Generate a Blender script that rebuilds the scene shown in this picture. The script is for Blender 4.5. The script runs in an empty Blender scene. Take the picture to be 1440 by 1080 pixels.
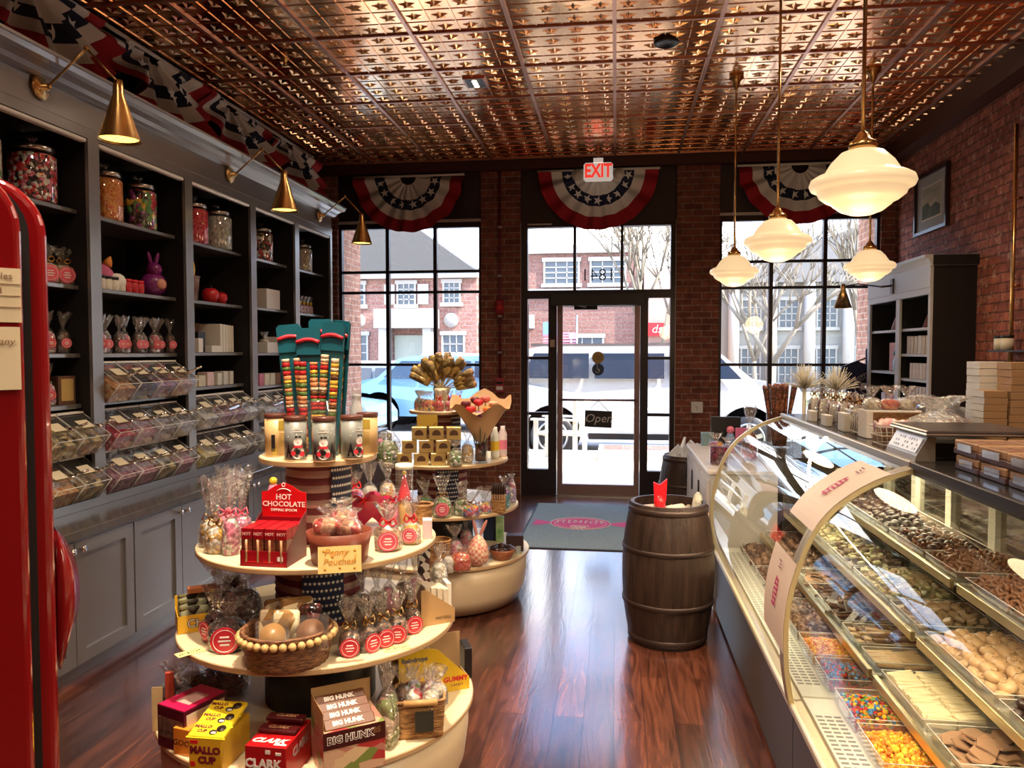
import bpy, bmesh, math, random
from mathutils import Matrix, Vector, Euler, noise
S = bpy.context.scene
C = S.collection
R = math.radians
PI = math.pi
rnd = random.Random(7)

# ------------------------------------------------------------------ camera
CAM = Vector((0, 0, 1.59))
PIT = math.atan(45.5/1080)
YAW = math.atan(146/1080*math.cos(PIT))
fw = Vector((-math.sin(YAW)*math.cos(PIT), math.cos(YAW)*math.cos(PIT), -math.sin(PIT)))
rt = Vector((math.cos(YAW), math.sin(YAW), 0))
up = rt.cross(fw)
cam = bpy.data.cameras.new('camera')
cam.lens = 27.0; cam.sensor_width = 36.0; cam.clip_start = 0.05; cam.clip_end = 300
cam_o = bpy.data.objects.new('camera', cam); C.objects.link(cam_o)
m3 = Matrix((rt, up, -fw)).transposed()
cam_o.matrix_world = Matrix.Translation(CAM) @ m3.to_4x4()
S.camera = cam_o
S.view_settings.view_transform = 'Standard'
S.view_settings.look = 'None'
S.view_settings.gamma = 1.0
S.view_settings.use_curve_mapping = False
S.view_settings.exposure = 0.62
S.cycles.use_denoising = True
S.cycles.max_bounces = 9
S.cycles.diffuse_bounces = 4
S.cycles.glossy_bounces = 5
S.cycles.transmission_bounces = 6
S.cycles.transparent_max_bounces = 24
S.cycles.sample_clamp_indirect = 6.0
S.cycles.caustics_reflective = False
S.cycles.caustics_refractive = False

# ------------------------------------------------------------------ sky, sun
W = bpy.data.worlds.new('sky'); S.world = W; W.use_nodes = True
nt = W.node_tree; nt.nodes.clear()
wo = nt.nodes.new('ShaderNodeOutputWorld'); bg = nt.nodes.new('ShaderNodeBackground')
tc = nt.nodes.new('ShaderNodeTexCoord'); sep = nt.nodes.new('ShaderNodeSeparateXYZ')
nt.links.new(tc.outputs['Generated'], sep.inputs[0])
cr = nt.nodes.new('ShaderNodeValToRGB')
cr.color_ramp.elements[0].position = 0.0; cr.color_ramp.elements[0].color = (0.85, 0.86, 0.84, 1)
cr.color_ramp.elements[1].position = 0.55; cr.color_ramp.elements[1].color = (0.13, 0.30, 0.68, 1)
e = cr.color_ramp.elements.new(0.10); e.color = (0.58, 0.70, 0.90, 1)
e = cr.color_ramp.elements.new(0.26); e.color = (0.24, 0.44, 0.80, 1)
nt.links.new(sep.outputs['Z'], cr.inputs[0])
nz = nt.nodes.new('ShaderNodeTexNoise'); nz.inputs['Scale'].default_value = 3.2; nz.inputs['Detail'].default_value = 7
mp = nt.nodes.new('ShaderNodeMapping'); mp.inputs['Scale'].default_value = (1, 1, 3.0)
nt.links.new(tc.outputs['Generated'], mp.inputs[0]); nt.links.new(mp.outputs[0], nz.inputs['Vector'])
cl = nt.nodes.new('ShaderNodeValToRGB'); cl.color_ramp.elements[0].position = 0.46; cl.color_ramp.elements[1].position = 0.60
nt.links.new(nz.outputs['Fac'], cl.inputs[0])
mx = nt.nodes.new('ShaderNodeMix'); mx.data_type = 'RGBA'
nt.links.new(cl.outputs['Color'], mx.inputs['Factor'])
nt.links.new(cr.outputs['Color'], mx.inputs['A']); mx.inputs['B'].default_value = (0.95, 0.94, 0.92, 1)
nt.links.new(mx.outputs['Result'], bg.inputs['Color'])
bg.inputs['Strength'].default_value = 5.0
nt.links.new(bg.outputs[0], wo.inputs[0])

sun = bpy.data.lights.new('sun', 'SUN'); sun.energy = 11.0; sun.angle = R(0.6); sun.color = (1, 0.95, 0.86)
so = bpy.data.objects.new('sun', sun); C.objects.link(so)
so.rotation_euler = Vector((0.70, -0.20, 0.69)).to_track_quat('Z', 'Y').to_euler()

def area(name, loc, sx, sy, power, color=(1, 0.82, 0.62), direction=(0, 0, -1), parent=None, spread=None):
    l = bpy.data.lights.new(name, 'AREA'); l.shape = 'RECTANGLE'; l.size = sx; l.size_y = sy
    l.energy = power; l.color = color
    if spread: l.spread = spread
    o = bpy.data.objects.new(name, l); C.objects.link(o); o.location = loc
    o.rotation_euler = Vector(direction).to_track_quat('-Z', 'Y').to_euler()
    if parent: o.parent = parent
    return o
# daylight entering through the three front openings: portals guide the sky light
for px0, px1, pz0, pz1 in ((-3.12, -1.48, .42, 3.0), (-.97, .58, .3, 2.96), (1.08, 2.72, .42, 3.0)):
    o = area('window_light_portal', ((px0+px1)/2, 8.8, (pz0+pz1)/2), px1-px0, pz1-pz0, 1, (1, 1, 1), (0, -1, 0))
    o.data.cycles.is_portal = True

# ------------------------------------------------------------------ pixel -> point on a real surface
def ray(x, y): return fw + rt*((x-720)/1080) + up*((540-y)/1080)
def onz(x, y, z):
    d = ray(x, y); return CAM + d*((z-CAM.z)/d.z)
def onx(x, y, X):
    d = ray(x, y); return CAM + d*(X/d.x)
def ony(x, y, Y):
    d = ray(x, y); return CAM + d*(Y/d.y)

# ------------------------------------------------------------------ object helpers
def tag(o, label=None, cat=None, group=None, kind=None):
    if label: o['label'] = label
    if cat: o['category'] = cat
    if group: o['group'] = group
    if kind: o['kind'] = kind
    return o
def thing(name, label, cat, loc=(0, 0, 0), rz=0, group=None):
    o = bpy.data.objects.new(name, None); o.empty_display_size = .05; C.objects.link(o)
    o.location = loc; o.rotation_euler = (0, 0, rz)
    return tag(o, label, cat, group)
def dup(r, loc=None, rz=None, label=None, group=None, parent=None, scale=None):
    c = r.copy(); C.objects.link(c)
    if parent: c.parent = parent
    if loc is not None: c.location = loc
    if rz is not None: c.rotation_euler = (r.rotation_euler[0], r.rotation_euler[1], rz) if not isinstance(rz, (tuple, Euler)) else rz
    if scale: c.scale = (scale, scale, scale) if not isinstance(scale, tuple) else scale
    if label: c['label'] = label
    if group: c['group'] = group
    for ch in list(r.children): dup(ch, parent=c)
    return c

I4 = Matrix.Identity(4)
def T(x=0, y=0, z=0): return Matrix.Translation((x, y, z))
def RX(a): return Matrix.Rotation(a, 4, 'X')
def RY(a): return Matrix.Rotation(a, 4, 'Y')
def RZ(a): return Matrix.Rotation(a, 4, 'Z')
def SC(x, y, z): return Matrix.Diagonal((x, y, z, 1))

class MB:
    """collects shapes for ONE mesh"""
    def __init__(s): s.v = []; s.f = []; s.mi = []; s.sm = []
    def add(s, vs, fs, m=0, M=None, smooth=False):
        b = len(s.v)
        if M is not None: vs = [M @ Vector(v) for v in vs]
        s.v += [tuple(v) for v in vs]
        for f in fs: s.f.append([b+i for i in f]); s.mi.append(m); s.sm.append(smooth)
        return s
    def box(s, x0, x1, y0, y1, z0, z1, m=0, M=None):
        vs = [(x0, y0, z0), (x1, y0, z0), (x1, y1, z0), (x0, y1, z0), (x0, y0, z1), (x1, y0, z1), (x1, y1, z1), (x0, y1, z1)]
        return s.add(vs, [(0, 3, 2, 1), (4, 5, 6, 7), (0, 1, 5, 4), (1, 2, 6, 5), (2, 3, 7, 6), (3, 0, 4, 7)], m, M)
    def cbox(s, sx, sy, z0, z1, m=0, M=None): return s.box(-sx/2, sx/2, -sy/2, sy/2, z0, z1, m, M)
    def bbox(s, x0, x1, y0, y1, z0, z1, b=.004, m=0, M=None):
        # chamfered box
        vs = []; fs = []
        for z, i in ((z0, b), (z0+b, 0), (z1-b, 0), (z1, b)):
            vs += [(x0+i, y0+b+0*i, z), (x0+b, y0+i, z), (x1-b, y0+i, z), (x1-i, y0+b, z), (x1-i, y1-b, z), (x1-b, y1-i, z), (x0+b, y1-i, z), (x0+i, y1-b, z)]
        for k in range(3):
            for i in range(8):
                j = (i+1) % 8; fs.append((k*8+i, k*8+j, k*8+8+j, k*8+8+i))
        fs.append(tuple(range(7, -1, -1))); fs.append(tuple(range(24, 32)))
        return s.add(vs, fs, m, M)
    def lathe(s, prof, n=24, m=0, M=None, smooth=True, cap0=True, cap1=True, fr=None):
        vs = []; fs = []
        for k, (r, z) in enumerate(prof):
            for i in range(n):
                a = 2*PI*i/n; q = r*(fr(a, k, z) if fr else 1)
                vs.append((q*math.cos(a), q*math.sin(a), z))
        for k in range(len(prof)-1):
            for i in range(n):
                j = (i+1) % n; fs.append((k*n+i, k*n+j, (k+1)*n+j, (k+1)*n+i))
        if cap0: fs.append(tuple(range(n-1, -1, -1)))
        if cap1: fs.append(tuple((len(prof)-1)*n+i for i in range(n)))
        return s.add(vs, fs, m, M, smooth)
    def cyl(s, r, z0, z1, n=16, m=0, M=None, smooth=True): return s.lathe([(r, z0), (r, z1)], n, m, M, smooth)
    def rod(s, a, b, r, n=8, m=0, r2=None, smooth=True):
        a = Vector(a); b = Vector(b); d = b-a
        M = T(*a) @ d.to_track_quat('Z', 'Y').to_matrix().to_4x4()
        return s.lathe([(r, 0), (r if r2 is None else r2, d.length)], n, m, M, smooth)
    def tube(s, pts, r, n=8, m=0, closed=False, smooth=True):
        pts = [Vector(p) for p in pts]; N = len(pts); vs = []; fs = []
        side = None
        for i, p in enumerate(pts):
            if closed: t = pts[(i+1) % N]-pts[i-1]
            else: t = pts[min(i+1, N-1)]-pts[max(i-1, 0)]
            t.normalize()
            if side is None: side = t.orthogonal().normalized()
            side = (side-t*side.dot(t)).normalized(); u = t.cross(side)
            rr = r[i] if isinstance(r, (list, tuple)) else r
            for k in range(n):
                a = 2*PI*k/n; vs.append(p+side*(rr*math.cos(a))+u*(rr*math.sin(a)))
        for i in range(N if closed else N-1):
            for k in range(n):
                j = (k+1) % n; q = (i+1) % N; fs.append((i*n+k, i*n+j, q*n+j, q*n+k))
        if not closed: fs.append(tuple(range(n-1, -1, -1))); fs.append(tuple((N-1)*n+k for k in range(n)))
        return s.add(vs, fs, m, None, smooth)
    def prism(s, poly, z0, z1, m=0, M=None, smooth=False):
        n = len(poly); vs = [(x, y, z0) for x, y in poly]+[(x, y, z1) for x, y in poly]
        fs = [tuple(range(n-1, -1, -1)), tuple(range(n, 2*n))]+[(i, (i+1) % n, n+(i+1) % n, n+i) for i in range(n)]
        return s.add(vs, fs, m, M, smooth)
    def ball(s, r, M=None, m=0, u=8, v=6, sx=1, sy=1, sz=1, jit=0, seed=0):
        rr = random.Random(seed); vs = [(0, 0, -r*sz)]; fs = []
        for k in range(1, v):
            ph = -PI/2+PI*k/v
            for i in range(u):
                a = 2*PI*i/u; q = r*(1+jit*(rr.random()-.5)); vs.append((q*math.cos(ph)*math.cos(a)*sx, q*math.cos(ph)*math.sin(a)*sy, q*math.sin(ph)*sz))
        vs.append((0, 0, r*sz)); L = len(vs)-1
        for i in range(u):
            j = (i+1) % u; fs.append((0, 1+j, 1+i)); fs.append((L, L-u+i, L-u+j))
            for k in range(v-2): fs.append((1+k*u+i, 1+k*u+j, 1+(k+1)*u+j, 1+(k+1)*u+i))
        return s.add(vs, fs, m, M, True)
    def star(s, r, h, M=None, m=0, inner=.4):
        vs = [(0, 0, h)]
        for i in range(10):
            a = PI/2+PI*i/5; q = r if i % 2 == 0 else r*inner
            vs.append((q*math.cos(a), q*math.sin(a), 0))
        return s.add(vs, [(0, 1+i, 1+(i+1) % 10) for i in range(10)], m, M)
    def quad(s, a, b, c, d, m=0): return s.add([a, b, c, d], [(0, 1, 2, 3)], m)
    def mesh(s, name, mats):
        me = bpy.data.meshes.new(name); me.from_pydata(s.v, [], s.f)
        for m in (mats if isinstance(mats, (list, tuple)) else [mats]): me.materials.append(m)
        me.polygons.foreach_set('material_index', s.mi); me.polygons.foreach_set('use_smooth', s.sm)
        me.update(); return me
    def build(s, name, mats, parent=None, loc=None, rz=None, label=None):
        o = bpy.data.objects.new(name, s.mesh(name, mats)); C.objects.link(o)
        if parent: o.parent = parent
        if loc is not None: o.location = loc
        if rz is not None: o.rotation_euler = (0, 0, rz)
        if label: o['label'] = label
        return o
def struct(name, mb, mats, loc=None, label=None):
    o = mb.build(name, mats, loc=loc); o['kind'] = 'structure'
    if label: o['label'] = label
    return o
_tc = {}
def text(txt, size, mat, parent=None, M=None, ext=.0004, align='CENTER', name='lettering', bold=0, sx=1, shear=0):
    cu = bpy.data.curves.new('t', 'FONT'); cu.body = txt; cu.size = size; cu.extrude = ext; cu.align_x = align; cu.align_y = 'CENTER'
    cu.offset = bold; cu.resolution_u = 2; cu.shear = shear
    to = bpy.data.objects.new('t', cu); C.objects.link(to)
    bpy.context.view_layer.update()
    me = bpy.data.meshes.new_from_object(to.evaluated_get(bpy.context.evaluated_depsgraph_get()))
    bpy.data.objects.remove(to); bpy.data.curves.remove(cu)
    if sx != 1: me.transform(SC(sx, 1, 1))
    if M is not None: me.transform(M)
    me.materials.clear(); me.materials.append(mat); me.name = name
    o = bpy.data.objects.new(name, me); C.objects.link(o)
    if parent: o.parent = parent
    return o
FRONT = RX(PI/2)      # text lying in XY -> standing, facing -Y
def rimpos(cx, cy, z, r, a): return (cx+r*math.cos(a), cy+r*math.sin(a), z)

# ------------------------------------------------------------------ materials
def mat(name, col, rough=.5, metal=0, bump=0, bscale=40, spec=.5, var=0, vscale=8, col2=None, emit=None, es=0, coat=0, stretch=None, alpha=1, coatr=.03, coati=1.5):
    m = bpy.data.materials.new(name); m.use_nodes = True; n = m.node_tree; p = n.nodes['Principled BSDF']
    p.inputs['Base Color'].default_value = (*col, 1); p.inputs['Roughness'].default_value = rough; p.inputs['Metallic'].default_value = metal
    p.inputs['Specular IOR Level'].default_value = spec; p.inputs['Coat Weight'].default_value = coat; p.inputs['Coat Roughness'].default_value = coatr; p.inputs['Coat IOR'].default_value = coati
    if alpha < 1: p.inputs['Alpha'].default_value = alpha
    if emit: p.inputs['Emission Color'].default_value = (*emit, 1); p.inputs['Emission Strength'].default_value = es
    t = n.nodes.new('ShaderNodeTexCoord'); mp = n.nodes.new('ShaderNodeMapping'); n.links.new(t.outputs['Object'], mp.inputs[0])
    if stretch: mp.inputs['Scale'].default_value = stretch
    if var or col2:
        z = n.nodes.new('ShaderNodeTexNoise'); z.inputs['Scale'].default_value = vscale; z.inputs['Detail'].default_value = 5
        n.links.new(mp.outputs[0], z.inputs['Vector'])
        r = n.nodes.new('ShaderNodeValToRGB'); r.color_ramp.elements[0].position = .32; r.color_ramp.elements[1].position = .68
        c2 = col2 if col2 else tuple(c*(1-var) for c in col)
        r.color_ramp.elements[0].color = (*c2, 1); r.color_ramp.elements[1].color = (*col, 1)
        n.links.new(z.outputs['Fac'], r.inputs[0]); n.links.new(r.outputs[0], p.inputs['Base Color'])
    if bump:
        z = n.nodes.new('ShaderNodeTexNoise'); z.inputs['Scale'].default_value = bscale; z.inputs['Detail'].default_value = 4
        n.links.new(mp.outputs[0], z.inputs['Vector'])
        b = n.nodes.new('ShaderNodeBump'); b.inputs['Strength'].default_value = bump; b.inputs['Distance'].default_value = .02
        n.links.new(z.outputs['Fac'], b.inputs['Height']); n.links.new(b.outputs[0], p.inputs['Normal'])
    return m
def candy(name, cols, scale=60, rough=.35, bump=.8, stretch=None):
    """pieces of candy packed together: voronoi cells, each its own colour"""
    m = bpy.data.materials.new(name); m.use_nodes = True; n = m.node_tree; p = n.nodes['Principled BSDF']
    t = n.nodes.new('ShaderNodeTexCoord'); mp = n.nodes.new('ShaderNodeMapping'); n.links.new(t.outputs['Object'], mp.inputs[0])
    if stretch: mp.inputs['Scale'].default_value = stretch
    v = n.nodes.new('ShaderNodeTexVoronoi'); v.inputs['Scale'].default_value = scale; n.links.new(mp.outputs[0], v.inputs['Vector'])
    s = n.nodes.new('ShaderNodeSeparateColor'); n.links.new(v.outputs['Color'], s.inputs[0])
    r = n.nodes.new('ShaderNodeValToRGB'); r.color_ramp.interpolation = 'CONSTANT'
    k = len(cols)
    for i, c in enumerate(cols):
        e = r.color_ramp.elements[i] if i < 2 else r.color_ramp.elements.new(i/k)
        e.position = i/k; e.color = (*c, 1)
    n.links.new(s.outputs[0], r.inputs[0]); n.links.new(r.outputs[0], p.inputs['Base Color'])
    b = n.nodes.new('ShaderNodeBump'); b.invert = True; b.inputs['Strength'].default_value = bump; b.inputs['Distance'].default_value = .5/scale
    n.links.new(v.outputs['Distance'], b.inputs['Height']); n.links.new(b.outputs[0], p.inputs['Normal'])
    p.inputs['Roughness'].default_value = rough
    return m
def film(name, tint=(1, 1, 1), clear=.72, rough=.12, bump=.6, bscale=35, milk=0.0, ior=1.5):
    """cellophane / acrylic / thin glass: see-through with sharp glints"""
    m = bpy.data.materials.new(name); m.use_nodes = True; n = m.node_tree; n.nodes.clear()
    o = n.nodes.new('ShaderNodeOutputMaterial'); tr = n.nodes.new('ShaderNodeBsdfTransparent'); tr.inputs[0].default_value = (*tint, 1)
    g = n.nodes.new('ShaderNodeBsdfGlossy'); g.inputs['Roughness'].default_value = rough; g.inputs['Color'].default_value = (1, 1, 1, 1)
    mx = n.nodes.new('ShaderNodeMixShader'); fz = n.nodes.new('ShaderNodeFresnel'); fz.inputs[0].default_value = 1.5
    ma = n.nodes.new('ShaderNodeMath'); ma.operation = 'ADD'; ma.use_clamp = True; ma.inputs[1].default_value = (1-clear)*.35
    ge = n.nodes.new('ShaderNodeNewGeometry'); q1 = n.nodes.new('ShaderNodeMath'); q1.operation = 'MULTIPLY_ADD'; q1.inputs[1].default_value = -2; q1.inputs[2].default_value = 1
    q2 = n.nodes.new('ShaderNodeMath'); q2.operation = 'POWER'; q2.inputs[0].default_value = ior
    n.links.new(ge.outputs['Backfacing'], q1.inputs[0]); n.links.new(q1.outputs[0], q2.inputs[1]); n.links.new(q2.outputs[0], fz.inputs[0])
    n.links.new(fz.outputs[0], ma.inputs[0]); n.links.new(ma.outputs[0], mx.inputs[0])
    src = tr
    if milk:
        d = n.nodes.new('ShaderNodeBsdfDiffuse'); d.inputs[0].default_value = (.9, .9, .9, 1)
        m2 = n.nodes.new('ShaderNodeMixShader'); m2.inputs[0].default_value = milk
        n.links.new(tr.outputs[0], m2.inputs[1]); n.links.new(d.outputs[0], m2.inputs[2]); src = m2
    n.links.new(src.outputs[0], mx.inputs[1]); n.links.new(g.outputs[0], mx.inputs[2]); n.links.new(mx.outputs[0], o.inputs[0])
    if bump:
        t = n.nodes.new('ShaderNodeTexCoord'); z = n.nodes.new('ShaderNodeTexNoise'); z.inputs['Scale'].default_value = bscale; z.inputs['Detail'].default_value = 2
        z.inputs['Distortion'].default_value = 1.5
        n.links.new(t.outputs['Object'], z.inputs['Vector'])
        b = n.nodes.new('ShaderNodeBump'); b.inputs['Strength'].default_value = bump; b.inputs['Distance'].default_value = .03
        n.links.new(z.outputs['Fac'], b.inputs['Height']); n.links.new(b.outputs[0], g.inputs['Normal']); n.links.new(b.outputs[0], fz.inputs['Normal'])
    return m
def brick(name, c1, c2, mortar, axis='x', bw=.20, bh=.0667, rough=.85, squash=1, dirty=0, mort=.012):
    m = bpy.data.materials.new(name); m.use_nodes = True; n = m.node_tree; p = n.nodes['Principled BSDF']
    t = n.nodes.new('ShaderNodeTexCoord'); s = n.nodes.new('ShaderNodeSeparateXYZ'); c = n.nodes.new('ShaderNodeCombineXYZ')
    n.links.new(t.outputs['Object'], s.inputs[0])
    n.links.new(s.outputs['X' if axis == 'x' else 'Y'], c.inputs[0]); n.links.new(s.outputs['Z'], c.inputs[1])
    b = n.nodes.new('ShaderNodeTexBrick'); b.inputs['Scale'].default_value = 1; b.inputs['Brick Width'].default_value = bw; b.inputs['Row Height'].default_value = bh
    b.inputs['Mortar Size'].default_value = mort*.5; b.inputs['Mortar Smooth'].default_value = .25; b.inputs['Bias'].default_value = 0
    nz = n.nodes.new('ShaderNodeTexNoise'); nz.inputs['Scale'].default_value = 14; nz.inputs['Detail'].default_value = 6; n.links.new(t.outputs['Object'], nz.inputs['Vector'])
    wv = n.nodes.new('ShaderNodeMix'); wv.data_type = 'RGBA'; wv.inputs['Factor'].default_value = .010
    n.links.new(c.outputs[0], wv.inputs['A']); n.links.new(nz.outputs['Color'], wv.inputs['B'])
    n.links.new(wv.outputs['Result'], b.inputs['Vector'])
    b.inputs['Color1'].default_value = (*c1, 1); b.inputs['Color2'].default_value = (*c2, 1); b.inputs['Mortar'].default_value = (*mortar, 1)
    mm = n.nodes.new('ShaderNodeMix'); mm.data_type = 'RGBA'; mm.blend_type = 'MULTIPLY'; mm.inputs['Factor'].default_value = .75
    r = n.nodes.new('ShaderNodeValToRGB'); r.color_ramp.elements[0].position = .3; r.color_ramp.elements[0].color = (.35, .3, .3, 1); r.color_ramp.elements[1].position = .65
    n.links.new(nz.outputs['Fac'], r.inputs[0]); n.links.new(b.outputs['Color'], mm.inputs['A']); n.links.new(r.outputs[0], mm.inputs['B'])
    last = mm.outputs['Result']
    if dirty:   # patches of old plaster left on the brick
        n2 = n.nodes.new('ShaderNodeTexNoise'); n2.inputs['Scale'].default_value = 17; n2.inputs['Detail'].default_value = 9; n2.inputs['Roughness'].default_value = .7
        n.links.new(t.outputs['Object'], n2.inputs['Vector'])
        r2 = n.nodes.new('ShaderNodeValToRGB'); r2.color_ramp.elements[0].position = .55; r2.color_ramp.elements[1].position = .68
        r2.color_ramp.elements[1].color = (dirty, dirty, dirty, 1)
        n.links.new(n2.outputs['Fac'], r2.inputs[0])
        m3_ = n.nodes.new('ShaderNodeMix'); m3_.data_type = 'RGBA'; n.links.new(r2.outputs[0], m3_.inputs['Factor'])
        n.links.new(last, m3_.inputs['A']); m3_.inputs['B'].default_value = (.62, .40, .30, 1); last = m3_.outputs['Result']
    n.links.new(last, p.inputs['Base Color'])
    bp = n.nodes.new('ShaderNodeBump'); bp.inputs['Strength'].default_value = .7; bp.inputs['Distance'].default_value = .012
    ad = n.nodes.new('ShaderNodeMath'); ad.operation = 'MULTIPLY_ADD'; ad.inputs[1].default_value = -.8; n.links.new(b.outputs['Fac'], ad.inputs[0]); n.links.new(nz.outputs['Fac'], ad.inputs[2])
    n.links.new(ad.outputs[0], bp.inputs['Height']); n.links.new(bp.outputs[0], p.inputs['Normal'])
    p.inputs['Roughness'].default_value = rough
    return m
def planks():
    m = bpy.data.materials.new('floor_planks'); m.use_nodes = True; n = m.node_tree; p = n.nodes['Principled BSDF']
    t = n.nodes.new('ShaderNodeTexCoord'); s = n.nodes.new('ShaderNodeSeparateXYZ'); c = n.nodes.new('ShaderNodeCombineXYZ')
    n.links.new(t.outputs['Object'], s.inputs[0]); n.links.new(s.outputs['Y'], c.inputs[0]); n.links.new(s.outputs['X'], c.inputs[1])
    b = n.nodes.new('ShaderNodeTexBrick'); b.inputs['Scale'].default_value = 1; b.inputs['Brick Width'].default_value = 1.25; b.inputs['Row Height'].default_value = .13
    b.inputs['Mortar Size'].default_value = .0012; b.inputs['Mortar Smooth'].default_value = .1; b.offset = .37
    b.inputs['Color1'].default_value = (.17, .055, .032, 1); b.inputs['Color2'].default_value = (.065, .021, .015, 1); b.inputs['Mortar'].default_value = (.004, .002, .002, 1)
    n.links.new(c.outputs[0], b.inputs['Vector'])
    mp = n.nodes.new('ShaderNodeMapping'); mp.inputs['Scale'].default_value = (9, .9, 1); n.links.new(t.outputs['Object'], mp.inputs[0])
    z = n.nodes.new('ShaderNodeTexNoise'); z.inputs['Scale'].default_value = 2.2; z.inputs['Detail'].default_value = 7; z.inputs['Distortion'].default_value = 2.2
    n.links.new(mp.outputs[0], z.inputs['Vector'])
    r = n.nodes.new('ShaderNodeValToRGB'); r.color_ramp.elements[0].position = .33; r.color_ramp.elements[0].color = (.28, .22, .20, 1); r.color_ramp.elements[1].position = .68; r.color_ramp.elements[1].color = (1.3, 1.2, 1.1, 1)
    n.links.new(z.outputs['Fac'], r.inputs[0])
    mm = n.nodes.new('ShaderNodeMix'); mm.data_type = 'RGBA'; mm.blend_type = 'MULTIPLY'; mm.inputs['Factor'].default_value = .9
    n.links.new(b.outputs['Color'], mm.inputs['A']); n.links.new(r.outputs[0], mm.inputs['B']); n.links.new(mm.outputs['Result'], p.inputs['Base Color'])
    bp = n.nodes.new('ShaderNodeBump'); bp.inputs['Strength'].default_value = .12; bp.inputs['Distance'].default_value = .004
    n.links.new(z.outputs['Fac'], bp.inputs['Height'])
    b2 = n.nodes.new('ShaderNodeBump'); b2.inputs['Strength'].default_value = .5; b2.inputs['Distance'].default_value = .002; b2.invert = True
    n.links.new(b.outputs['Fac'], b2.inputs['Height']); n.links.new(bp.outputs[0], b2.inputs['Normal'])
    n.links.new(b2.outputs[0], p.inputs['Normal'])
    p.inputs['Roughness'].default_value = .25; p.inputs['Specular IOR Level'].default_value = .7; p.inputs['Coat Weight'].default_value = .55; p.inputs['Coat Roughness'].default_value = .14; p.inputs['Coat IOR'].default_value = 1.5; n.links.new(b2.outputs[0], p.inputs['Coat Normal'])
    return m
def wood(name, c1, c2, axis=(1, 12, 12), rough=.4, scale=3):
    m = mat(name, c1, rough, col2=c2, vscale=scale, stretch=axis, bump=.15, bscale=scale*3); return m
def wicker(name, c1, c2, sc=60):
    m = bpy.data.materials.new(name); m.use_nodes = True; n = m.node_tree; p = n.nodes['Principled BSDF']
    t = n.nodes.new('ShaderNodeTexCoord'); s = n.nodes.new('ShaderNodeSeparateXYZ'); n.links.new(t.outputs['Object'], s.inputs[0])
    z = n.nodes.new('ShaderNodeTexNoise'); z.inputs['Scale'].default_value = sc*.8; z.inputs['Detail'].default_value = 3
    mp = n.nodes.new('ShaderNodeMapping'); mp.inputs['Scale'].default_value = (.6, .6, 2.6); n.links.new(t.outputs['Object'], mp.inputs[0]); n.links.new(mp.outputs[0], z.inputs['Vector'])
    r = n.nodes.new('ShaderNodeValToRGB'); r.color_ramp.elements[0].position = .38; r.color_ramp.elements[1].position = .62
    r.color_ramp.elements[0].color = (*c2, 1); r.color_ramp.elements[1].color = (*c1, 1); n.links.new(z.outputs['Fac'], r.inputs[0]); n.links.new(r.outputs[0], p.inputs['Base Color'])
    b = n.nodes.new('ShaderNodeBump'); b.inputs['Strength'].default_value = 1; b.inputs['Distance'].default_value = .006
    n.links.new(z.outputs['Fac'], b.inputs['Height']); n.links.new(b.outputs[0], p.inputs['Normal']); p.inputs['Roughness'].default_value = .6
    return m
G = {}
G['cab'] = mat('cabinet_paint', (.15, .135, .128), .30, var=.12, vscale=5, spec=.8, coat=1, coatr=.22, coati=1.85)
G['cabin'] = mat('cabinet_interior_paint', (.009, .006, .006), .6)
G['counter'] = mat('counter_stone', (.10, .085, .078), .16, var=.2, vscale=20)
G['cream'] = mat('cream_laminate', (.80, .66, .44), .35)
G['maple'] = mat('maple_edge', (.55, .36, .19), .4, col2=(.47, .29, .15), vscale=6)
G['metal'] = mat('brushed_steel', (.55, .54, .52), .28, 1)
G['chrome'] = mat('chrome', (.8, .79, .77), .1, 1)
G['brass'] = mat('aged_brass', (.62, .38, .15), .27, 1, var=.25, vscale=12)
G['brass2'] = mat('pale_gold_aluminium', (.62, .50, .28), .3, 1)
G['tin'] = mat('copper_tin', (1.0, .64, .38), .16, 1, col2=(.92, .47, .20), vscale=1.4, bump=.12, bscale=4)
G['tee'] = mat('copper_tee', (.50, .27, .20), .32, .85)
G['black'] = mat('black_paint', (.010, .008, .009), .4)
G['blackm'] = mat('black_metal', (.012, .011, .012), .35, .3)
G['dark'] = mat('dark_recess', (.006, .004, .004), .8)
G['brickc'] = brick('column_brick', (.34, .10, .055), (.20, .055, .038), (.40, .25, .18), 'x')
G['brick_lit'] = brick('pier_brick_daylit', (.66, .33, .22), (.56, .26, .17), (.80, .60, .46), 'y')  # outer piers: skylight on the shaded brick put into its lighter colour
G['brickr'] = brick('old_wall_brick', (.56, .17, .11), (.31, .085, .06), (.17, .065, .05), 'y', .205, .072, dirty=.85, mort=.014)
G['planks'] = planks()
G['glass'] = film('window_glass', (1, 1, 1), 1, 0.0, 0)
G['cello'] = film('cellophane', (1, 1, 1), .55, .08, 1, 30, milk=.04)
G['acryl'] = film('clear_acrylic', (.97, .97, .96), .82, .05, 0, milk=.03)
G['jarg'] = film('jar_glass', (.96, .97, .96), .85, .03, .05, 6)
G['caseg'] = film('case_glass', (.97, .99, .97), 1, .0, 0, ior=1.38)
G['white'] = mat('white_card', (.82, .79, .74), .5)
G['paper'] = mat('cream_paper', (.78, .66, .45), .6)
G['kraft'] = mat('kraft_card', (.45, .28, .14), .6)
G['goldc'] = mat('gold_card', (.62, .42, .15), .32, .35)
G['red'] = mat('red_print', (.62, .015, .02), .4)
G['redl'] = mat('red_label', (.70, .03, .05), .3)
G['pinkl'] = mat('pink_label', (.80, .10, .16), .35)
G['pink'] = mat('pink', (.85, .22, .34), .5)
G['yel'] = mat('yellow_print', (.90, .58, .03), .4)
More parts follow.
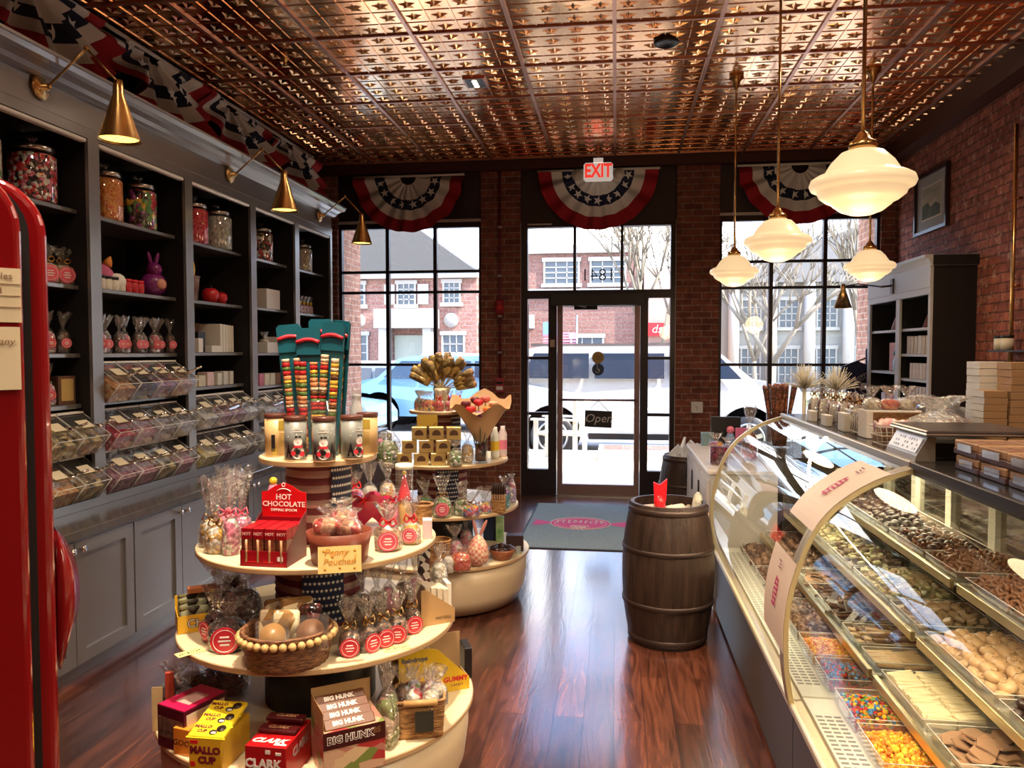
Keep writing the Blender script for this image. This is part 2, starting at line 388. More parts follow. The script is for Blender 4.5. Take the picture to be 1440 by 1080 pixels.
G['navy'] = mat('navy_cloth', (.012, .016, .05), .8)
G['whc'] = mat('white_cloth', (.86, .79, .73), .85, bump=.2, bscale=60)
G['rdc'] = mat('red_cloth', (.40, .008, .02), .8, bump=.2, bscale=60)
G['choc'] = mat('milk_chocolate', (.16, .060, .028), .35, bump=.3, bscale=60, var=.3, vscale=30)
G['dchoc'] = mat('dark_chocolate', (.035, .014, .010), .3, bump=.3, bscale=60)
G['lchoc'] = mat('light_milk_chocolate', (.42, .22, .11), .4, bump=.3, bscale=50)
G['tan'] = mat('tan_confection', (.66, .42, .22), .45, bump=.3, bscale=40, var=.25, vscale=20)
G['wchoc'] = mat('white_chocolate', (.85, .72, .45), .4)
G['wick'] = wicker('brown_wicker', (.30, .13, .055), (.10, .038, .018), 90)
G['wick2'] = wicker('honey_wicker', (.52, .27, .10), (.20, .085, .03), 55)
G['bow'] = mat('red_ribbon', (.70, .012, .02), .3)
G['barrel'] = mat('barrel_oak', (.055, .029, .020), .42, col2=(.020, .010, .008), vscale=5, stretch=(6, 6, .7), bump=.25, bscale=14)
G['hoop'] = mat('barrel_hoop', (.060, .036, .030), .4, .5)
G['fridge'] = mat('glossy_red_enamel', (.20, .003, .005), .16, coat=.6)
G['opal'] = mat('opal_glass', (.70, .58, .40), .3, emit=(1.0, .70, .38), es=.44)
G['bulb'] = mat('lamp_glow', (1, .8, .3), .5, emit=(1.0, .68, .12), es=2.2)
G['led'] = mat('led_glow', (1, 1, 1), .5, emit=(1.0, .86, .62), es=7)
# ================================================================== THE ROOM
H = 3.676
WL, WR, WF, WB = -3.32, 2.85, 8.42, -3.2
struct('floor', MB().box(WL-.2, WR+.2, WB-.2, 8.62, -.12, 0), G['planks'])
struct('wall_left', MB().box(WL-.25, WL, WB, 8.5, 0, H+.3), mat('left_wall_paint', (.06, .05, .05), .7))
struct('wall_right', MB().box(WR, WR+.25, WB, 8.5, 0, H+.3), G['brickr'])
struct('wall_back', MB().box(WL-.25, WR+.25, WB-.25, WB, 0, H+.3), mat('back_wall_paint', (.30, .22, .18), .7))
# tin ceiling: one plate with 4x4 pressed stars in every tile
TP = .66; TX0 = -.02-5*TP; TY0 = 5.0-12*TP
c = MB().box(WL-.3, WR+.3, WB-.25, 8.32, H, H+.35)
cs = TP/4
for i in range(10):
    for j in range(3, 17):
        for a in range(4):
            for b in range(4):
                x = TX0+i*TP+(a+.5)*cs; y = TY0+j*TP+(b+.5)*cs
                if x > WR-.05 or x < WL+.05 or y > 8.28 or y < 0: continue
                c.star(.060, -.017, T(x, y, H) @ RZ(PI), 0, .38)
for i in range(-1, 11):
    for a in range(1, 4):      # pressed seams between cells
        x = TX0+i*TP+a*cs
        if WL < x < WR: c.box(x-.003, x+.003, 0, 8.3, H-.005, H+.001)
for j in range(3, 17):
    for a in range(1, 4):
        y = TY0+j*TP+a*cs
        if y < 8.3: c.box(WL, WR, y-.002, y+.002, H-.004, H+.001)
struct('ceiling', c, G['tin'])
t = MB()
for i in range(10):
    x = TX0+i*TP
    if WL < x < WR: t.box(x-.012, x+.012, WB, 8.32, H-.014, H+.002)
for j in range(0, 19):
    y = TY0+j*TP
    if WB < y < 8.32: t.box(WL, WR, y-.010, y+.010, H-.012, H+.002)
struct('trim_1', t, G['tee'], label='copper ceiling grid bars')
struct('trim_2', MB().box(WL, WR, 8.32, 8.5, 3.56, H+.35).box(WR-.16, WR, WB, 8.32, 3.50, H+.001), mat('dark_red_soffit', (.05, .013, .010), .5), label='dark soffit along front and right wall')
# front wall
dk = mat('dark_front_panel', (.022, .013, .014), .5)
fr = MB()
fr.box(WL, -1.48, WF+.02, WF+.16, 3.03, 3.6).box(-1.04, .64, WF+.02, WF+.16, 3.0, 3.6).box(1.08, WR, WF+.02, WF+.16, 3.03, 3.6)
struct('wall_front', fr, dk, label='dark panels above the shop windows')
struct('wall_front_left', MB().box(WL-.25, -1.48, WF, 8.62, 0, .41), G['brickc'])
struct('wall_front_right', MB().box(1.08, WR+.25, WF, 8.62, 0, .41), G['brickc'])
for nm, x0, x1 in (('wall_column_left', -1.479, -1.042), ('wall_column_right', .637, 1.082)):
    struct(nm, MB().box(x0, x1, WF-.02, 9.1, 0, 3.58), G['brickc'])
struct('wall_pier_left', MB().box(-3.9, -3.115, 8.5, 9.15, 0, 4.0), G['brick_lit'])
struct('wall_pier_right', MB().box(2.70, 3.5, 8.5, 9.15, 0, 4.0), G['brick_lit'])
struct('wall_corner_left', MB().box(WL, -3.125, WF-.02, 8.5, 0, 3.58), G['brickc'])
struct('wall_corner_right', MB().box(2.70, WR, WF-.02, 8.5, 0, 3.58), G['brickc'])
struct('wall_parapet', MB().box(-6, 6, 8.62, 9.2, 3.35, 3.8), G['brickc'], label='brick front above the shop windows outside')

# windows: frame, glass
fm = mat('dark_window_frame', (.028, .018, .020), .35, .3)
lt = mat('pale_window_track', (.60, .52, .48), .4)
def window(n, x0, x1, vs, hs, z0, z1):
    m = MB(); y0, y1 = WF+.02, WF+.09
    m.box(x0, x1, y0, y1, z0, z0+.05).box(x0, x1, y0, y1, z1-.06, z1).box(x0, x0+.03, y0, y1, z0+.05, z1-.06).box(x1-.03, x1, y0, y1, z0+.05, z1-.06)
    for x in vs: m.box(x-.020, x+.020, y0+.005, y1, z0+.05, z1-.06)
    for z in hs:
        m.box(x0+.03, x1-.03, y0+.012, y1-.01, z-.015, z+.015)
    o = struct('window_%d' % n, m, fm)
    g = MB().box(x0+.03, x1-.03, y0+.035, y0+.039, z0+.05, z1-.06).build('window_glass', G['glass'], o)
    MB().box(x0, x1, y0-.02, y0-.001, z1-.002, z1+.028).build('window_track', lt, o)
    return o
window(1, -3.12, -1.481, (-2.559, -2.01), (2.487, 2.257, 1.442), .41, 3.03)
window(2, 1.084, 2.70, (1.622, 2.166), (2.543, 2.267, 1.451), .41, 3.03)
# entrance: transom + sidelights + door
m = MB(); y0, y1 = WF, WF+.10
m.box(-1.04, -.965, y0, y1, 0, 3.0).box(.578, .637, y0, y1, 0, 3.0)                 # outer posts
m.box(-.965, .578, y0, y1, 2.945, 3.0).box(-.965, .578, y0, y1, 2.17, 2.26)         # head, transom bar
m.box(-.465, -.435, y0, y1, 2.26, 2.945).box(.045, .075, y0, y1, 2.26, 2.945)
m.box(-.735, -.645, y0, y1, 0, 2.17).box(.262, .345, y0, y1, 0, 2.17)
for x0, x1 in ((-.965, -.735), (.345, .578)):
    m.box(x0, x1, y0, y1, 0, .29)
    for z in (1.52, .905): m.box(x0, x1, y0+.02, y1-.02, z-.016, z+.016)
o = struct('window_3', m, fm, label='dark door surround with sidelights and transom')
g = MB()
for x0, x1 in ((-.965, -.465), (-.435, .045), (.075, .578)): g.box(x0, x1, y0+.05, y0+.054, 2.26, 2.945)
for x0, x1 in ((-.965, -.735), (.345, .578)): g.box(x0, x1, y0+.05, y0+.054, .29, 2.17)
g.build('window_glass', G['glass'], o)
MB().box(-1.045, -1.037, y0-.012, y0, 0, 3.0).box(.628, .634, y0-.012, y0, 0, 3.0).box(-.955, -.949, y0-.01, y0, .29, 2.1).box(-.965, -.70, y0-.012, y0, 2.97, 2.985).build('pale_edge', lt, o)
text('1841', .19, mat('frosted_number', (.05, .035, .035), .6), o, T(-.195, y0+.045, 2.42) @ RX(PI/2) @ SC(-1, 1, 1), ext=.001, name='street_number', bold=-.002)
MB().cbox(.05, .02, -.04, .04, 0, T(-.69, y0-.01, 1.68)).build('door_sensor', mat('beige_plastic', (.5, .36, .25), .5), o)
# door leaf
dm = mat('bronze_pink_aluminium', (.30, .185, .17), .35, .4)
m = MB(); X0, X1 = -.637, .258
m.box(X0, X0+.058, y0+.01, y0+.06, .015, 2.16).box(X1-.058, X1, y0+.01, y0+.06, .015, 2.16).box(X0+.058, X1-.058, y0+.01, y0+.06, .015, .13).box(X0+.058, X1-.058, y0+.01, y0+.06, 2.08, 2.16)
d = struct('door_1', m, dm)
MB().box(X0+.058, X1-.058, y0+.032, y0+.038, .13, 2.08).build('door_glass', G['glass'], d)
MB().rod((X0+.03, y0-.05, 1.065), (X1-.03, y0-.05, 1.065), .012).rod((X0+.03, y0-.05, 1.065), (X0+.03, y0+.01, 1.065), .01).rod((X1-.03, y0-.05, 1.065), (X1-.03, y0+.01, 1.065), .01).build('push_bar', dm, d)
MB().box(-.45, -.20, y0-.06, y0, 2.045, 2.11).build('door_closer', G['blackm'], d)
MB().rod((-.58, y0-.05, 2.13), (-.32, y0-.07, 2.07), .010, m=0).build('closer_arm', G['metal'], d)
MB().box(X0-.01, X1+.01, y0-.02, y0+.10, 0, .014).build('threshold', G['metal'], d)
b = tag(MB().bbox(-.70, .315, y0-.14, y0, 2.085, 2.215, .006).build('door_operator', G['black']), 'long black automatic door operator box above the glass door', 'door operator')
# stickers and open sign
for z, nm, cc, lb in ((1.525, 'round_sticker', (.42, .25, .07), 'round tan sticker on the door glass, above the blue one'), (1.395, 'round_sticker', (.03, .055, .12), 'round dark blue wheelchair access sticker on the door glass')):
    o = tag(MB().cyl(.066, 0, .002, 28, 0, T(-.192, y0+.031, z) @ RX(PI/2), False).build(nm, mat('sticker', cc, .5)), lb, 'sticker')
    if z < 1.5:
        w = MB().rod((-.198, y0+.028, 1.435), (-.198, y0+.028, 1.40), .004).rod((-.198, y0+.028, 1.40), (-.178, y0+.028, 1.385), .004).ball(.006, T(-.20, y0+.028, 1.446))
        w.tube([(-.198+.022*math.cos(a), y0+.028, 1.385+.022*math.sin(a)) for a in [k*.35-2.8 for k in range(12)]], .0025, 6)
        w.build('wheelchair_symbol', G['white'], o)
    else:
        w = MB()
        for k in range(4): w.box(-.235+.012*(k % 2), -.15-.01*(k % 2), y0+.0275, y0+.0285, 1.545-.014*k, 1.550-.014*k)
        w.build('printed_lines', mat('sticker_print', (.16, .10, .04), .6), o)
so_ = thing('open_sign', 'black hanging board reading Open on the door glass', 'sign', (-.185, y0-.06, .86))
MB().bbox(-.145, .145, -.008, .008, -.09, .09, .003, 0, RY(R(2))).build('board', G['black'], so_)
text('Open', .13, mat('chalk', (.62, .58, .55), .6), so_, T(0, -.010, .005) @ RX(PI/2), shear=.25, name='lettering')
MB().rod((-.11, 0, .085), (0, .01, .20), .003).rod((.11, 0, .085), (0, .01, .20), .003).build('cord', G['metal'], so_)

# exit sign
ex = thing('exit_sign', 'white EXIT sign with red letters above the front door', 'sign', (-.19, 8.05, 3.44))
MB().bbox(-.15, .15, -.03, .03, -.095, .095, .02).box(-.05, .05, -.02, .02, .095, .14).build('housing', mat('exit_white', (.85, .80, .72), .4, emit=(1, .9, .8), es=.25), ex)
text('EXIT', .19, mat('exit_red', (.8, .03, .02), .4, emit=(1, .05, .03), es=.5), ex, T(0, -.032, .002) @ RX(PI/2), bold=.006, sx=.72)
MB().box(-.012, .012, -.01, .01, .14, .24).build('stem', G['tee'], ex)
for s in (-1, 1):
    l = MB().lathe([(.03, 0), (.055, .05), (.06, .075)], 16, 0, T(s*.21, -.02, -.03) @ RX(R(100))).rod((s*.15, 0, -.02), (s*.2, .0, -.03), .012)
    l.build('emergency_lamp', G['whc'], ex)

# red fire pipe, bell, call point, thermostat
rp = mat('red_pipe_paint', (.16, .008, .020), .4)
x = -1.265; y = WF-.045
p = thing('fire_alarm_pipe', 'dark red alarm conduit with strobe box running down the left brick column', 'pipe', (x, y, 0))
MB().rod((0, 0, 1.30), (0, 0, 3.56), .012, 10).build('pipe', rp, p)
b = MB().bbox(-.05, .05, -.045, .02, 2.0, 2.16, .015).build('strobe_box', mat('strobe_red', (.30, .01, .02), .35), p)
MB().lathe([(.035, 0), (.03, .02), (.01, .03)], 16, 0, T(0, -.045, 2.07) @ RX(PI/2)).build('strobe_lens', G['red'], b)
cm = MB()
for z in (2.95, 2.42, 1.98, 1.58): cm.box(-.022, .022, -.014, .02, z-.012, z+.012)
cm.build('pipe_clamp', G['metal'], p)
cp = thing('call_point', 'small red fire alarm pull station on the left brick column', 'fire alarm', (x, y, 1.22))
MB().bbox(-.05, .05, -.03, .02, -.08, .08, .008).build('housing', mat('pull_red', (.42, .05, .07), .4), cp)
MB().box(-.036, .036, -.036, -.03, .015, .04).build('slot', G['black'], cp)
MB().box(-.036, .036, -.038, -.03, -.05, -.01).build('pull_bar', G['whc'], cp)
th = thing('thermostat', 'white square thermostat box on the right brick column', 'thermostat', tuple(ony(980, 573, WF-.04)))
MB().bbox(-.062, .062, -.02, .02, -.062, .062, .008).build('housing', G['white'], th)
MB().rod((0, -.024, .0), (-.02, -.024, .02), .003).rod((0, -.024, 0), (.0, -.024, -.03), .002).build('dial_hand', G['metal'], th)

# smoke detector / downlights
o = thing('ceiling_speaker', 'round black recessed fixture in the copper ceiling', 'ceiling speaker', (.324, 5.34, H))
MB().lathe([(.085, .0), (.085, -.02), (.07, -.028), (.055, -.012), (.001, -.01)], 28).build('ring', G['blackm'], o)
o = thing('recessed_lamp', 'square recessed ceiling lamp with three small spots', 'ceiling light', (-1.085, 5.93, H))
MB().box(-.085, .085, -.10, .10, -.018, 0).build('frame', G['tee'], o)
MB().box(-.070, .070, -.088, .088, -.020, -.0185).build('plate', G['black'], o)
for k in (-1, 0, 1): MB().cyl(.020, -.024, -.021, 14, 0, T(0, k*.055, 0)).build('spot', G['led'], o)
# sprinkler heads
for x, y in ((-2.0, 7.3), (-2.35, 5.3)):
    o = tag(MB().lathe([(.03, 0), (.03, -.006), (.012, -.02), (.012, -.04), (.022, -.045)], 14).build('sprinkler_head', G['brass'], loc=(x, y, H-.001)), 'small sprinkler head in the ceiling '+('near the front window' if y > 6 else 'above the shelf wall'), 'sprinkler')
# black pipe hooks seam: slot diffuser
# unseen fill lamps added to brighten room and brick; last is the recessed lamp
for x, y, p_ in ((-1.1, 1.0, 22), (.4, 1.8, 14), (-1.09, 4.3, 14), (-1.9, 2.4, 6), (.6, -1.2, 16), (-1.2, -1.4, 16), (2.0, 1.2, 16), (1.9, 4.3, 18), (-1.09, 5.93, 6)):
    q = area('lamp_and_fill_light', (x, y, H-.03), .16, .16, p_, (1, .78, .55), spread=R(150))

area('ceiling_spot_light', (-.75, 2.05, H-.03), .10, .10, 17, (1, .84, .62), direction=(-.12, .12, -1), spread=R(75)); area('ceiling_spot_light', (-1.0, 4.45, H-.03), .10, .10, 9, (1, .84, .62), direction=(0, .1, -1), spread=R(75))
# ================================================================== OUTSIDE
pav = mat('sunlit_paving', (.62, .54, .40), .85, bump=.1, bscale=8)
pv = brick('paving_bricks', (.66, .56, .42), (.58, .49, .38), (.45, .38, .30), 'x', .4, .2)
struct('sidewalk', MB().box(-60, 60, 8.62, 12.2, -.14, -.02), pav, label='sunlit pavement outside')
struct('curb', MB().box(-60, 60, 12.2, 12.4, -.22, 0.0), mat('curb_stone', (.35, .33, .31), .8))
struct('street', MB().box(-80, 80, 12.4, 80, -.30, -.20), mat('asphalt', (.30, .29, .28), .9, var=.2))
bp = brick('facade_brick_pink', (.40, .20, .155), (.32, .15, .12), (.36, .26, .22), 'x', .42, .15, mort=.03)
bp2 = brick('facade_brick_red', (.32, .16, .125), (.26, .12, .095), (.27, .19, .16), 'x', .42, .15, mort=.03)
wt = mat('facade_white_trim', (.38, .36, .34), .7)
rf = mat('grey_slate_roof', (.085, .078, .072), .8)
gw = mat('facade_window_glass', (.07, .09, .11), .35)
def facade_windows(root, rects, Y, arch=False, shutters=()):
    for i, (x0, x1, z0, z1) in enumerate(rects):
        w = MB().box(x0-.12, x1+.12, Y-.10, Y-.02, z1, z1+.15).box(x0-.15, x1+.15, Y-.14, Y-.02, z0-.14, z0).box(x0-.07, x0, Y-.08, Y-.02, z0, z1).box(x1, x1+.07, Y-.08, Y-.02, z0, z1)
        nx = 3
        for k in range(1, nx): w.box(x0+(x1-x0)*k/nx-.02, x0+(x1-x0)*k/nx+.02, Y-.06, Y-.02, z0, z1)
        for k in range(1, 4): w.box(x0, x1, Y-.06, Y-.02, z0+(z1-z0)*k/4-.02, z0+(z1-z0)*k/4+.02)
        f = w.build('window_frame', wt, root)
        MB().box(x0, x1, Y-.03, Y-.01, z0, z1).build('pane', gw, f)
        if i in shutters: MB().box(x0-.55, x0-.14, Y-.09, Y-.02, z0, z1).box(x1+.14, x1+.55, Y-.09, Y-.02, z0, z1).build('shutter', wt, root)
Y = 28.0
r = thing('brick_building', 'pink brick building with grey gable roof and white portico across the street', 'building', (0, 0, 0))
MB().box(-16, -5.1, Y, Y+8, -.2, 4.35).build('wall', bp, r)
MB().prism([(-16.5, 4.5), (-5.0, 4.5), (-7.5, 6.3), (-8.6, 6.35)], 0, 8.6, 0, T(0, Y-.4, 0) @ RX(PI/2) @ SC(1, 1, -1)).build('roof', rf, r)
MB().box(-16.3, -5.0, Y-.35, Y-.02, 4.3, 4.55).build('cornice', wt, r)
facade_windows(r, [(-10.0, -9.4, 3.35, 4.1), (-8.05, -7.45, 3.35, 4.1), (-6.3, -5.75, 3.4, 4.12), (-10.0, -9.3, .9, 2.2), (-6.35, -5.6, .9, 2.2), (-12.4, -11.7, 3.35, 4.1)], Y, shutters=(1,))
MB().box(-8.75, -6.5, Y-.9, Y-.02, 2.45, 3.15).box(-8.6, -8.3, Y-.8, Y-.02, -.2, 2.45).box(-6.95, -6.65, Y-.8, Y-.02, -.2, 2.45).build('portico', wt, r)
MB().box(-8.2, -7.05, Y-.08, Y-.02, -.2, 2.2).build('entrance_door', mat('grey_green_door', (.35, .38, .33), .5), r)
for x in (-9.6, -6.05): MB().cyl(.27, 0, .06, 24, 0, T(x, Y-.02, 2.75) @ RX(PI/2)).build('round_medallion', wt, r)
r = thing('shop_building', 'low brick shop building across the street behind the door', 'building')
MB().box(-4.9, .85, Y+.5, Y+7, -.2, 5.35).build('wall', bp2, r)
MB().box(-4.9, .85, Y+.3, Y+.5, 5.2, 5.5).box(-4.9, .85, Y+.35, Y+.5, 3.6, 3.9).build('cornice', wt, r)
facade_windows(r, [(-4.6, -3.4, 4.1, 4.9), (-2.6, -1.4, 4.1, 4.9), (-.9, .3, 4.1, 4.9), (-4.6, -3.6, .3, 1.9), (-1.6, -.5, .8, 2.1)], Y+.5)
MB().box(-4.8, -3.0, Y+.25, Y+.5, 2.45, 2.95).build('shop_sign', wt, r)
text('TY VAPE', .42, mat('sign_grey', (.3, .3, .32), .6), r, T(-3.75, Y+.22, 2.68) @ RX(PI/2), name='shop_lettering')
r = thing('red_sign_shop', 'small shop with a red sign and white lettering across the street', 'building')
MB().box(1.0, 3.6, Y+.2, Y+6, -.2, 4.6).build('wall', mat('facade_brown', (.42, .27, .22), .9), r)
MB().box(1.0, 2.9, Y-.1, Y+.2, 2.15, 2.62).build('shop_sign', G['red'], r)
text('ds Ma', .42, wt, r, T(1.75, Y-.13, 2.39) @ RX(PI/2), name='shop_lettering', shear=.2)
MB().box(1.2, 3.3, Y+.1, Y+.2, .2, 1.9).build('shop_window', gw, r)
r = thing('white_building', 'long white building with tall columns and sloping roof seen through the right window', 'building')
YR = 33
MB().box(4.0, 20, YR, YR+8, -.2, 4.6).build('wall', mat('white_render', (.28, .27, .25), .8), r)
MB().prism([(3.8, 4.4), (21, 4.4), (19, 9.3), (14, 9.0), (9.5, 6.6)], 0, 9, 0, T(0, YR-.6, 0) @ RX(PI/2) @ SC(1, 1, -1)).build('roof', mat('pale_roof', (.16, .15, .145), .8), r)
for k in range(9): MB().cyl(.22, -.2, 4.4, 12, 0, T(4.8+k*1.5, YR-.4, 0)).build('column', wt, r)
facade_windows(r, [(5.2+k*1.5, 5.9+k*1.5, 2.6, 3.7) for k in range(7)]+[(5.2+k*1.5, 5.9+k*1.5, .3, 1.7) for k in range(7)], YR)
# trees
tw = mat('sunlit_bark', (.20, .165, .12), .9)
def tree(loc, h, seed, label, spread=.6, depth=5, r0=.09, group=None, name='bare_tree'):
    q = random.Random(seed); m = MB()
    def grow(p, d, L, r, k):
        e = p+d*L; m.rod(p, e, r, 6 if k > 2 else 4, 0, r*.7)
        if k == 0: return
        for _ in range(3 if k > 1 else 2):
            a = Vector((q.uniform(-1, 1), q.uniform(-1, 1), q.uniform(-.2, .9)))*spread
            grow(e, (d+a).normalized(), L*q.uniform(.62, .85), r*.66, k-1)
    grow(Vector((0, 0, 0)), Vector((q.uniform(-.05, .05), 0, 1)).normalized(), h*.28, r0, depth)
    return tag(m.build(name, tw, loc=loc), label, 'tree', group)
tree((.62, 17.5, -.2), 5.6, 3, 'bare street tree seen through the right half of the door', .55, 5, .08)
tree((1.25, 22.5, -.2), 6.0, 5, 'bare pale tree right of the door view, beside the red sign', .6, 5, .09)
for i, (x, y, s) in enumerate(((3.4, 17.5, 11), (5.6, 18.5, 12), (7.6, 21.0, 13), (4.2, 24, 14), (9.8, 25, 15))):
    tree((x, y, -.2), 5.4, s, ['bare tree nearest the brick column in the right window', 'bare tree in the middle of the right window', 'bare tree behind the middle pane of the right window, further back', 'far bare tree between the two nearest trees of the right window', 'bare tree at the right side of the right window'][i], .62, 5, .10)
tag(MB().box(3.8, 14, 26, 31, -.2, .02).build('lawn', mat('dry_grass', (.42, .46, .25), .9, var=.3)), 'strip of pale green lawn across the street', 'lawn')
# cars
def car(name, label, L, Wd, Hh, body, loc, rz, suv=False, tone=None):
    c_ = thing(name, label, 'car', loc, rz)
    bm_ = mat('car_paint', tuple(c*.55 for c in body), .25, coat=.5); gl = mat('car_glass', (.02, .03, .05), .08, spec=.8)
    bel = Hh*(.68 if suv else .56)
    if suv: prof = [(-L/2, .35), (-L/2, bel), (-L/2+.06, bel+.05), (-L/2+.35, Hh-.06), (-L/2+.7, Hh), (L*.12, Hh), (L*.22, Hh-.06), (L*.34, bel+.05), (L/2-.12, bel-.06), (L/2, bel-.25), (L/2, .35)]
    else: prof = [(-L/2, .35), (-L/2, bel), (-L*.38, bel+.05), (-L*.22, Hh), (L*.1, Hh), (L*.27, bel+.03), (L/2-.15, bel-.1), (L/2, bel-.3), (L/2, .3)]
    m = MB(); n = len(prof)
    vs = []
    for k, (yy, ins) in enumerate(((-Wd/2, 0), (Wd/2, 0))):
        for (x, z) in prof: vs.append((x, yy*(1 if z < bel+.02 else .84), z))
    fs = [tuple(range(n)), tuple(range(2*n-1, n-1, -1))]+[(i, n+i, n+(i+1) % n, (i+1) % n) for i in range(n)]
    # split side: body below the belt line as one polygon each, greenhouse another
    low = [i for i, p in enumerate(prof) if p[1] < bel+.06]
    m.add(vs, fs, 0); m.build('body', bm_, c_)
    x0, x1 = (-L/2+.30, L*.31) if suv else (-L*.34, L*.22)
    for s in (-1, 1):
        yb = s*(Wd/2*.935); yt = s*(Wd/2*.865); zt = Hh-.12; wd3 = (x1-x0)/3
        for k in range(3):
            w = MB(); xa, xb = x0+wd3*k+.05, x0+wd3*(k+1)-.05
            poly = [(xa, yb, bel+.06), (xb, yb, bel+.06), (xb-(.40 if k == 2 else 0), yt, zt), (xa+(.22 if k == 0 else 0), yt, zt)]
            q2 = [(x, y_+s*.02, z) for x, y_, z in poly]
            w.add(poly+q2, [(4, 5, 6, 7), (0, 3, 2, 1), (0, 1, 5, 4), (1, 2, 6, 5), (2, 3, 7, 6), (3, 0, 4, 7)]); w.build('side_window', gl, c_)
    for wx in (-L*.32, L*.32):
        for s in (-1, 1):
            wl = MB().lathe([(.18, -.11), (.36, -.11), (.38, -.08), (.38, .08), (.36, .11), (.18, .11)], 28, 0, T(wx, s*(Wd/2-.06), .36) @ RX(PI/2)).lathe([(.001, s*-.03), (.47, s*-.03)], 28, 0, T(wx, s*(Wd/2-.02), .42) @ RX(PI/2), False).build('wheel', G['black'], c_)
            h_ = MB()
            for k in range(5): h_.box(-.035, .035, .03, .25, -.005, .005, 0, T(wx, s*(Wd/2+.06), .36) @ RX(PI/2) @ RZ(k*2*PI/5))
            h_.tube([(wx+.25*math.cos(a*PI/12), s*(Wd/2+.06), .36+.25*math.sin(a*PI/12)) for a in range(24)], .02, 6, 0, True)
            h_.build('rim', G['metal'], wl)
    MB().box(-L*.2, L*.2, -Wd/2-.03, -Wd/2+.05, .32, .42).build('running_board', G['blackm'], c_)
    MB().box(-L*.4, L*.1, -Wd*.36, -Wd*.33, Hh, Hh+.05).box(-L*.4, L*.1, Wd*.33, Wd*.36, Hh, Hh+.05).build('roof_rail', G['metal'], c_)
    return c_
car('white_suv', 'large white SUV parked right outside the front door', 5.0, 1.95, 1.88, (.78, .77, .75), (.55, 13.9, -.2), 0, True, (.10, .22, .48))
car('blue_car', 'pale blue car parked across, seen through the left window', 4.4, 1.8, 1.45, (.30, .48, .66), (-6.9, 15.3, -.2), 0, False, (.12, .3, .5))
car('silver_car', 'silver grey car in the left window, behind the pale blue one', 4.4, 1.8, 1.5, (.62, .64, .66), (-6.2, 19.5, -.2), 0, False)
car('blue_hatchback', 'bright blue car at the right edge of the left window', 4.2, 1.8, 1.7, (.22, .45, .66), (-1.9-2.0, 17.5, -.2), PI, True)
# garden chair
gc = thing('wooden_armchair', 'pale slatted wooden armchair on the pavement outside the door', 'chair', (-.82, 11.3, -.02), R(-100))
cw = mat('bleached_wood', (.72, .66, .56), .7)
for k in range(7): MB().box(-.30, .30, -.28+k*.085, -.215+k*.085, .40, .425).build('seat_slat', cw, gc)
for s in (-1, 1):
    MB().box(s*.32-.025, s*.32+.025, -.30, -.24, 0, .62).build('leg', cw, gc); MB().box(s*.32-.025, s*.32+.025, .28, .34, 0, .95).build('leg', cw, gc)
    MB().box(s*.32-.05, s*.32+.05, -.34, .34, .62, .645).build('armrest', cw, gc)
for k in range(6): MB().box(-.28+k*.095, -.21+k*.095, .28, .30, .44, .98, 0, RX(R(-8))).build('back_slat', cw, gc)
pb = thing('planter_bed', 'brick edged planting bed at the curb outside', 'planter', (.55, 11.7, -.02))
MB().box(-.8, 1.6, -.35, .35, 0, .16).build('edging', mat('edge_stone', (.45, .43, .40), .8), pb)
MB().box(-.72, 1.52, -.27, .27, .16, .165).build('soil', bp2, pb)
# flag across the street
fl = thing('hanging_flag', 'faded stars and stripes flag on a post across the street', 'flag', (-2.0, 27.6, 2.2)); MB().rod((.62, 0, -2.39), (.62, 0, .7), .04).build('post', G['metal'], fl)
for k in range(6): MB().box(-.6, .6, -.02, .02, -.10+.12*k*.8-.35, -.05+.12*k*.8-.35).build('stripe', G['pink'], fl)
MB().box(-.6, -.05, -.04, -.02, .0, .45).build('canton', mat('faded_blue', (.15, .25, .45), .8), fl)
# ================================================================== LEFT WALL: BASE CABINETS AND BOOKCASES
XF = -2.84; XS = -2.93; ZC = .735
cabm = G['cab']
def shaker_door(root, y0, y1, z0, z1, x, knob, name='door'):
    """door facing +x"""
    m = MB(); w = .065
    m.box(x, x+.02, y0, y0+w, z0, z1).box(x, x+.02, y1-w, y1, z0, z1).box(x, x+.02, y0+w, y1-w, z0, z0+w).box(x, x+.02, y0+w, y1-w, z1-w, z1).box(x, x+.006, y0+w, y1-w, z0+w, z1-w)
    d = m.build(name, cabm, root)
    k = MB().lathe([(.006, 0), (.006, .012), (.016, .018), (.018, .026), (.012, .032)], 14, 0, T(x+.02, knob, z1-.035) @ RY(PI/2))
    k.build('knob', G['chrome'], d)
    return d
plc = ['nearest, half hidden by the red cooler', 'second along the left wall', 'third along the left wall, behind the front display table', 'fourth along the left wall', 'fifth along the left wall', 'last one by the front window']
for i in range(6):
    a = 2.865+i*.915; b_ = a+.915
    r = thing('base_cabinet', 'dark grey two-door base cabinet, '+plc[i], 'cabinet', (0, 0, 0), 0, 'base cabinets along the left wall')
    MB().box(WL+.01, -2.58, a, b_, .05, .69).box(WL+.01, -2.60, a, b_, 0, .05).build('body', cabm, r)
    m_ = (a+b_)/2
    shaker_door(r, a+.006, m_-.003, .075, .675, -2.58, m_-.035); shaker_door(r, m_+.003, b_-.006, .075, .675, -2.58, m_+.035)
tag(MB().bbox(WL+.005, -2.54, 2.80, 8.36, .69, ZC, .004).build('countertop', G['counter']), 'long dark glossy countertop over the left base cabinets', 'countertop')
ST = [3.0, 3.91, 4.855, 5.78, 6.62, 7.48]
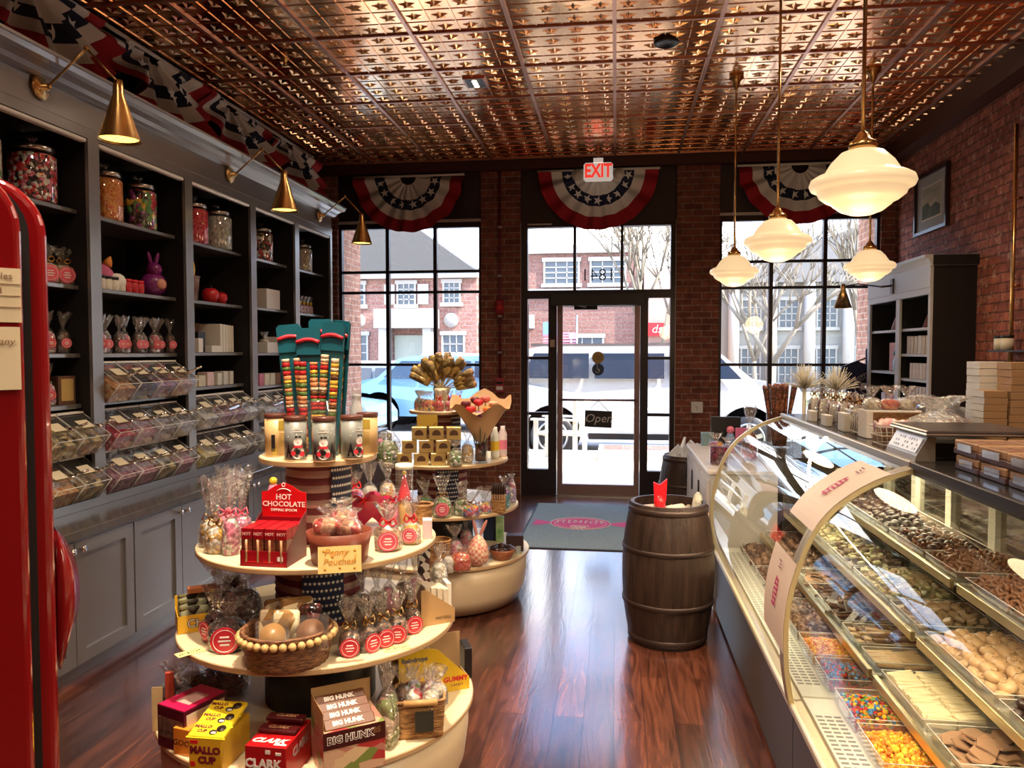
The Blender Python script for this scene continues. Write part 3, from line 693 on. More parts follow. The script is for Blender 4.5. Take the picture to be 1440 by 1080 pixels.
SH = [[2.366, 1.953, 1.58, 1.302, 1.03], [2.366, 1.953, 1.58, 1.302, 1.03], [2.362, 1.953, 1.585, 1.34, 1.05], [2.362, 1.958, 1.58, 1.304, 1.03], [2.362, 1.955, 1.58, 1.304, 1.03]]
nm5 = ['with gold jars and treat bags, nearest the red cooler', 'with pink plush and a row of treat bags', 'with red jar and banana bucket', 'with white boxes', 'next to the front window']
for i in range(5):
    a, b_ = ST[i], ST[i+1]
    r = thing('bookcase', 'tall dark grey open bookcase '+nm5[i], 'bookcase', (0, 0, 0), 0, 'bookcases along the left wall')
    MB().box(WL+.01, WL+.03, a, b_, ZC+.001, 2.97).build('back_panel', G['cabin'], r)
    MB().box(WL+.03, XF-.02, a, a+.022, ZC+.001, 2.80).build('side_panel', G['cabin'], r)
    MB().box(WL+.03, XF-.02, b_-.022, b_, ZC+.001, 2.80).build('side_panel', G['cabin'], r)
    f = MB(); f.box(XF-.02, XF, a, a+.045, ZC+.001, 2.80).box(XF-.02, XF, b_-.045, b_, ZC+.001, 2.80).box(XF-.02, XF, a+.045, b_-.045, ZC+.001, .785).box(XF-.02, XF, a+.045, b_-.045, 2.745, 2.80)
    f.build('face_frame', cabm, r)
    MB().box(XF-.02, XF+.004, a, b_, 2.80, 2.825).box(WL+.03, XF-.004, a, b_, 2.825, 2.97).build('frieze', cabm, r)
    MB().bbox(XF-.045, XF-.004, a+.046, b_-.046, 2.722, 2.744, .006).build('pale_rail_moulding', mat('lit_moulding_paint', (.92, .84, .76), .25, spec=.8), r)  # rail moulding; the light it catches is put into its pale colour
    MB().box(WL+.03, XF-.02, a+.022, b_-.022, .765, .785).build('bottom_shelf', cabm, r)
    for z in SH[i]:
        MB().bbox(WL+.03, XS, a+.022, b_-.022, z-.024, z, .003).build('shelf', cabm, r)
prof = [(XF, 2.94), (XF+.02, 2.945), (XF+.04, 2.955), (XF+.055, 2.975), (XF+.09, 2.99), (XF+.13, 2.995), (XF+.14, 3.02), (XF+.15, 3.02), (XF+.15, 3.035), (XF-.2, 3.035), (XF-.2, 2.975), (XF, 2.972)]
m = MB(); m.prism([(x, z) for x, z in prof], 2.6, 7.50, 0, Matrix(((1, 0, 0, 0), (0, 0, 1, 0), (0, 1, 0, 0), (0, 0, 0, 1))))
tag(m.build('crown_moulding', mat('crown_paint', (.26, .235, .22), .25, coat=1, coatr=.2, coati=1.8)), 'long grey crown moulding along the top of the left bookcases', 'moulding')
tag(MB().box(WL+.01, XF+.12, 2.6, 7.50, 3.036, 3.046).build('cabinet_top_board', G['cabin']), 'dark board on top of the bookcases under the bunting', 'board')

# sconces
for i, y in enumerate((3.52, 5.41, 7.14)):
    s = thing('wall_lamp', 'brass cone wall lamp on a swing arm, '+['nearest of the three on the left wall', 'middle of the three on the left wall', 'farthest of the three, by the front window'][i], 'wall lamp', (XF+.004, y, 2.90), 0, None)
    MB().lathe([(.062, 0), (.062, .006), (.05, .014), (.018, .018), (.018, .045), (.001, .046)], 24, 0, RY(PI/2)).build('wall_plate', G['brass'], s)
    MB().rod((.04, 0, 0), (.262, -.01, .172), .0065).ball(.014, T(.262, -.01, .172)).rod((.262, -.01, .172), (.425, -.01, .0), .0055).ball(.012, T(.05, 0, 0)).build('arm', G['brass'], s)
    sh = MB().lathe([(.020, .0), (.024, -.03), (.026, -.07), (.098, -.285), (.101, -.29), (.095, -.285), (.022, -.072), (.001, -.07)], 28, 0, T(.425, -.01, .01), cap0=True, cap1=False).build('lamp_shade', G['brass'], s)
    MB().lathe([(.001, -.12), (.035, -.122), (.088, -.275), (.088, -.277), (.001, -.277)], 24, 0, T(.425, -.01, .01)).build('glowing_reflector', G['bulb'], sh)

# ---- bunting fans
def fan(name, label, loc, Rz, Rf, tilt=0, group=None, stars=9, seed=0, folds=11, amp=.05):
    """half-round pleated bunting; local x across, z up, faces -y"""
    o = thing(name, label, 'bunting', loc, Rz, group)
    q = random.Random(seed); ph = q.uniform(0, 6)
    def P3(r, a):
        f = amp*(r/Rf)*math.sin(folds*a*2+ph+1.2*math.sin(a*3+seed))*(1-.3*math.sin(a)) + amp*.5*math.sin(folds*a+2.3*seed)*(r/Rf)
        zz = -r*math.sin(a)*.98
        return (r*math.cos(a), -abs(tilt)*(-zz) + f - .02, zz)
    def band(r0, r1, name, m, n=64, k=4):
        vs = []; fs = []
        for i in range(k+1):
            for j in range(n+1): vs.append(P3((r0+(r1-r0)*i/k)*Rf, PI*j/n))
        for i in range(k):
            for j in range(n): fs.append((i*(n+1)+j, i*(n+1)+j+1, (i+1)*(n+1)+j+1, (i+1)*(n+1)+j))
        return MB().add(vs, fs, 0, None, True).build(name, m, o)
    band(.14, .42, 'white_centre', G['whc']); nb = band(.42, .60, 'navy_band', G['navy']); band(.60, .78, 'white_band', G['whc']); band(.78, 1.0, 'red_band', G['rdc'])
    st = MB()
    for k in range(stars):
        a = PI*(k+.5)/stars; p = Vector(P3(.51*Rf, a)); st.star(.052, .001, T(p.x, p.y-.012, p.z) @ RX(PI/2) @ RZ(a*3), 0, .4)
    st.build('white_stars', mat('star_cloth', (.85, .80, .74), .8) if 'star' not in G else G['star'], nb)
    MB().rod((-Rf*1.02, -.02, .012), (Rf*1.02, -.02, .012), .014).build('header_tape', G['whc'], o)
    return o
G['star'] = mat('star_cloth', (.88, .82, .76), .8)
fan('bunting_fan', 'stars and stripes bunting fan above the left shop window', (-2.29, 8.38, 3.52), 0, .62, .02, None, 8, 1, 9, .045)
fan('bunting_fan', 'stars and stripes bunting fan above the entrance door, behind the EXIT sign', (-.20, 8.36, 3.52), 0, .64, .02, None, 9, 2, 9, .045)
fan('bunting_fan', 'stars and stripes bunting fan above the right shop window, behind the pendants', (1.88, 8.38, 3.52), 0, .62, .02, None, 8, 3, 9, .045)
fl5 = ['nearest the viewer at the ceiling corner', 'second from the viewer, above the nearest wall lamp', 'third from the viewer', 'fourth from the viewer, above the middle wall lamp', 'farthest one, beside the front window corner']
for i in range(5):
    fan('bunting_fan', 'crumpled flag bunting on the left wall, '+fl5[i], (-3.22, 2.75+i*1.13, 3.64), PI/2, .60, .42, None, 8, 5+i, 8, .10)

# ---- fridge
E0 = Vector((-1.335, 1.60, 0)); th_ = R(40)
fz = thing('vending_cooler', 'tall rounded glossy red cooler at the left edge of the picture', 'cooler', tuple(E0), -(th_)+PI/2)   # local: x to the right along the front, y away from viewer
fz.rotation_euler = (0, 0, PI/2-th_)
def rounded_front(x0, x1, z0, z1, r, n=8):
    pts = [(x0, z0), (x1, z0)]
    for k in range(n+1): a = PI/2*k/n; pts.append((x1-r+r*math.cos(a), z1-r+r*math.sin(a)))
    for k in range(n+1): a = PI/2+PI/2*k/n; pts.append((x0+r+r*math.cos(a), z1-r+r*math.sin(a)))
    return pts
A90 = RX(PI/2) @ SC(1, 1, -1)   # prism z -> +y
body = MB().prism(rounded_front(-.80, .054, .02, 1.995, .13), .045, .66, 0, A90)
bo = body.build('body', G['fridge'], fz)
bv = bo.modifiers.new('edge', 'BEVEL'); bv.width = .022; bv.segments = 4; bv.limit_method = 'ANGLE'; bv.angle_limit = R(50)
MB().prism(rounded_front(-.775, .010, .03, 1.985, .13), .02, .05, 0, A90).build('gasket', G['black'], fz)
do = MB().prism(rounded_front(-.785, -.012, .03, 2.01, .15), -.03, .022, 0, A90).build('door', G['fridge'], fz)
bv = do.modifiers.new('edge', 'BEVEL'); bv.width = .018; bv.segments = 4; bv.limit_method = 'ANGLE'; bv.angle_limit = R(50)
MB().box(-.55, -.018, -.034, -.031, 1.655, 1.775).build('label_plate', G['paper'], do)
MB().box(-.55, -.022, -.034, -.031, 1.505, 1.645).build('label_plate', G['paper'], do)
inkb = mat('brown_ink', (.28, .17, .09), .6)
text('Coca-Cola Bottles', .021, inkb, do, T(-.034, -.0355, 1.757) @ RX(PI/2), name='plate_lettering', align='RIGHT')
mm = MB()
for k, (w, z) in enumerate(((.08, 1.725), (.075, 1.702), (.06, 1.675))): mm.box(-.18-w, -.055-.012*k, -.0355, -.0345, z-.007, z+.007)
mm.box(-.5, -.02, -.0355, -.0345, 1.739, 1.7405).box(-.5, -.02, -.0355, -.0345, 1.713, 1.7145).box(-.5, -.02, -.0355, -.0345, 1.688, 1.6895)
mm.build('plate_lines', inkb, do)
text('Bottling Company', .022, inkb, do, T(-.034, -.0355, 1.612) @ RX(PI/2), name='plate_lettering', shear=.3, align='RIGHT')
mm = MB()
for k, w in enumerate((.18, .16, .20)): mm.box(-.20-w/2, -.07-.01*k, -.0355, -.0345, 1.585-.016*k, 1.588-.016*k)
mm.build('plate_lines', inkb, do)
# fin handle on the body side
h = MB(); vs = []; fs = []; n = 14
for k in range(n+1):
    t = k/n; z = 1.145-.35*t; w = .052*math.sin(PI*min(1, t*1.0))**.75*(1.15-.15*t)
    vs += [(.068, .10, z), (.072+w*.55, .12, z-.004), (.074+w, .165, z), (.066, .24, z)]
for k in range(n):
    for j in range(3):
        fs.append((k*4+j, k*4+j+1, k*4+5+j, k*4+4+j))
    fs.append((k*4+3, k*4, k*4+4, k*4+7))
ho = h.add(vs, fs, 0, None, True).build('handle', G['fridge'], fz)

# ---- jars
def jar(label, loc, r, hh, fill, name='candy_jar', group=None):
    j = thing(name, label, 'jar', loc, 0, group)
    MB().lathe([(r*.93, .006), (r*.955, .02), (r*.955, hh*.90), (r*.8, hh*.94), (.001, hh*.95)], 28).build('candy', fill, j)
    MB().lathe([(r*.95, 0), (r, .012), (r, hh*.90), (r*.93, hh*.96), (r*.80, hh)], 30, cap1=False).build('glass', G['jarg'], j)
    l = MB().lathe([(r*.86, hh*.985), (r*.90, hh*.99), (r*.90, hh+.018), (r*.84, hh+.026), (r*.5, hh+.034), (r*.2, hh+.040)], 28).build('lid', mat('jar_lid', (.40, .36, .33), .25, .9) if 'jl' not in G else G['jl'], j)
    kb = MB().lathe([(r*.16, hh+.038), (r*.12, hh+.048), (r*.28, hh+.062), (r*.24, hh+.080), (.001, hh+.086)], 14).build('lid_knob', G['jarg'], l)
    return j
G['jl'] = mat('jar_lid', (.42, .38, .35), .22, .95)
cR, cB, cW, cY, cO, cG_, cP, cK, cPu, cBr, cBl = (.55, .02, .03), (.03, .02, .02), (.75, .68, .60), (.75, .42, .05), (.80, .22, .04), (.12, .30, .08), (.75, .18, .30), (.02, .01, .01), (.30, .05, .22), (.14, .05, .02), (.05, .12, .40)
jx = -3.04
for lb, y, r, hh, cols, sc, zz in (('large jar of pale candy behind the red cooler, top shelf', 3.33, .115, .27, [cW, (.6, .45, .3), cG_], 45, 2.366),
    ('large glass jar of red and black candies on the top shelf above the cooler', 3.70, .118, .27, [cR, cB, cW, cR, cK, cP], 60, 2.366),
    ('glass jar full of orange candies on the top shelf', 4.28, .10, .27, [cO, (.85, .35, .06), (.70, .14, .02), (.8, .3, .1)], 75, 2.366),
    ('jar of mixed dark and yellow candies on the top shelf beside the orange jar', 4.61, .110, .265, [cB, cR, cY, cPu, cK, cG_], 30, 2.366),
    ('glass jar full of bright red candy on the top shelf', 5.25, .105, .27, [(.75, .02, .05), (.55, .01, .04), (.8, .08, .1)], 70, 2.362),
    ('glass jar of grey-white candies on the top shelf beside the red jar', 5.57, .12, .27, [(.45, .42, .35), (.35, .33, .3), (.6, .55, .48)], 40, 2.362),
    ('narrow jar of green and white candies, top shelf of the fourth bookcase', 6.07, .08, .26, [cW, cG_, cR, (.6, .5, .4)], 40, 2.362),
    ('jar of red and brown wrapped candies, top shelf of the fourth bookcase', 6.33, .10, .26, [cR, cBr, cW, cB], 38, 2.362),
    ('narrow jar of cream candies, top shelf by the window', 6.94, .08, .25, [cW, (.65, .55, .4)], 60, 2.362),
    ('wide jar of beige candies, top shelf by the window', 7.20, .10, .24, [(.6, .5, .38), (.5, .4, .3)], 60, 2.362)):
    jar(lb, (jx, y, zz), r, hh, candy('jar_candy', cols, sc))

# ---- cello gift bags
def bagshape(w, d, hb, hn, ht, seed=0, lump=.06, n=18):
    """film: pouch to hb, gathered neck at hn, flared crown up to ht"""
    q = random.Random(seed); ph = [q.uniform(0, 6) for _ in range(4)]
    prof = [(.86, .0), (1.0, .10*hb), (1.02, .55*hb), (.88, .82*hb), (.55, hb), (.22, hn-.004), (.16, hn), (.24, hn+.15*(ht-hn)), (.55, hn+.55*(ht-hn)), (.82, ht)]
    vs = []; fs = []
    for k, (rr, z) in enumerate(prof):
        for i in range(n):
            a = 2*PI*i/n; j = 1+(.10 if k < 5 else .30)*math.sin(5*a+ph[0]+k*.4)*(k > 2)+lump*math.sin(3*a+ph[1]+k)
            dx = (.10*math.cos(ph[2])*max(0, z-hn)); zz = z+(.10*(ht-hn)*math.sin(4*a+ph[3]) if k == len(prof)-1 else 0)
            vs.append((rr*w/2*math.cos(a)*j+dx, rr*d/2*math.sin(a)*j, zz))
    for k in range(len(prof)-1):
        for i in range(n): fs.append((k*n+i, k*n+(i+1) % n, (k+1)*n+(i+1) % n, (k+1)*n+i))
    fs.append(tuple(range(n-1, -1, -1)))
    return MB().add(vs, fs, 0, None, True)
def fillshape(w, d, h_, seed=0, n=14):
    q = random.Random(seed); ph = q.uniform(0, 6)
    return MB().lathe([(.80, .002), (.93, .12*h_), (.94, .6*h_), (.80, .86*h_), (.45, .99*h_), (.01, 1.0*h_)], n, 0, SC(w/2, d/2, 1), fr=lambda a, k, z: 1+.07*math.sin(3*a+ph+k))
def bag(name, label, loc, w, d, hb, ht, fill, rz=0, lab=None, tie=None, seed=0, group=None, neck=None, labz=.45, film_=None, cat='treat bag', labr=.36, tilt=0):
    hn = neck or hb*1.12
    o = thing(name, label, cat, loc, rz, group)
    if tilt: o.rotation_euler = (R(tilt), 0, rz)
    fillshape(w, d, hb*.95, seed).build('contents', fill, o)
    bagshape(w, d, hb, hn, ht, seed).build('cellophane', film_ or G['cello'], o)
    if tie:
        t_ = MB().tube([(w*.10*math.cos(a), d*.10*math.sin(a), hn) for a in [k*PI/5 for k in range(10)]], .0035, 6, 0, True)
        for s in (-1, 1): t_.tube([(0, -d*.1, hn), (s*w*.22, -d*.18, hn+.018), (s*w*.30, -d*.16, hn-.004), (s*w*.16, -d*.16, hn-.012), (0, -d*.1, hn)], .004, 5)
        t_.build('ribbon', tie, o)
    if lab:
        l = MB().lathe([(w*labr, 0), (w*labr, .0015)], 24, 0, T(0, -d*.52, hb*labz) @ RX(PI/2+.05), False)
        l.build('round_label', lab, o)
        r_ = MB(); rr = w*labr*.80
        r_.tube([(rr*math.cos(a), -d*.52-.003, hb*labz+rr*math.sin(a)) for a in [k*PI/10 for k in range(20)]], w*.010, 4, 0, True)
        for k in (-1, 0, 1): r_.box(-rr*.55+abs(k)*rr*.15, rr*.55-abs(k)*rr*.15, -d*.52-.004, -d*.52-.002, hb*labz+k*rr*.35-w*.02, hb*labz+k*rr*.35+w*.02)
        r_.build('label_print', G['star'], o)
    return o
f_red = candy('red_candies', [cR, cP, (.7, .05, .06), cW], 55); f_cho = candy('chocolate_candies', [cBr, cK, (.1, .03, .02), (.25, .11, .05)], 50)
f_gold = candy('golden_popcorn', [cW, cY, (.7, .5, .3), (.8, .6, .4)], 60); f_mix = candy('mixed_candies', [cR, cY, cG_, cW, cP, cBl], 55)
f_pink = candy('pink_candies', [cP, cW, (.8, .3, .4)], 50); f_grn = candy('green_candies', [cG_, (.2, .25, .1), cW, (.25, .3, .12)], 50); f_nut = candy('nut_candies', [(.45, .22, .1), (.3, .13, .06), (.6, .35, .18)], 55)
f_org = candy('orange_candies', [(.85, .12, .04), cO, (.7, .05, .03)], 60); f_cream = candy('cream_candies', [cW, (.7, .6, .45)], 60)
def cp_(proto, loc, rz, label=None, group=None, scale=None): return dup(proto, loc, rz, label, group, scale=scale)
OR = ['first', 'second', 'third', 'fourth', 'fifth', 'sixth', 'seventh', 'eighth', 'ninth', 'tenth', 'eleventh', 'twelfth']
# row B bay 1 (popcorn bags), row C bays 1,2
A0 = -PI/2+.35
p1 = bag('treat_bag', '', (0, 0, -9), .125, .10, .115, .20, f_gold, 0, G['pinkl'], G['brass'], 1)
p2 = bag('treat_bag', '', (0, 0, -9), .075, .08, .125, .225, f_cho, 0, G['pinkl'], None, 2, labr=.36)
p3 = bag('treat_bag', '', (0, 0, -9), .075, .08, .125, .225, f_pink, 0, G['redl'], None, 3, labr=.34)
for k in range(4): dup(p1, (-3.0, 3.48+k*.125, 1.953), PI/2-.5, OR[k]+' from the left of the pink-labelled popcorn bags on the shelf beside the cooler', 'popcorn bags beside the cooler')
for k in range(4): dup(p2 if k % 2 else p3, (-3.0, 3.50+k*.115, 1.58), PI/2-.5, OR[k]+' from the left of the treat bags one shelf below the popcorn bags', 'treat bags beside the cooler')
for k in range(2): dup(p3, (-3.0, 3.60+k*.12, 1.302), PI/2-.5, ('left' if k == 0 else 'right')+' treat bag beside the brown gift box on the shelf left of the acrylic bins', 'treat bags by the brown gift box')
gb = thing('gift_box', 'brown window gift box standing on the shelf beside two treat bags', 'box', (-3.0, 3.83, 1.302), PI/2-.3)
MB().bbox(-.05, .05, -.04, .04, 0, .155, .002).build('carton', mat('brown_box', (.12, .05, .03), .5), gb); MB().box(-.035, .035, -.043, -.040, .02, .14).build('window', G['goldc'], gb)
for k in range(10): dup([p2, p3, p2][k % 3], (-3.0+.03*(k % 2), 4.02+k*.088, 1.58), PI/2-.5, OR[k]+' from the left in the long row of red-labelled treat bags', 'row of treat bags on the middle shelf')
for p_ in (p1, p2, p3):
    for ch in list(p_.children): bpy.data.objects.remove(ch)
    bpy.data.objects.remove(p_)

# ---- bins
def bin_(label, loc, w, fill, lidopen=False, scoop=True):
    """acrylic candy bin, local +x is the front"""
    o = thing('candy_bin', label, 'candy bin', loc, 0, 'clear acrylic candy bins')
    pr = [(0, 0), (.12, 0), (.205, .105), (.20, .115), (.035, .225), (0, .225)]
    XZ = Matrix(((1, 0, 0, 0), (0, 0, 1, 0), (0, 1, 0, 0), (0, 0, 0, 1)))
    m = MB()
    def wall(p, q, t=.003, y0=0, y1=w): m.add([(p[0], y0, p[1]), (q[0], y0, q[1]), (q[0], y1, q[1]), (p[0], y1, p[1])], [(0, 1, 2, 3)])
    wall(pr[0], pr[1]); wall(pr[1], pr[2]); wall(pr[5], pr[0])
    for y in (0, w): m.add([(x, y, z) for x, z in pr], [tuple(range(6))])
    m.build('bin_body', G['acryl'], o)
    ed = MB()
    for a, b2 in ((pr[1], pr[2]), (pr[2], pr[4])):
        for y in (.002, w-.002): ed.rod((a[0], y, a[1]), (b2[0], y, b2[1]), .0022, 5)
    ed.rod((pr[2][0], 0, pr[2][1]), (pr[2][0], w, pr[2][1]), .0022, 5); ed.build('polished_edge', G['white'], o)
    lv = .72
    MB().prism([(.005, .004), (.115, .004), (.115+.08*lv, .004+.1*lv), (.10, .135), (.03, .15), (.005, .15)], .006, w-.006, 0, XZ).build('candy', fill, o)
    l = MB().box(-.085, .085, .004, w-.004, -.0015, .0015, 0, T(.118, 0, .168) @ RY(R(33.5))).build('lid', G['acryl'], o)
    MB().box(0, .045, .004, w-.004, .222, .232).build('back_strip', G['whc'], o)
    MB().box(-.032, .032, w*.26, w*.70, .004, .0065, 0, T(.125, 0, .168) @ RY(R(33.5))).build('name_card', G['paper'], l)
    if scoop:
        s = MB().rod((.17, w*.82, .16), (.235, w*.93, .19), .007).ball(.022, T(.155, w*.80, .155) @ SC(1.3, .8, .6)); s.build('scoop', G['chrome'], o)
    return o
bt = candy('dark_licorice', [cK, (.05, .03, .04), (.12, .08, .1)], 60); bpnk = candy('pale_pink_gums', [(.55, .25, .3), (.4, .15, .22), (.6, .4, .45)], 55)
bred = candy('red_gummies', [(.45, .03, .08), (.6, .1, .15), (.3, .02, .05), (.7, .4, .4)], 60, stretch=(1, .5, 1)); bgr = candy('grey_sours', [(.35, .3, .32), (.5, .45, .45), (.25, .2, .25)], 60)
bor = candy('amber_gums', [(.6, .3, .12), (.5, .2, .08), (.7, .45, .25)], 45); bpu = candy('purple_jellies', [(.25, .08, .15), (.4, .18, .22), (.5, .3, .35)], 40)
bwh = candy('white_mints', [(.75, .72, .7), (.6, .58, .6), (.8, .78, .7)], 45); byl = candy('yellow_gums', [(.75, .6, .2), (.7, .55, .3), (.8, .75, .5)], 50); bgd = candy('gold_wrappers', [(.5, .35, .15), (.3, .2, .1), (.7, .55, .3), (.1, .08, .05)], 28)
rows = [('upper shelf', 1.302), ('middle shelf', 1.03), ('bottom shelf', .785)]
fills2 = [[bor, bt, bpu, bor], [bred, bpnk, bgr, bgr], [bpu, bpnk, bgd, bpnk]]
for ri, (rn, z) in enumerate(rows):
    for k in range(4):
        bin_('clear candy bin, '+OR[k]+' from left on the '+rn+' of the second bookcase', (-2.955, 3.962+k*.207, z), .203, fills2[ri][k])
for ri, (rn, z) in enumerate(rows[1:]):
    for k in range(2): bin_('bin of wrapped sweets, '+['left', 'right'][k]+' one on the '+rn+' beside the red cooler', (-2.955, 3.46+k*.212, z), .207, [[bgd, bgd], [bor, bgd]][ri][k])
f3 = [[bwh, bpnk, bpnk, bwh], [byl, bpu, bwh, bgd]]
for ri, z in enumerate((1.05, .785)):
    for k in range(4): bin_('clear bin of pale candy, '+OR[k]+' from left, '+['upper', 'lower'][ri]+' bin shelf of the third bookcase', (-2.955, 4.905+k*.205, z), .20, f3[ri][k])
for ri, z in enumerate((1.03, .785)):
    for k in range(3): bin_('clear candy bin, '+OR[k]+' from left, '+['upper', 'lower'][ri]+' bin shelf of the fourth bookcase', (-2.955, 5.83+k*.235, z), .23, [bwh, bpnk, bgr][k])
for k in range(3): bin_('clear acrylic candy bin, '+OR[k]+' from the left in the bookcase by the window', (-2.955, 6.68+k*.235, 1.03), .23, [bwh, bpnk, bgr][k])

# ---- shelf B bay 2: plush, small jars, purple bunny
pl = thing('pink_plush', 'round pink plush animal on the shelf behind the small labelled jars', 'plush toy', (-3.08, 4.22, 1.953), PI/2-.5)
pk = mat('pink_fur', (.72, .16, .30), .9, bump=.6, bscale=120); orf = mat('orange_felt', (.80, .28, .05), .8)
MB().ball(.10, T(0, 0, .085), 0, 20, 12, 1.15, .9, .85).build('body', pk, pl)
MB().ball(.055, T(.11, -.05, .06), 0, 14, 8, 1, .6, .9).build('snout', G['star'], pl)
for s in (-1, 1): MB().lathe([(.03, 0), (.022, .03), (.004, .06)], 10, 0, T(.02+s*.05, -.01, .155) @ RY(s*.4)).build('ear', orf, pl)
MB().ball(.03, T(-.02, 0, .165), 0, 10, 6, 1.6, 1, .7).build('crest', orf, pl)
q1 = thing('pink_toy', 'pink and white soft toy at the left end of the plush shelf', 'plush toy', (-2.99, 4.05, 1.953), PI/2-.5)
MB().lathe([(.045, 0), (.055, .03), (.045, .09), (.03, .12)], 14).build('body', mat('pale_pink_fur', (.75, .42, .40), .9), q1); MB().ball(.042, T(0, 0, .14), 0, 14, 8).build('head', G['star'], q1)
for k in range(7):
    rd = k > 3; c_ = (.78, .70, .60) if not rd else (.55, .02, .03)
    j = thing('small_jar', ('small jar with white label and black lid, ' if not rd else 'small red preserve jar, ')+(OR[k] if not rd else OR[k-4])+' from the left in its row', 'jar', (-2.975, 4.13+k*.062, 1.953), 0, 'small jars on the plush shelf')
    MB().lathe([(.025, 0), (.027, .005), (.027, .058), (.022, .066)], 16).build('jar_body', mat('jar_label', c_, .3), j)
    MB().cyl(.026, .066, .082, 16).build('lid', G['black'] if not rd else G['redl'], j)
pb = thing('purple_bunny', 'purple glossy bunny shaped toy on the shelf', 'toy', (-3.02, 4.72, 1.953), PI/2-.5)
pm = mat('purple_foil', (.22, .02, .16), .25, bump=.2)
MB().ball(.085, T(0, 0, .08), 0, 18, 12, 1, .8, .95).build('body', pm, pb); MB().ball(.05, T(0, -.01, .175), 0, 14, 8).build('head', pm, pb)
for s in (-1, 1): MB().ball(.05, T(s*.024, 0, .245) @ RY(s*.25), 0, 10, 8, .3, .25, 1).build('ear', pm, pb)
MB().ball(.035, T(.02, -.062, .08), 0, 12, 8, 1, .4, 1).build('belly_patch', mat('belly_pattern', (.7, .3, .2), .4), pb)
# ---- shelf B bay 3: bucket, bananas, apples
bu = thing('white_bucket', 'decorated white bucket holding yellow bananas on the shelf', 'bucket', (-3.03, 5.12, 1.953))
MB().lathe([(.075, 0), (.095, .17), (.10, .172), (.09, .165), (.07, .02)], 22, cap1=False).build('pail', mat('bucket_print', (.62, .52, .45), .4, col2=(.30, .14, .10), vscale=18), bu)
bn = mat('banana_yellow', (.85, .55, .05), .5)
for k, (dx, dy, ta, lb) in enumerate(((-.02, -.04, .35, 'left of the three yellow candy bananas in the white bucket'), (.01, .05, -.1, 'middle and tallest of the three yellow candy bananas in the white bucket'), (-.01, .02, .15, 'right of the three yellow candy bananas in the white bucket'))):
    tag(MB().ball(.05, SC(.62, .62, 1.5) @ RX(ta), 0, 12, 8).build('candy_banana', bn, loc=(-3.03+dx, 5.12+dy, 2.16+.02*k)), lb, 'banana', 'bananas in the bucket')
ra = mat('red_apple', (.55, .015, .02), .25)
for k, (y, lb) in enumerate(((5.40, 'larger red candy apple on the shelf beside the bucket'), (5.55, 'smaller red candy apple at the right on the bucket shelf'))):
    a_ = thing('red_apple', lb, 'apple', (-3.0, y, 1.953)); r_ = .062-.012*k
    MB().lathe([(.2*r_, .0), (.7*r_, .1*r_), (1.0*r_, .8*r_), (.95*r_, 1.4*r_), (.55*r_, 1.75*r_), (.12*r_, 1.55*r_)], 18).build('fruit', ra, a_); MB().rod((0, 0, 1.5*r_), (.01, 0, 2.1*r_), .003).build('stem', G['barrel'], a_)
tag(MB().ball(.045, SC(.6, .6, 1.4), 0, 12, 8).build('pink_figure', pk, loc=(-3.08, 5.30, 2.015)), 'small pink figure between the bucket and the red apples', 'toy')
# ---- generic little boxes
def boxes(lst):
    for (nm, lb, cat, loc, s, col, rz, gp) in lst:
        tag(MB().bbox(-s[0]/2, s[0]/2, -s[1]/2, s[1]/2, 0, s[2], .002).build(nm, col if not isinstance(col, tuple) else mat(nm, col, .5, col2=tuple(c*.8 for c in col), vscale=14), loc=loc, rz=rz), lb, cat, gp)
wbx = mat('white_box', (.80, .74, .66), .5)
L = []
for k in range(5): L.append(('slim_white_box', OR[k]+' from the left of the upright slim white boxes on the third bookcase', 'box', (-3.06, 5.50+k*.042, 1.585), (.18, .036, .215-.002*k), wbx, 0, 'slim white boxes'))
L += [('brown_book', 'tall brown box leaning at the back of the third bookcase middle shelf', 'box', (-3.15, 5.35, 1.585), (.02, .26, .22), (.28, .16, .10), 0, None),
      ('open_tray', 'small white tray with brown packs at the left of the third bookcase middle shelf', 'tray', (-2.99, 4.99, 1.585), (.10, .13, .06), wbx, 0, None),
      ('snack_pack', 'golden brown snack pack standing in the small white tray', 'snack pack', (-3.0, 5.0, 1.646), (.05, .10, .07), (.45, .22, .10), .2, None),
      ('white_carton', 'white carton between the two trays on the third bookcase', 'box', (-2.98, 5.13, 1.585), (.10, .07, .10), wbx, .1, None),
      ('black_pack', 'black packet in the third bookcase beside the slim white boxes', 'snack pack', (-3.03, 5.27, 1.585), (.06, .10, .15), G['black'], 0, None),
      ('low_white_tray', 'low white tray in front of the black packet', 'tray', (-2.975, 5.38, 1.585), (.06, .14, .05), wbx, 0, None),
      ('large_white_box', 'large white box on the shelf of the fourth bookcase', 'box', (-3.05, 6.36, 1.958), (.20, .26, .17), mat('box_print', (.80, .72, .64), .5), 0, None),
      ('white_card_tray', 'white tray with a frilled bow pack, fourth bookcase', 'tray', (-3.0, 6.30, 1.58), (.14, .22, .09), wbx, 0, None),
      ('white_upright_box', 'upright white box at the right of the fourth bookcase, middle shelf', 'box', (-3.0, 6.50, 1.58), (.14, .05, .14), wbx, 0, None),
      ('narrow_white_box', 'narrow white box at the left of the fourth bookcase, middle shelf', 'box', (-3.0, 5.95, 1.58), (.14, .07, .15), wbx, 0, None)]
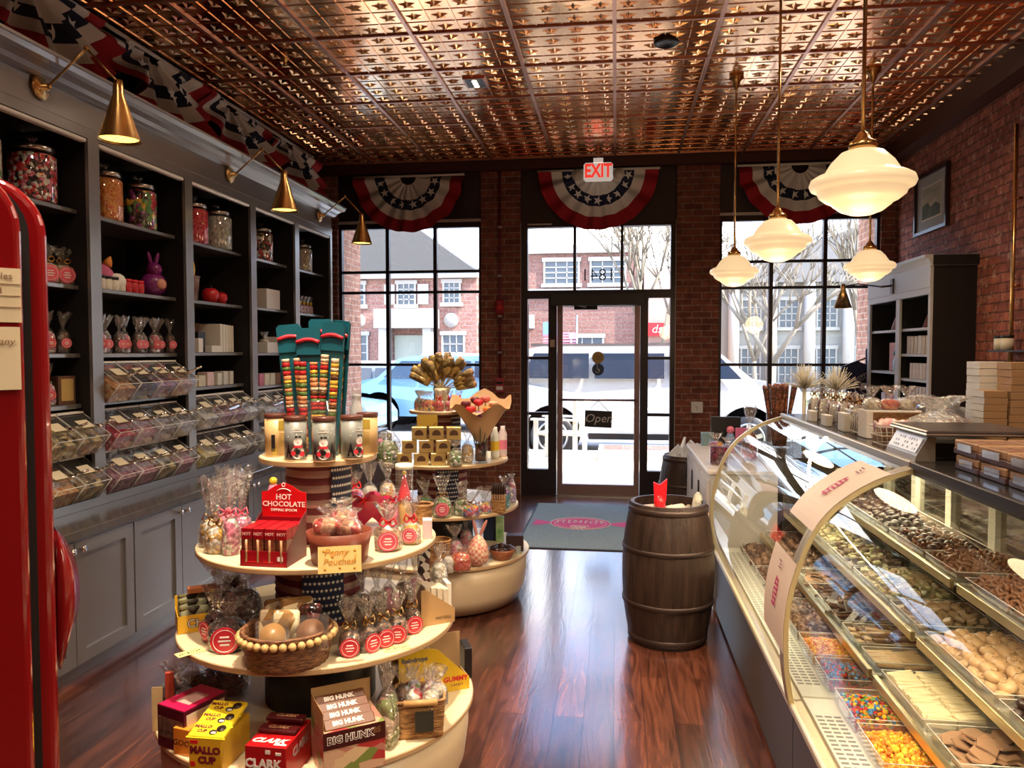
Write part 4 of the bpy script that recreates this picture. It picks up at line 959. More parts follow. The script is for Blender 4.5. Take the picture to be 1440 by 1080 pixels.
for k, (y, w, h_, c_) in enumerate(((4.94, .10, .09, (.75, .66, .55)), (5.06, .09, .08, (.70, .62, .35)), (5.17, .10, .08, (.70, .63, .45)), (5.29, .10, .10, (.78, .55, .52)), (5.42, .07, .09, (.72, .7, .6)), (5.51, .07, .10, (.70, .68, .62)), (5.60, .06, .10, (.72, .66, .56)))):
    L.append(('sweet_carton', OR[k]+' from the left of the small pastel cartons on the third bookcase', 'carton', (-2.985, y, 1.34), (.08, w*.92, h_), c_, 0, 'small pastel cartons'))
for k, (y, c_) in enumerate(((5.92, (.78, .74, .68)), (6.10, (.60, .12, .2)), (6.2, (.75, .68, .5)), (6.31, (.78, .72, .55)), (6.42, (.3, .15, .1)))):
    L.append(('pick_and_mix_carton', OR[k]+' from the left of the cartons on the fourth bookcase lower shelf', 'carton', (-2.985, y, 1.304), (.09, .09, .10+.03*(k == 0)), c_, 0, 'cartons in the fourth bookcase'))
boxes(L)
rb = thing('lollipop', 'tall swirled red and yellow lollipop standing on the third bookcase', 'lollipop', (-3.06, 5.15, 1.34)); MB().ball(.06, T(0, 0, .16) @ SC(.3, .55, 1.3), 0, 12, 8).build('candy', candy('rainbow', [cR, cY, cG_, cP], 25, stretch=(1, 1, .3)), rb); MB().cyl(.004, 0, .1, 6).build('stick', G['white'], rb)
p4 = bag('treat_bag', 'red topped treat bag beside the large white box, fourth bookcase', (-2.98, 6.05, 1.958), .07, .06, .07, .13, f_red, PI/2, None, G['bow'], 4)
bag('treat_bag', 'tall white treat bag left of the large white box, fourth bookcase', (-3.0, 5.93, 1.958), .07, .06, .10, .15, f_cream, PI/2, None, None, 5)
bow = bag('treat_bag', 'white frilled bag with a bow in the white tray, fourth bookcase', (-3.0, 6.28, 1.671), .09, .08, .03, .09, f_cream, PI/2, None, G['star'], 6)
pop = None
for k in range(7):
    y = 6.78+k*.085
    if pop is None: pop = bag('pop_bag', OR[k]+' from the left of the pink cake pop bags on the window bookcase', (-3.0, y, 1.955), .06, .06, .09, .17, f_pink, PI/2, None, G['yel'], 9, 'cake pop bags by the window')
    else: dup(pop, (-3.0, y, 1.955), PI/2, OR[k]+' from the left of the pink cake pop bags on the window bookcase')
# ================================================================== ROUND DISPLAY TABLES
TZ = [.318, .609, .904, 1.214]; TR = [.567, .496, .428, .211]
FC = Vector((-1.083, 2.697, 0)); RC = Vector((-1.117, 4.871, 0))
stripe_r, stripe_w = mat('dark_red_stripe', (.12, .012, .016), .8), mat('faded_stripe', (.34, .20, .17), .8)
def table(label, c, cx):
    o = thing('round_display_table', label, 'display table', tuple(c), 0, None)
    for k in range(4):
        r, z = TR[k], TZ[k]
        t = MB().lathe([(r-.004, z-.020), (r, z-.016), (r, z-.003), (r-.003, z)], 64, 1, smooth=False); t.mi[-1] = 0
        t.build('tier', [G['cream'], G['maple']], o)
    MB().lathe([(.50, .02), (.535, .10), (.548, .20), (.548, TZ[0]-.021)], 64).build('skirt', mat('skirt_laminate', (.66, .50, .33), .4), o)
    MB().lathe([(.40, 0), (.40, .03)], 48).build('plinth', G['black'], o)
    MB().cyl(.20, TZ[0]+.001, TZ[1]-.021, 40).build('core', G['black'], o)
    for k, (z0, z1, rr) in enumerate(((TZ[1]+.001, TZ[2]-.021, .155), (TZ[2]+.001, TZ[3]-.021, .115))):
        m = MB(); nb = 11
        q = random.Random(k)
        for b in range(nb):
            a0, a1 = z0+(z1-z0)*b/nb, z0+(z1-z0)*(b+1)/nb
            m.lathe([(rr, a0), (rr+.004, (a0+a1)/2), (rr, a1)], 40, b % 2, cap0=b == 0, cap1=b == nb-1, fr=lambda a, kk, z: 1+.025*math.sin(4*a+1))
        f = m.build('flag_wrap', [stripe_r, stripe_w], o)
        s = MB(); st = MB(); aa = (-PI*.27 if k else -PI*.50); da = (.8 if k else .9)
        n = 12; vs = []
        for i in range(n+1):
            a = aa+da*i/n; vs += [((rr+.010)*math.cos(a), (rr+.010)*math.sin(a), z0+.02), ((rr+.010)*math.cos(a), (rr+.010)*math.sin(a), z1-.01)]
        s.add(vs, [(2*i, 2*i+2, 2*i+3, 2*i+1) for i in range(n)], 0, None, True)
        s.build('starred_canton', G['navy'], f)
        rows_ = 9
        for i in range(rows_):
            for j in range(9):
                a = aa+da*(j+.3+.5*(i % 2))/9.4; z = z0+.035+(z1-z0-.06)*i/(rows_-1)
                st.star(.0075, .001, T((rr+.012)*math.cos(a), (rr+.012)*math.sin(a), z) @ RZ(a+PI/2) @ RX(PI/2))
        st.build('stars', G['star'], f)
    return o
table('near round four-tier wooden display table loaded with candy', FC, 0)
table('far round four-tier wooden display table near the front door', RC, 0)
def on(x, y, k, r=0):
    """point standing on tier k under photo pixel; r pushes from the front edge to the item's middle"""
    p = onz(x, y, TZ[k]); d = Vector((p.x, p.y, 0)).normalized()
    p = p+d*r; return Vector((p.x, p.y, TZ[k]+.0005))
def face(p): return math.atan2(p.y, p.x)-PI/2     # rotation turning local -y to the viewer
tinr, tinh = .038, .138
# ---- tier 4: tins
sn = [G['star'], G['black'], G['redl'], mat('tin_grey', (.22, .22, .20), .4), mat('tin_tan', (.62, .40, .18), .4), mat('tin_ochre', (.50, .34, .05), .4)]
tl = mat('tin_lid', (.10, .03, .02), .35)
for i, (x, y, kind, rr) in enumerate(((388, 643, 'tan', .3), (416, 649, 'snow', .25), (456, 650.5, 'snow', 0), (495, 647, 'snow', .8), (517, 640, 'tan', -.5))):
    p = on(x, y, 3, tinr)
    lb = ('tan and ochre' if kind == 'tan' else 'grey snowman')+' cocoa tin, '+OR[i]+' from left on the near table top tier'
    o = thing('cocoa_tin', lb, 'tin', tuple(p), face(p)+rr, 'cocoa tins on the top tier')
    t = MB().lathe([(tinr, .004), (tinr, tinh)], 32, 3 if kind == 'snow' else 4).lathe([(tinr*.98, 0), (tinr*1.01, .002), (tinr*1.01, .004)], 32, 4)
    b = t.build('tin_body', sn, o)
    MB().lathe([(tinr*1.03, tinh), (tinr*1.04, tinh+.003), (tinr*1.04, tinh+.012), (tinr*1.0, tinh+.015)], 32).build('lid', tl, o)
    d = MB()
    def patch(a0, a1, z0, z1, m, R_=tinr+.0008, n=8):
        vs = []
        for j in range(n+1):
            a = -PI/2+a0+(a1-a0)*j/n; vs += [(R_*math.cos(a), R_*math.sin(a), z0), (R_*math.cos(a), R_*math.sin(a), z1)]
        d.add(vs, [(2*j, 2*j+2, 2*j+3, 2*j+1) for j in range(n)], m)
    def disc(a, z, r, m, off=.0014, sx=1, n=14, pts=None):
        vs = []
        for j in range(n):
            t_ = 2*PI*j/n; aa = -PI/2+a+r*sx*math.cos(t_)/tinr; vs.append(((tinr+off)*math.cos(aa), (tinr+off)*math.sin(aa), z+r*math.sin(t_)))
        d.add(vs, [tuple(range(n))], m)
    if kind == 'snow':
        disc(-.05, .030, .022, 0); disc(-.05, .066, .0145, 0, .002)
        patch(-.42, .32, .046, .054, 2, tinr+.003); disc(-.05, .032, .009, 1, .003); disc(.30, .025, .009, 2, .003); disc(-.45, .028, .008, 2, .003)
        disc(-.20, .084, .004, 1, .0035); disc(.1, .084, .0035, 1, .0035, 1.6); disc(-.08, .064, .002, 2, .0045)
        patch(-.5, .4, .100, .104, 0); patch(-.35, .25, .110, .112, 0)
        for aa, hh in ((.75, .055), (-.9, .05), (1.15, .04)):
            vs = [((tinr+.0012)*math.cos(-PI/2+aa+u/tinr), (tinr+.0012)*math.sin(-PI/2+aa+u/tinr), v) for u, v in ((-.012, .012), (.012, .012), (0, .012+hh))]; d.add(vs, [(0, 1, 2)], 1)
        for k in range(9): disc(-.9+.25*k, .085+.035*((k*7) % 5)/5, .0018, 0, .0016)
    else:
        patch(-.05, .75, .095, .13, 5); patch(-.7, -.35, .02, .08, 1)
        for k in range(6): patch(.02, .70, .082-.009*k, .0845-.009*k, 5)
        patch(-.6, -.15, .006, .03, 5)
    d.build('tin_print', sn, b)
# candy tube packs
teal = mat('teal_card', (.008, .10, .14), .35); cnd = [mat('bead', c, .3) for c in ((.42, .02, .02), (.70, .40, .05), (.12, .05, .02), (.62, .24, .10), (.10, .16, .04), (.65, .50, .35))]
pc = Vector((FC.x, FC.y, TZ[3]+.0005))
for i, (dx, dy, rz, ln, hh) in enumerate(((-.060, -.015, .25, -5, .47), (-.012, -.035, .05, -1, .455), (.043, -.035, -.15, 4.5, .475), (.052, .020, -.5, 6, .485), (.0, .035, .2, 0, .49))):
    o = thing('candy_tube_pack', 'tall teal pack of stacked candy pieces, '+['leftmost of the upright packs', 'front middle of the upright packs', 'front right of the upright packs', 'rightmost behind the front packs', 'rear middle one behind the others'][i], 'candy pack', (pc.x+dx, pc.y+dy, pc.z), rz, 'teal candy tube packs')
    o.rotation_euler = (0, R(ln), rz)
    w = .088
    MB().box(-w/2, w/2, 0, .003, .002, hh).box(-w/2, w/2, -.008, .003, hh*.80, hh-.004).box(-w*.42, w*.42, -.006, .001, hh-.004, hh+.006).build('card', teal, o)
    vs = []; fs = []
    rb_ = MB().tube([(-w/2+.002+(w-.004)*k/8, -.010, hh*.90+.010*math.sin(PI*k/8)) for k in range(9)], .007, 6); rb_.build('red_banner', G['redl'], o)
    for s in (-1, 1):
        m = MB(); q = random.Random(i*2+s)
        z = .01
        while z < hh*.74:
            dz = q.uniform(.011, .018); m.lathe([(.0125, z), (.0145, z+.002), (.0145, z+dz-.002), (.0125, z+dz)], 10, q.randrange(6), T(s*.021, -.015, 0)); z += dz
        m.build('candy_stack', cnd, o)
o = tag(MB().lathe([(.100, 0), (.100, .20)], 32, cap0=False, cap1=False).tube([(.10*math.cos(a), .10*math.sin(a), .20) for a in [k*PI/16 for k in range(32)]], .002, 5, 0, True).build('clear_holder', G['acryl'], loc=(pc.x, pc.y, pc.z)), 'round clear acrylic holder around the teal candy packs', 'holder')
for k, (x, y, lb) in enumerate(((-.115, .02, 'small clear bottle left of the teal candy packs'), (.085, .035, 'small clear bottle right of the teal candy packs'))):
    o = thing('clear_bottle', lb, 'bottle', (pc.x+x*1.25, pc.y+y+.08, pc.z))
    MB().lathe([(.022, 0), (.024, .01), (.024, .16), (.015, .185), (.015, .20), (.018, .205), (.018, .215)], 18).build('glass', film('bottle_glass', (1, 1, 1), .5, .08, .2, milk=.45), o)
    MB().cyl(.019, .215, .235, 14).build('cap', G['acryl'], o)

# ---- tier 3 front: cello bags on left
for i, (x, y, w, hb, ht, fl_, lb) in enumerate((
        (297, 772, .085, .095, .24, f_gold, 'cello bag with golden top at the left edge of the third tier'),
        (305, 781, .080, .095, .25, f_gold, 'cello bag of golden candy, second from the left on the third tier'),
        (325, 783, .060, .130, .25, f_pink, 'tall cello bag of pink and white sweets beside the HOT CHOCOLATE box'),
        (318, 768, .085, .105, .27, f_pink, 'cello bag behind the tall pink one, third tier'),
        (340, 768, .075, .105, .27, f_pink, 'rearmost cello bag with magenta ribbon behind the HOT CHOCOLATE box'))):
    p = on(x, y, 2, w/2); bag('treat_bag', lb, tuple(p), w, w*.9, hb, ht, fl_, face(p)+rnd.uniform(-.4, .4), None, G['pinkl'] if i > 1 else G['brass'], 20+i, 'bow tied cello bags on the left of the third tier', neck=hb*1.08)
# hot chocolate box
A_ = onz(338, 796, TZ[2]); wd = .158; rz = -.02
hc = thing('hot_chocolate_box', 'red HOT CHOCOLATE counter display box with header on the third tier', 'display box', (A_.x, A_.y, TZ[2]+.0005), rz)
dpt = .15; W_ = wd
rbx = mat('dark_red_box', (.33, .004, .010), .35); rhd = mat('bright_red_card', (.68, .004, .008), .4)
MB().box(0, W_, 0, .003, 0, .050).box(0, W_, dpt-.003, dpt, 0, .13).box(0, W_, 0, dpt, 0, .003).build('tray', rbx, hc)
for s in (0, W_-.003): MB().prism([(0, 0), (dpt, 0), (dpt, .15), (dpt*.75, .13), (0, .05)], s, s+.003, 0, Matrix(((0, 0, 1, 0), (1, 0, 0, 0), (0, 1, 0, 0), (0, 0, 0, 1)))).build('side_panel', mat('maroon_card', (.12, .006, .012), .4), hc)
hp = [(.0, .0), (W_, 0), (W_, .095), (W_*.86, .098), (W_*.70, .115), (W_*.5, .128), (W_*.30, .115), (W_*.14, .098), (0, .095)]
hd = MB().prism(hp, 0, .003, 0, T(0, dpt+.003, .118) @ RX(PI/2)).build('header', rhd, hc)
text('HOT', .026, G['star'], hd, T(W_*.5, dpt-.001, .196) @ RX(PI/2), bold=.0004)
text('CHOCOLATE', .024, G['star'], hd, T(W_*.5, dpt-.001, .172) @ RX(PI/2), bold=.0004, sx=1.05)
text('DIPPING SPOON', .0125, G['star'], hd, T(W_*.5, dpt-.001, .152) @ RX(PI/2), bold=.0002)
MB().tube([(W_*.5+.045*math.sin(a), dpt-.001, .17+.055*math.cos(a)) for a in [(-.6+k*.12) for k in range(11)]], .0014, 4).tube([(W_*.5+.006*math.cos(k*.6), dpt-.001, .238+.006*math.sin(k*.6)) for k in range(11)], .0013, 4).build('ornament', G['star'], hd)
MB().box(W_*.80, W_*.92, -.0015, 0, .02, .034).build('price_sticker', G['white'], hc)
MB().box(W_*.15, W_*.4, -.001, 0, .014, .017).box(W_*.5, W_*.7, -.001, 0, .014, .017).build('small_print', rhd, hc)
spo = None
cl_ = mat('clear_spoon_box', (.22, .07, .03), .25, col2=(.10, .02, .015), vscale=60)
for c_ in range(4):
    for r_ in range(3):
        x = W_*(.13+.25*c_); y = .022+.042*r_
        loc = hc.matrix_basis @ Vector((x, y, .004)); h_ = .118
        lb = 'dark red HOT spoon pack in the HOT CHOCOLATE display box, '+OR[c_]+' column, '+['front', 'middle', 'back'][r_]+' row'
        if spo is None:
            spo = thing('spoon_pack', lb, 'snack pack', tuple(loc), rz, 'spoon packs in the HOT CHOCOLATE box')
            w = W_*.225
            MB().bbox(-w/2, w/2, -.019, .019, 0, h_-.035, .001).build('clear_window', cl_, spo); MB().bbox(-w/2, w/2, -.0195, .0195, h_-.035, h_, .001).build('header_band', rbx, spo)
            MB().cyl(.004, 0.01, h_-.036, 8, 0, T(0, -.021, 0)).build('spoon_stick', G['lchoc'], spo)
            text('HOT', .014, mat('pale_red_print', (.8, .45, .4), .5), spo, T(0, -.0200, h_-.018) @ RX(PI/2), bold=.0003)
        else: dup(spo, tuple(loc), rz, lb)
# duck toy behind
o = thing('yellow_duck', 'small yellow duck head peeking behind the red header card', 'toy', tuple(on(385, 735, 2, .02))); MB().lathe([(.035, 0), (.04, .03), (.03, .10), (.015, .15)], 14).build('body', G['pink'], o); MB().ball(.016, T(0, 0, .165), 0, 12, 8).build('head', G['yel'], o)
# brown bowl with pouches + sign
p = on(478, 803, 2, .105)
bw = thing('brown_bowl', 'brown oval basket bowl with red wrapped pouches and a yellow card sign', 'bowl', tuple(p), face(p))
MB().lathe([(.85, 0), (.95, .01), (1.0, .055), (1.12, .105), (1.08, .105), (.95, .05), (.8, .01)], 32, 0, SC(.095, .078, 1), cap1=False).build('bowl_body', mat('russet_bowl', (.24, .055, .028), .35, var=.3, vscale=10), bw)
rp_ = candy('red_pouch', [(.65, .05, .04), (.75, .35, .2), (.5, .02, .02), (.7, .45, .3)], 22, rough=.15)
for i, (dx, dy, a, lb) in enumerate(((-.045, .01, .3, 'left red wrapped pouch in the brown bowl'), (.038, -.01, -.4, 'right red wrapped pouch in the brown bowl'), (-.005, .045, .1, 'rear red wrapped pouch standing up in the brown bowl'))):
    q_ = p+Vector((dx, dy, .095+.02*(i == 2))); o = bag('red_pouch', lb, tuple(q_), .095, .06, .05, .085, rp_, a, None, None, 40+i, 'red pouches in the brown bowl')
sg = thing('card_sign', 'small yellow handwritten card leaning on the brown bowl', 'sign', tuple(on(478, 805, 2, -.006)), face(p)+.02)
sg.rotation_euler = (R(-8), 0, face(p)); 
MB().box(-.066, .066, -.001, .001, 0, .082).build('card', mat('yellow_card', (.85, .60, .22), .6), sg)
oi = mat('orange_ink', (.65, .25, .02), .6)
text('Penny', .030, oi, sg, T(-.012, -.0018, .063) @ RX(PI/2), shear=.3); text('Pouches', .028, oi, sg, T(-.004, -.0018, .034) @ RX(PI/2), shear=.2)
mm = MB()
for x, z in ((-.048, .068), (.046, .066), (.0, .015), (-.045, .012), (.045, .012), (-.022, .05)): mm.cyl(.004, 0, .0012, 10, 0, T(x, -.0008, z) @ RX(PI/2))
mm.rod((.048, -.0015, .055), (.046, -.0015, .028), .002).build('doodles', oi, sg)
# heart boxes, bags
hr = mat('magenta_foil', (.50, .008, .06), .22, var=.3)
def heart(s, n=26):
    return [(s*.062*(16*math.sin(t)**3), s*.062*(13*math.cos(t)-5*math.cos(2*t)-2*math.cos(3*t)-math.cos(4*t))) for t in [2*PI*k/n for k in range(n)]]
for i, (x, y, s, c_, lb) in enumerate(((512, 745, .075, hr, 'magenta heart shaped candy box standing behind the brown bowl'), (534, 742, .062, hr, 'second magenta heart box, partly behind the first one'))):
    p = on(x, y, 2, .06); o = thing('heart_box', lb, 'candy box', (p.x, p.y, p.z+s*1.05), face(p)); MB().prism(heart(s), -.02, .02, 0, RX(PI/2+.15)).build('box_body', c_, o)
    q = MB()
    for k in range(5): q.tube([(0, -.03, .03), (.03*math.cos(k*1.25), -.04, .03+.03*math.sin(k*1.25)), (.004, -.03, .03)], .005, 5)
    q.build('ribbon_bow', G['bow'], o)
for i, (x, y, w, hb, ht, fl_, tie, lab, lb) in enumerate((
        (546, 778, .095, .085, .165, f_nut, G['bow'], G['pinkl'], 'round cello bag of tan cookies with red bow, right of the brown bowl'),
        (578, 768, .075, .080, .165, f_gold, G['bow'], G['pinkl'], 'small cello bag with red bow near the right edge of the third tier'),
        (520, 716, .075, .10, .20, f_cream, None, None, 'white cello bag at the back of the third tier, left of the clear tube'),
        (545, 715, .075, .11, .20, f_gold, None, None, 'cello bag of cookies at the back of the third tier, right beside the clear tube'),
        (500, 722, .08, .10, .17, f_red, G['bow'], None, 'red candy cello bag with bow between flag column and heart boxes'),
        (553, 742, .07, .09, .15, f_pink, G['bow'], None, 'pink cello bag with a big red bow in front of the clear tube'))):
    p = on(x, y, 2, w/2); bag('treat_bag', lb, tuple(p), w, w*.85, hb, ht, fl_, face(p)+rnd.uniform(-.2, .3), lab, tie, 50+i, None, labr=.36)
p = on(569, 742, 2, .035); o = thing('clear_tube', 'tall clear plastic tube holding a red gnome candy figure', 'candy tube', tuple(p), face(p))
MB().lathe([(.034, 0), (.034, .235)], 28).build('tube', G['acryl'], o); MB().lathe([(.035, .225), (.035, .245)], 28).build('cap', G['white'], o)
MB().lathe([(.022, .01), (.026, .06), (.022, .10)], 18).build('figure_body', mat('gnome_gold', (.7, .4, .12), .5), o); MB().lathe([(.028, .10), (.026, .115), (.012, .17), (.003, .205)], 18).build('red_hat', G['redl'], o); MB().ball(.009, T(0, 0, .21), 0, 8, 6).build('hat_ball', G['yel'], o)
def basket(name, label, loc, rx, ry, h, m, rz=0, flare=1.12, beads=0, square=False, n=40, rim=None):
    o = thing(name, label, 'basket', loc, rz)
    fr_ = (lambda a, k, z: (1/max(abs(math.cos(a)), abs(math.sin(a))))**.8 * (1+.012*math.sin(26*a+k*PI))) if square else (lambda a, k, z: 1+.02*math.sin(24*a+k*PI))
    K = 9; pr = [((1+(flare-1)*k/K), h*k/K) for k in range(K+1)]; pin = [((1+(flare-1)*k/K)*.93, h*k/K+.004) for k in range(K, -1, -1)]
    MB().lathe(pr+pin, n*2, 0, SC(rx, ry, 1), fr=fr_, smooth=True).build('woven_body', m, o)
    rr = []
    for k in range(48):
        a = 2*PI*k/48; f = flare*.97*(fr_(a, 0, 0) if square else 1); rr.append((rx*f*math.cos(a), ry*f*math.sin(a), h))
    MB().tube(rr, .006, 6, 0, True).build('rim', rim or m, o)
    if beads:
        for k in range(beads):
            a = 2*PI*k/beads; 
            if k == 0: b0 = MB().ball(.0125, None, 0, 12, 8).build('wooden_bead', mat('bead_wood', (.62, .40, .16), .4), o)
            else: b0 = b0.copy(); C.objects.link(b0)
            b0.location = (rx*flare*1.03*math.cos(a), ry*flare*1.03*math.sin(a), h-.016)
    return o
basket('small_basket', 'small woven basket at the right edge of the third tier', tuple(on(594, 738, 2, .03)), .035, .035, .075, G['wick2'], flare=1.25, square=False)
p = on(601, 758, 2, .02); boxes([('white_carton', 'white and pink little carton at the right edge of the third tier', 'box', tuple(p), (.035, .045, .07), mat('white_pink_box', (.78, .60, .62), .4), face(p), None)])

# ---- tier 2 front
A_ = onz(250, 893, TZ[1]); ch = thing('candy_box', 'small yellow candy box at the left edge of the second tier', 'display box', (A_.x, A_.y, TZ[1]+.0005), math.atan2(A_.y, A_.x)-PI/2+.06)
yb = mat('yellow_box', (.86, .50, .03), .4)
MB().box(0, .14, 0, .002, 0, .062).box(0, .002, 0, .13, 0, .062).box(.138, .14, 0, .13, 0, .062).box(0, .14, .128, .13, 0, .10).box(0, .14, 0, .13, 0, .002).build('tray', yb, ch)
text('Chuckles', .040, G['black'], ch, T(.030, -.0012, .032) @ RX(PI/2), align='LEFT', bold=.0022, ext=.0002); text('Chuckles', .040, G['star'], ch, T(.030, -.0020, .032) @ RX(PI/2), align='LEFT', bold=.0004)
for k in range(3):
    loc = ch.matrix_basis @ Vector((.07, .03+.038*k, .03+.012*k)); tag(MB().bbox(-.062, .062, -.012, .012, 0, .055, .004).build('candy_pack', candy('chuckle_pack', [(.15, .12, .04), (.4, .4, .25), (.05, .04, .03), (.6, .55, .4)], 30), loc=tuple(loc), rz=ch.rotation_euler.z+.1), OR[k]+' from the front of the dark candy packs in the small yellow box', 'snack pack', 'packs in the small yellow box')
boxes([('granola_bar', 'orange-brown wrapped bar lying on top of the dark packs near the yellow box', 'snack bar', tuple(ch.matrix_basis @ Vector((.09, .09, .115))), (.10, .035, .02), (.55, .17, .05), .6, None)])
dk_ = candy('dark_licorice_bag', [cK, (.05, .01, .015), (.12, .03, .03), (.02, .01, .01)], 40, rough=.2)
for i, (x, y, w, hb, ht, lab, rz_, lb) in enumerate((
        (302, 908, .09, .10, .19, G['redl'], -1.0, 'dark cello bag with its red label turned left, beside the small yellow candy box'),
        (321, 922, .125, .10, .17, G['redl'], -.2, 'dark cello bag with a round red label lying in front, left of the bead-rim basket'),
        (318, 888, .12, .13, .23, None, 0, 'large dark cello bag behind the red-labelled one on the second tier'),
        (345, 890, .12, .14, .25, None, 0, 'dark cello bag squeezed between the other dark bags and the bead-rim basket'),
        (306, 872, .10, .12, .22, None, .3, 'rear left dark cello bag on the second tier'),
        (330, 862, .11, .13, .24, None, .3, 'rearmost dark cello bag below the third tier edge'))):
    p = on(x, y, 1, w/2); bag('dark_bag', lb, tuple(p), w, w*.8, hb, ht, dk_, face(p)+rz_, lab, None, 60+i, 'dark licorice bags on the second tier', film_=G['cello'])
for x, y, lb in ((268, 918, 'small pale yellow price card lying at the left rim of the second tier'), (558, 912, 'small pale yellow price card lying in front of the red-labelled bags')):
    p = on(x, y, 1, .0); o = thing('price_card', lb, 'card', (p.x, p.y, p.z), face(p)+(.35 if x < 400 else .30)); MB().box(-.045, .045, -.02, .022, 0, .0012).build('card', mat('pale_yellow_card', (.86, .68, .30), .6), o)
    mm = MB()
    for k in range(8): mm.box(-.036+.009*k, -.032+.009*k, -.006+.004*(k % 3), .004+.003*(k % 2), .0012, .0016)
    mm.build('ink_marks', G['blackm'], o)
# big basket
p = on(405, 949, 1, .118)
bk = basket('bead_rim_basket', 'large round dark wicker basket with a rim of wooden beads', tuple(p), .125, .115, .105, G['wick'], face(p), 1.14, 34)
ghi = candy('gold_foil', [(.6, .42, .2), (.3, .16, .06), (.75, .62, .4), (.15, .07, .03)], 18, rough=.15)
for i, (dx, dy, s, m_, lb) in enumerate(((-.05, -.01, (.085, .03, .085), ghi, 'upright gold window pack at the left in the bead-rim basket'), (.01, -.04, (.085, .03, .095), ghi, 'upright gold pack in the front middle of the bead-rim basket'), (.02, .03, (.10, .04, .115), ghi, 'taller gold pack at the back of the bead-rim basket'), (-.05, .055, (.09, .03, .10), ghi, 'gold pack at the back left of the bead-rim basket'), (.075, .02, (.05, .09, .10), dk_, 'dark pack at the right inside the bead-rim basket'))):
    q_ = p+Vector((dx, dy, .075)); tag(MB().bbox(-s[0]/2, s[0]/2, -s[1]/2, s[1]/2, 0, s[2], .008, 0, RX(R(-12))).build('wrapped_pack', m_, loc=tuple(q_), rz=face(p)+.2*(i-2)), lb, 'snack pack')
o = thing('cookie_pack', 'round brown cookie in a clear square pack in the bead-rim basket', 'cookie pack', (p.x+.09, p.y-.03, p.z+.10), face(p)); o.rotation_euler = (R(50), 0, face(p)-.1)
MB().cyl(.043, 0, .014, 24).build('cookie', mat('cookie_brown', (.20, .08, .03), .5), o); MB().bbox(-.055, .055, -.055, .055, -.004, .02, .004).build('clear_wrapper', G['acryl'], o)
o = thing('cookie_pack', 'round golden cookie pack at the front of the bead-rim basket', 'cookie pack', (p.x-.015, p.y-.075, p.z+.10), face(p)); o.rotation_euler = (R(60), 0, face(p))
MB().cyl(.040, 0, .014, 24).build('cookie', mat('cookie_gold', (.42, .21, .06), .3), o); MB().bbox(-.05, .05, -.05, .05, -.004, .02, .004).build('clear_wrapper', G['acryl'], o)
# red label bags
for i, (x, y, rz_, tl_) in enumerate(((492, 926, .0, .1), (517, 920, .55, .1), (538, 913, .35, .0), (559, 906, .0, .0), (578, 893, .35, 0))):
    p = on(x, y, 1, .036); bag('red_label_bag', OR[i]+' from the left of the small chocolate bags with big round red labels', tuple(p), .072, .068, .082, .185, f_cho, face(p)+rz_, G['redl'], G['brass'], 80+i, 'chocolate bags with round red labels', neck=.098, labz=.40, labr=.44)
for i, (x, y) in enumerate(((530, 880), (548, 872), (568, 866), (510, 884), (585, 858))):
    p = on(x, y, 1, .036); bag('treat_bag', OR[i]+' of the taller cello bags standing behind the red-labelled ones', tuple(p), .075, .07, .12, .25, [f_cho, f_pink, dk_][i % 3], face(p)+.3, None, None, 90+i, 'taller cello bags behind the red-labelled ones')
# kraft box with white sticks
A_ = onz(592, 882, TZ[1]); kb = thing('card_display_box', 'brown card display box with sloped side holding white packs, right rim of the second tier', 'display box', (A_.x, A_.y, TZ[1]+.0005), .62)
MB().box(0, .002, 0, .13, 0, .05).box(0, .13, 0, .002, 0, .03).build('tray', G['kraft'], kb)
MB().prism([(0, 0), (.13, 0), (.13, .05), (.02, .13), (0, .13)], 0, .003, 0, T(0, 0, 0) @ RX(PI/2)).build('side_panel', mat('kraft_side', (.50, .29, .12), .6), kb)
text('PRETZELS', .014, G['barrel'], kb, T(.085, -.0035, .022) @ RX(PI/2))
for k in range(4):
    loc = kb.matrix_basis @ Vector((.030+.024*k, .055, .003)); tag(MB().bbox(-.010, .010, -.045, .045, 0, .135-.006*k, .002).build('white_pack', mat('ivory_pack', (.72, .60, .44), .5), loc=tuple(loc), rz=.62), OR[k]+' from the left of the slim ivory packs in the brown card display box', 'snack pack', 'ivory packs in the brown card box')
p = on(618, 838, 1, .03); bag('treat_bag', 'white frilled cello bag behind the brown card display box', tuple(p), .07, .07, .13, .20, f_cream, 0, None, None, 99)
boxes([('dotted_pack', 'dark pack with white dots standing behind the brown card display box', 'snack pack', tuple(on(596, 845, 1, .03)), (.05, .02, .20), candy('dots', [cK, cK, cW, (.1, .03, .03)], 45, bump=0), .3, None),
       ('white_slim_box', 'leaning white slim box at the right rim of the second tier', 'box', tuple(on(628, 862, 1, .01)), (.018, .07, .12), wbx, .5, None)])

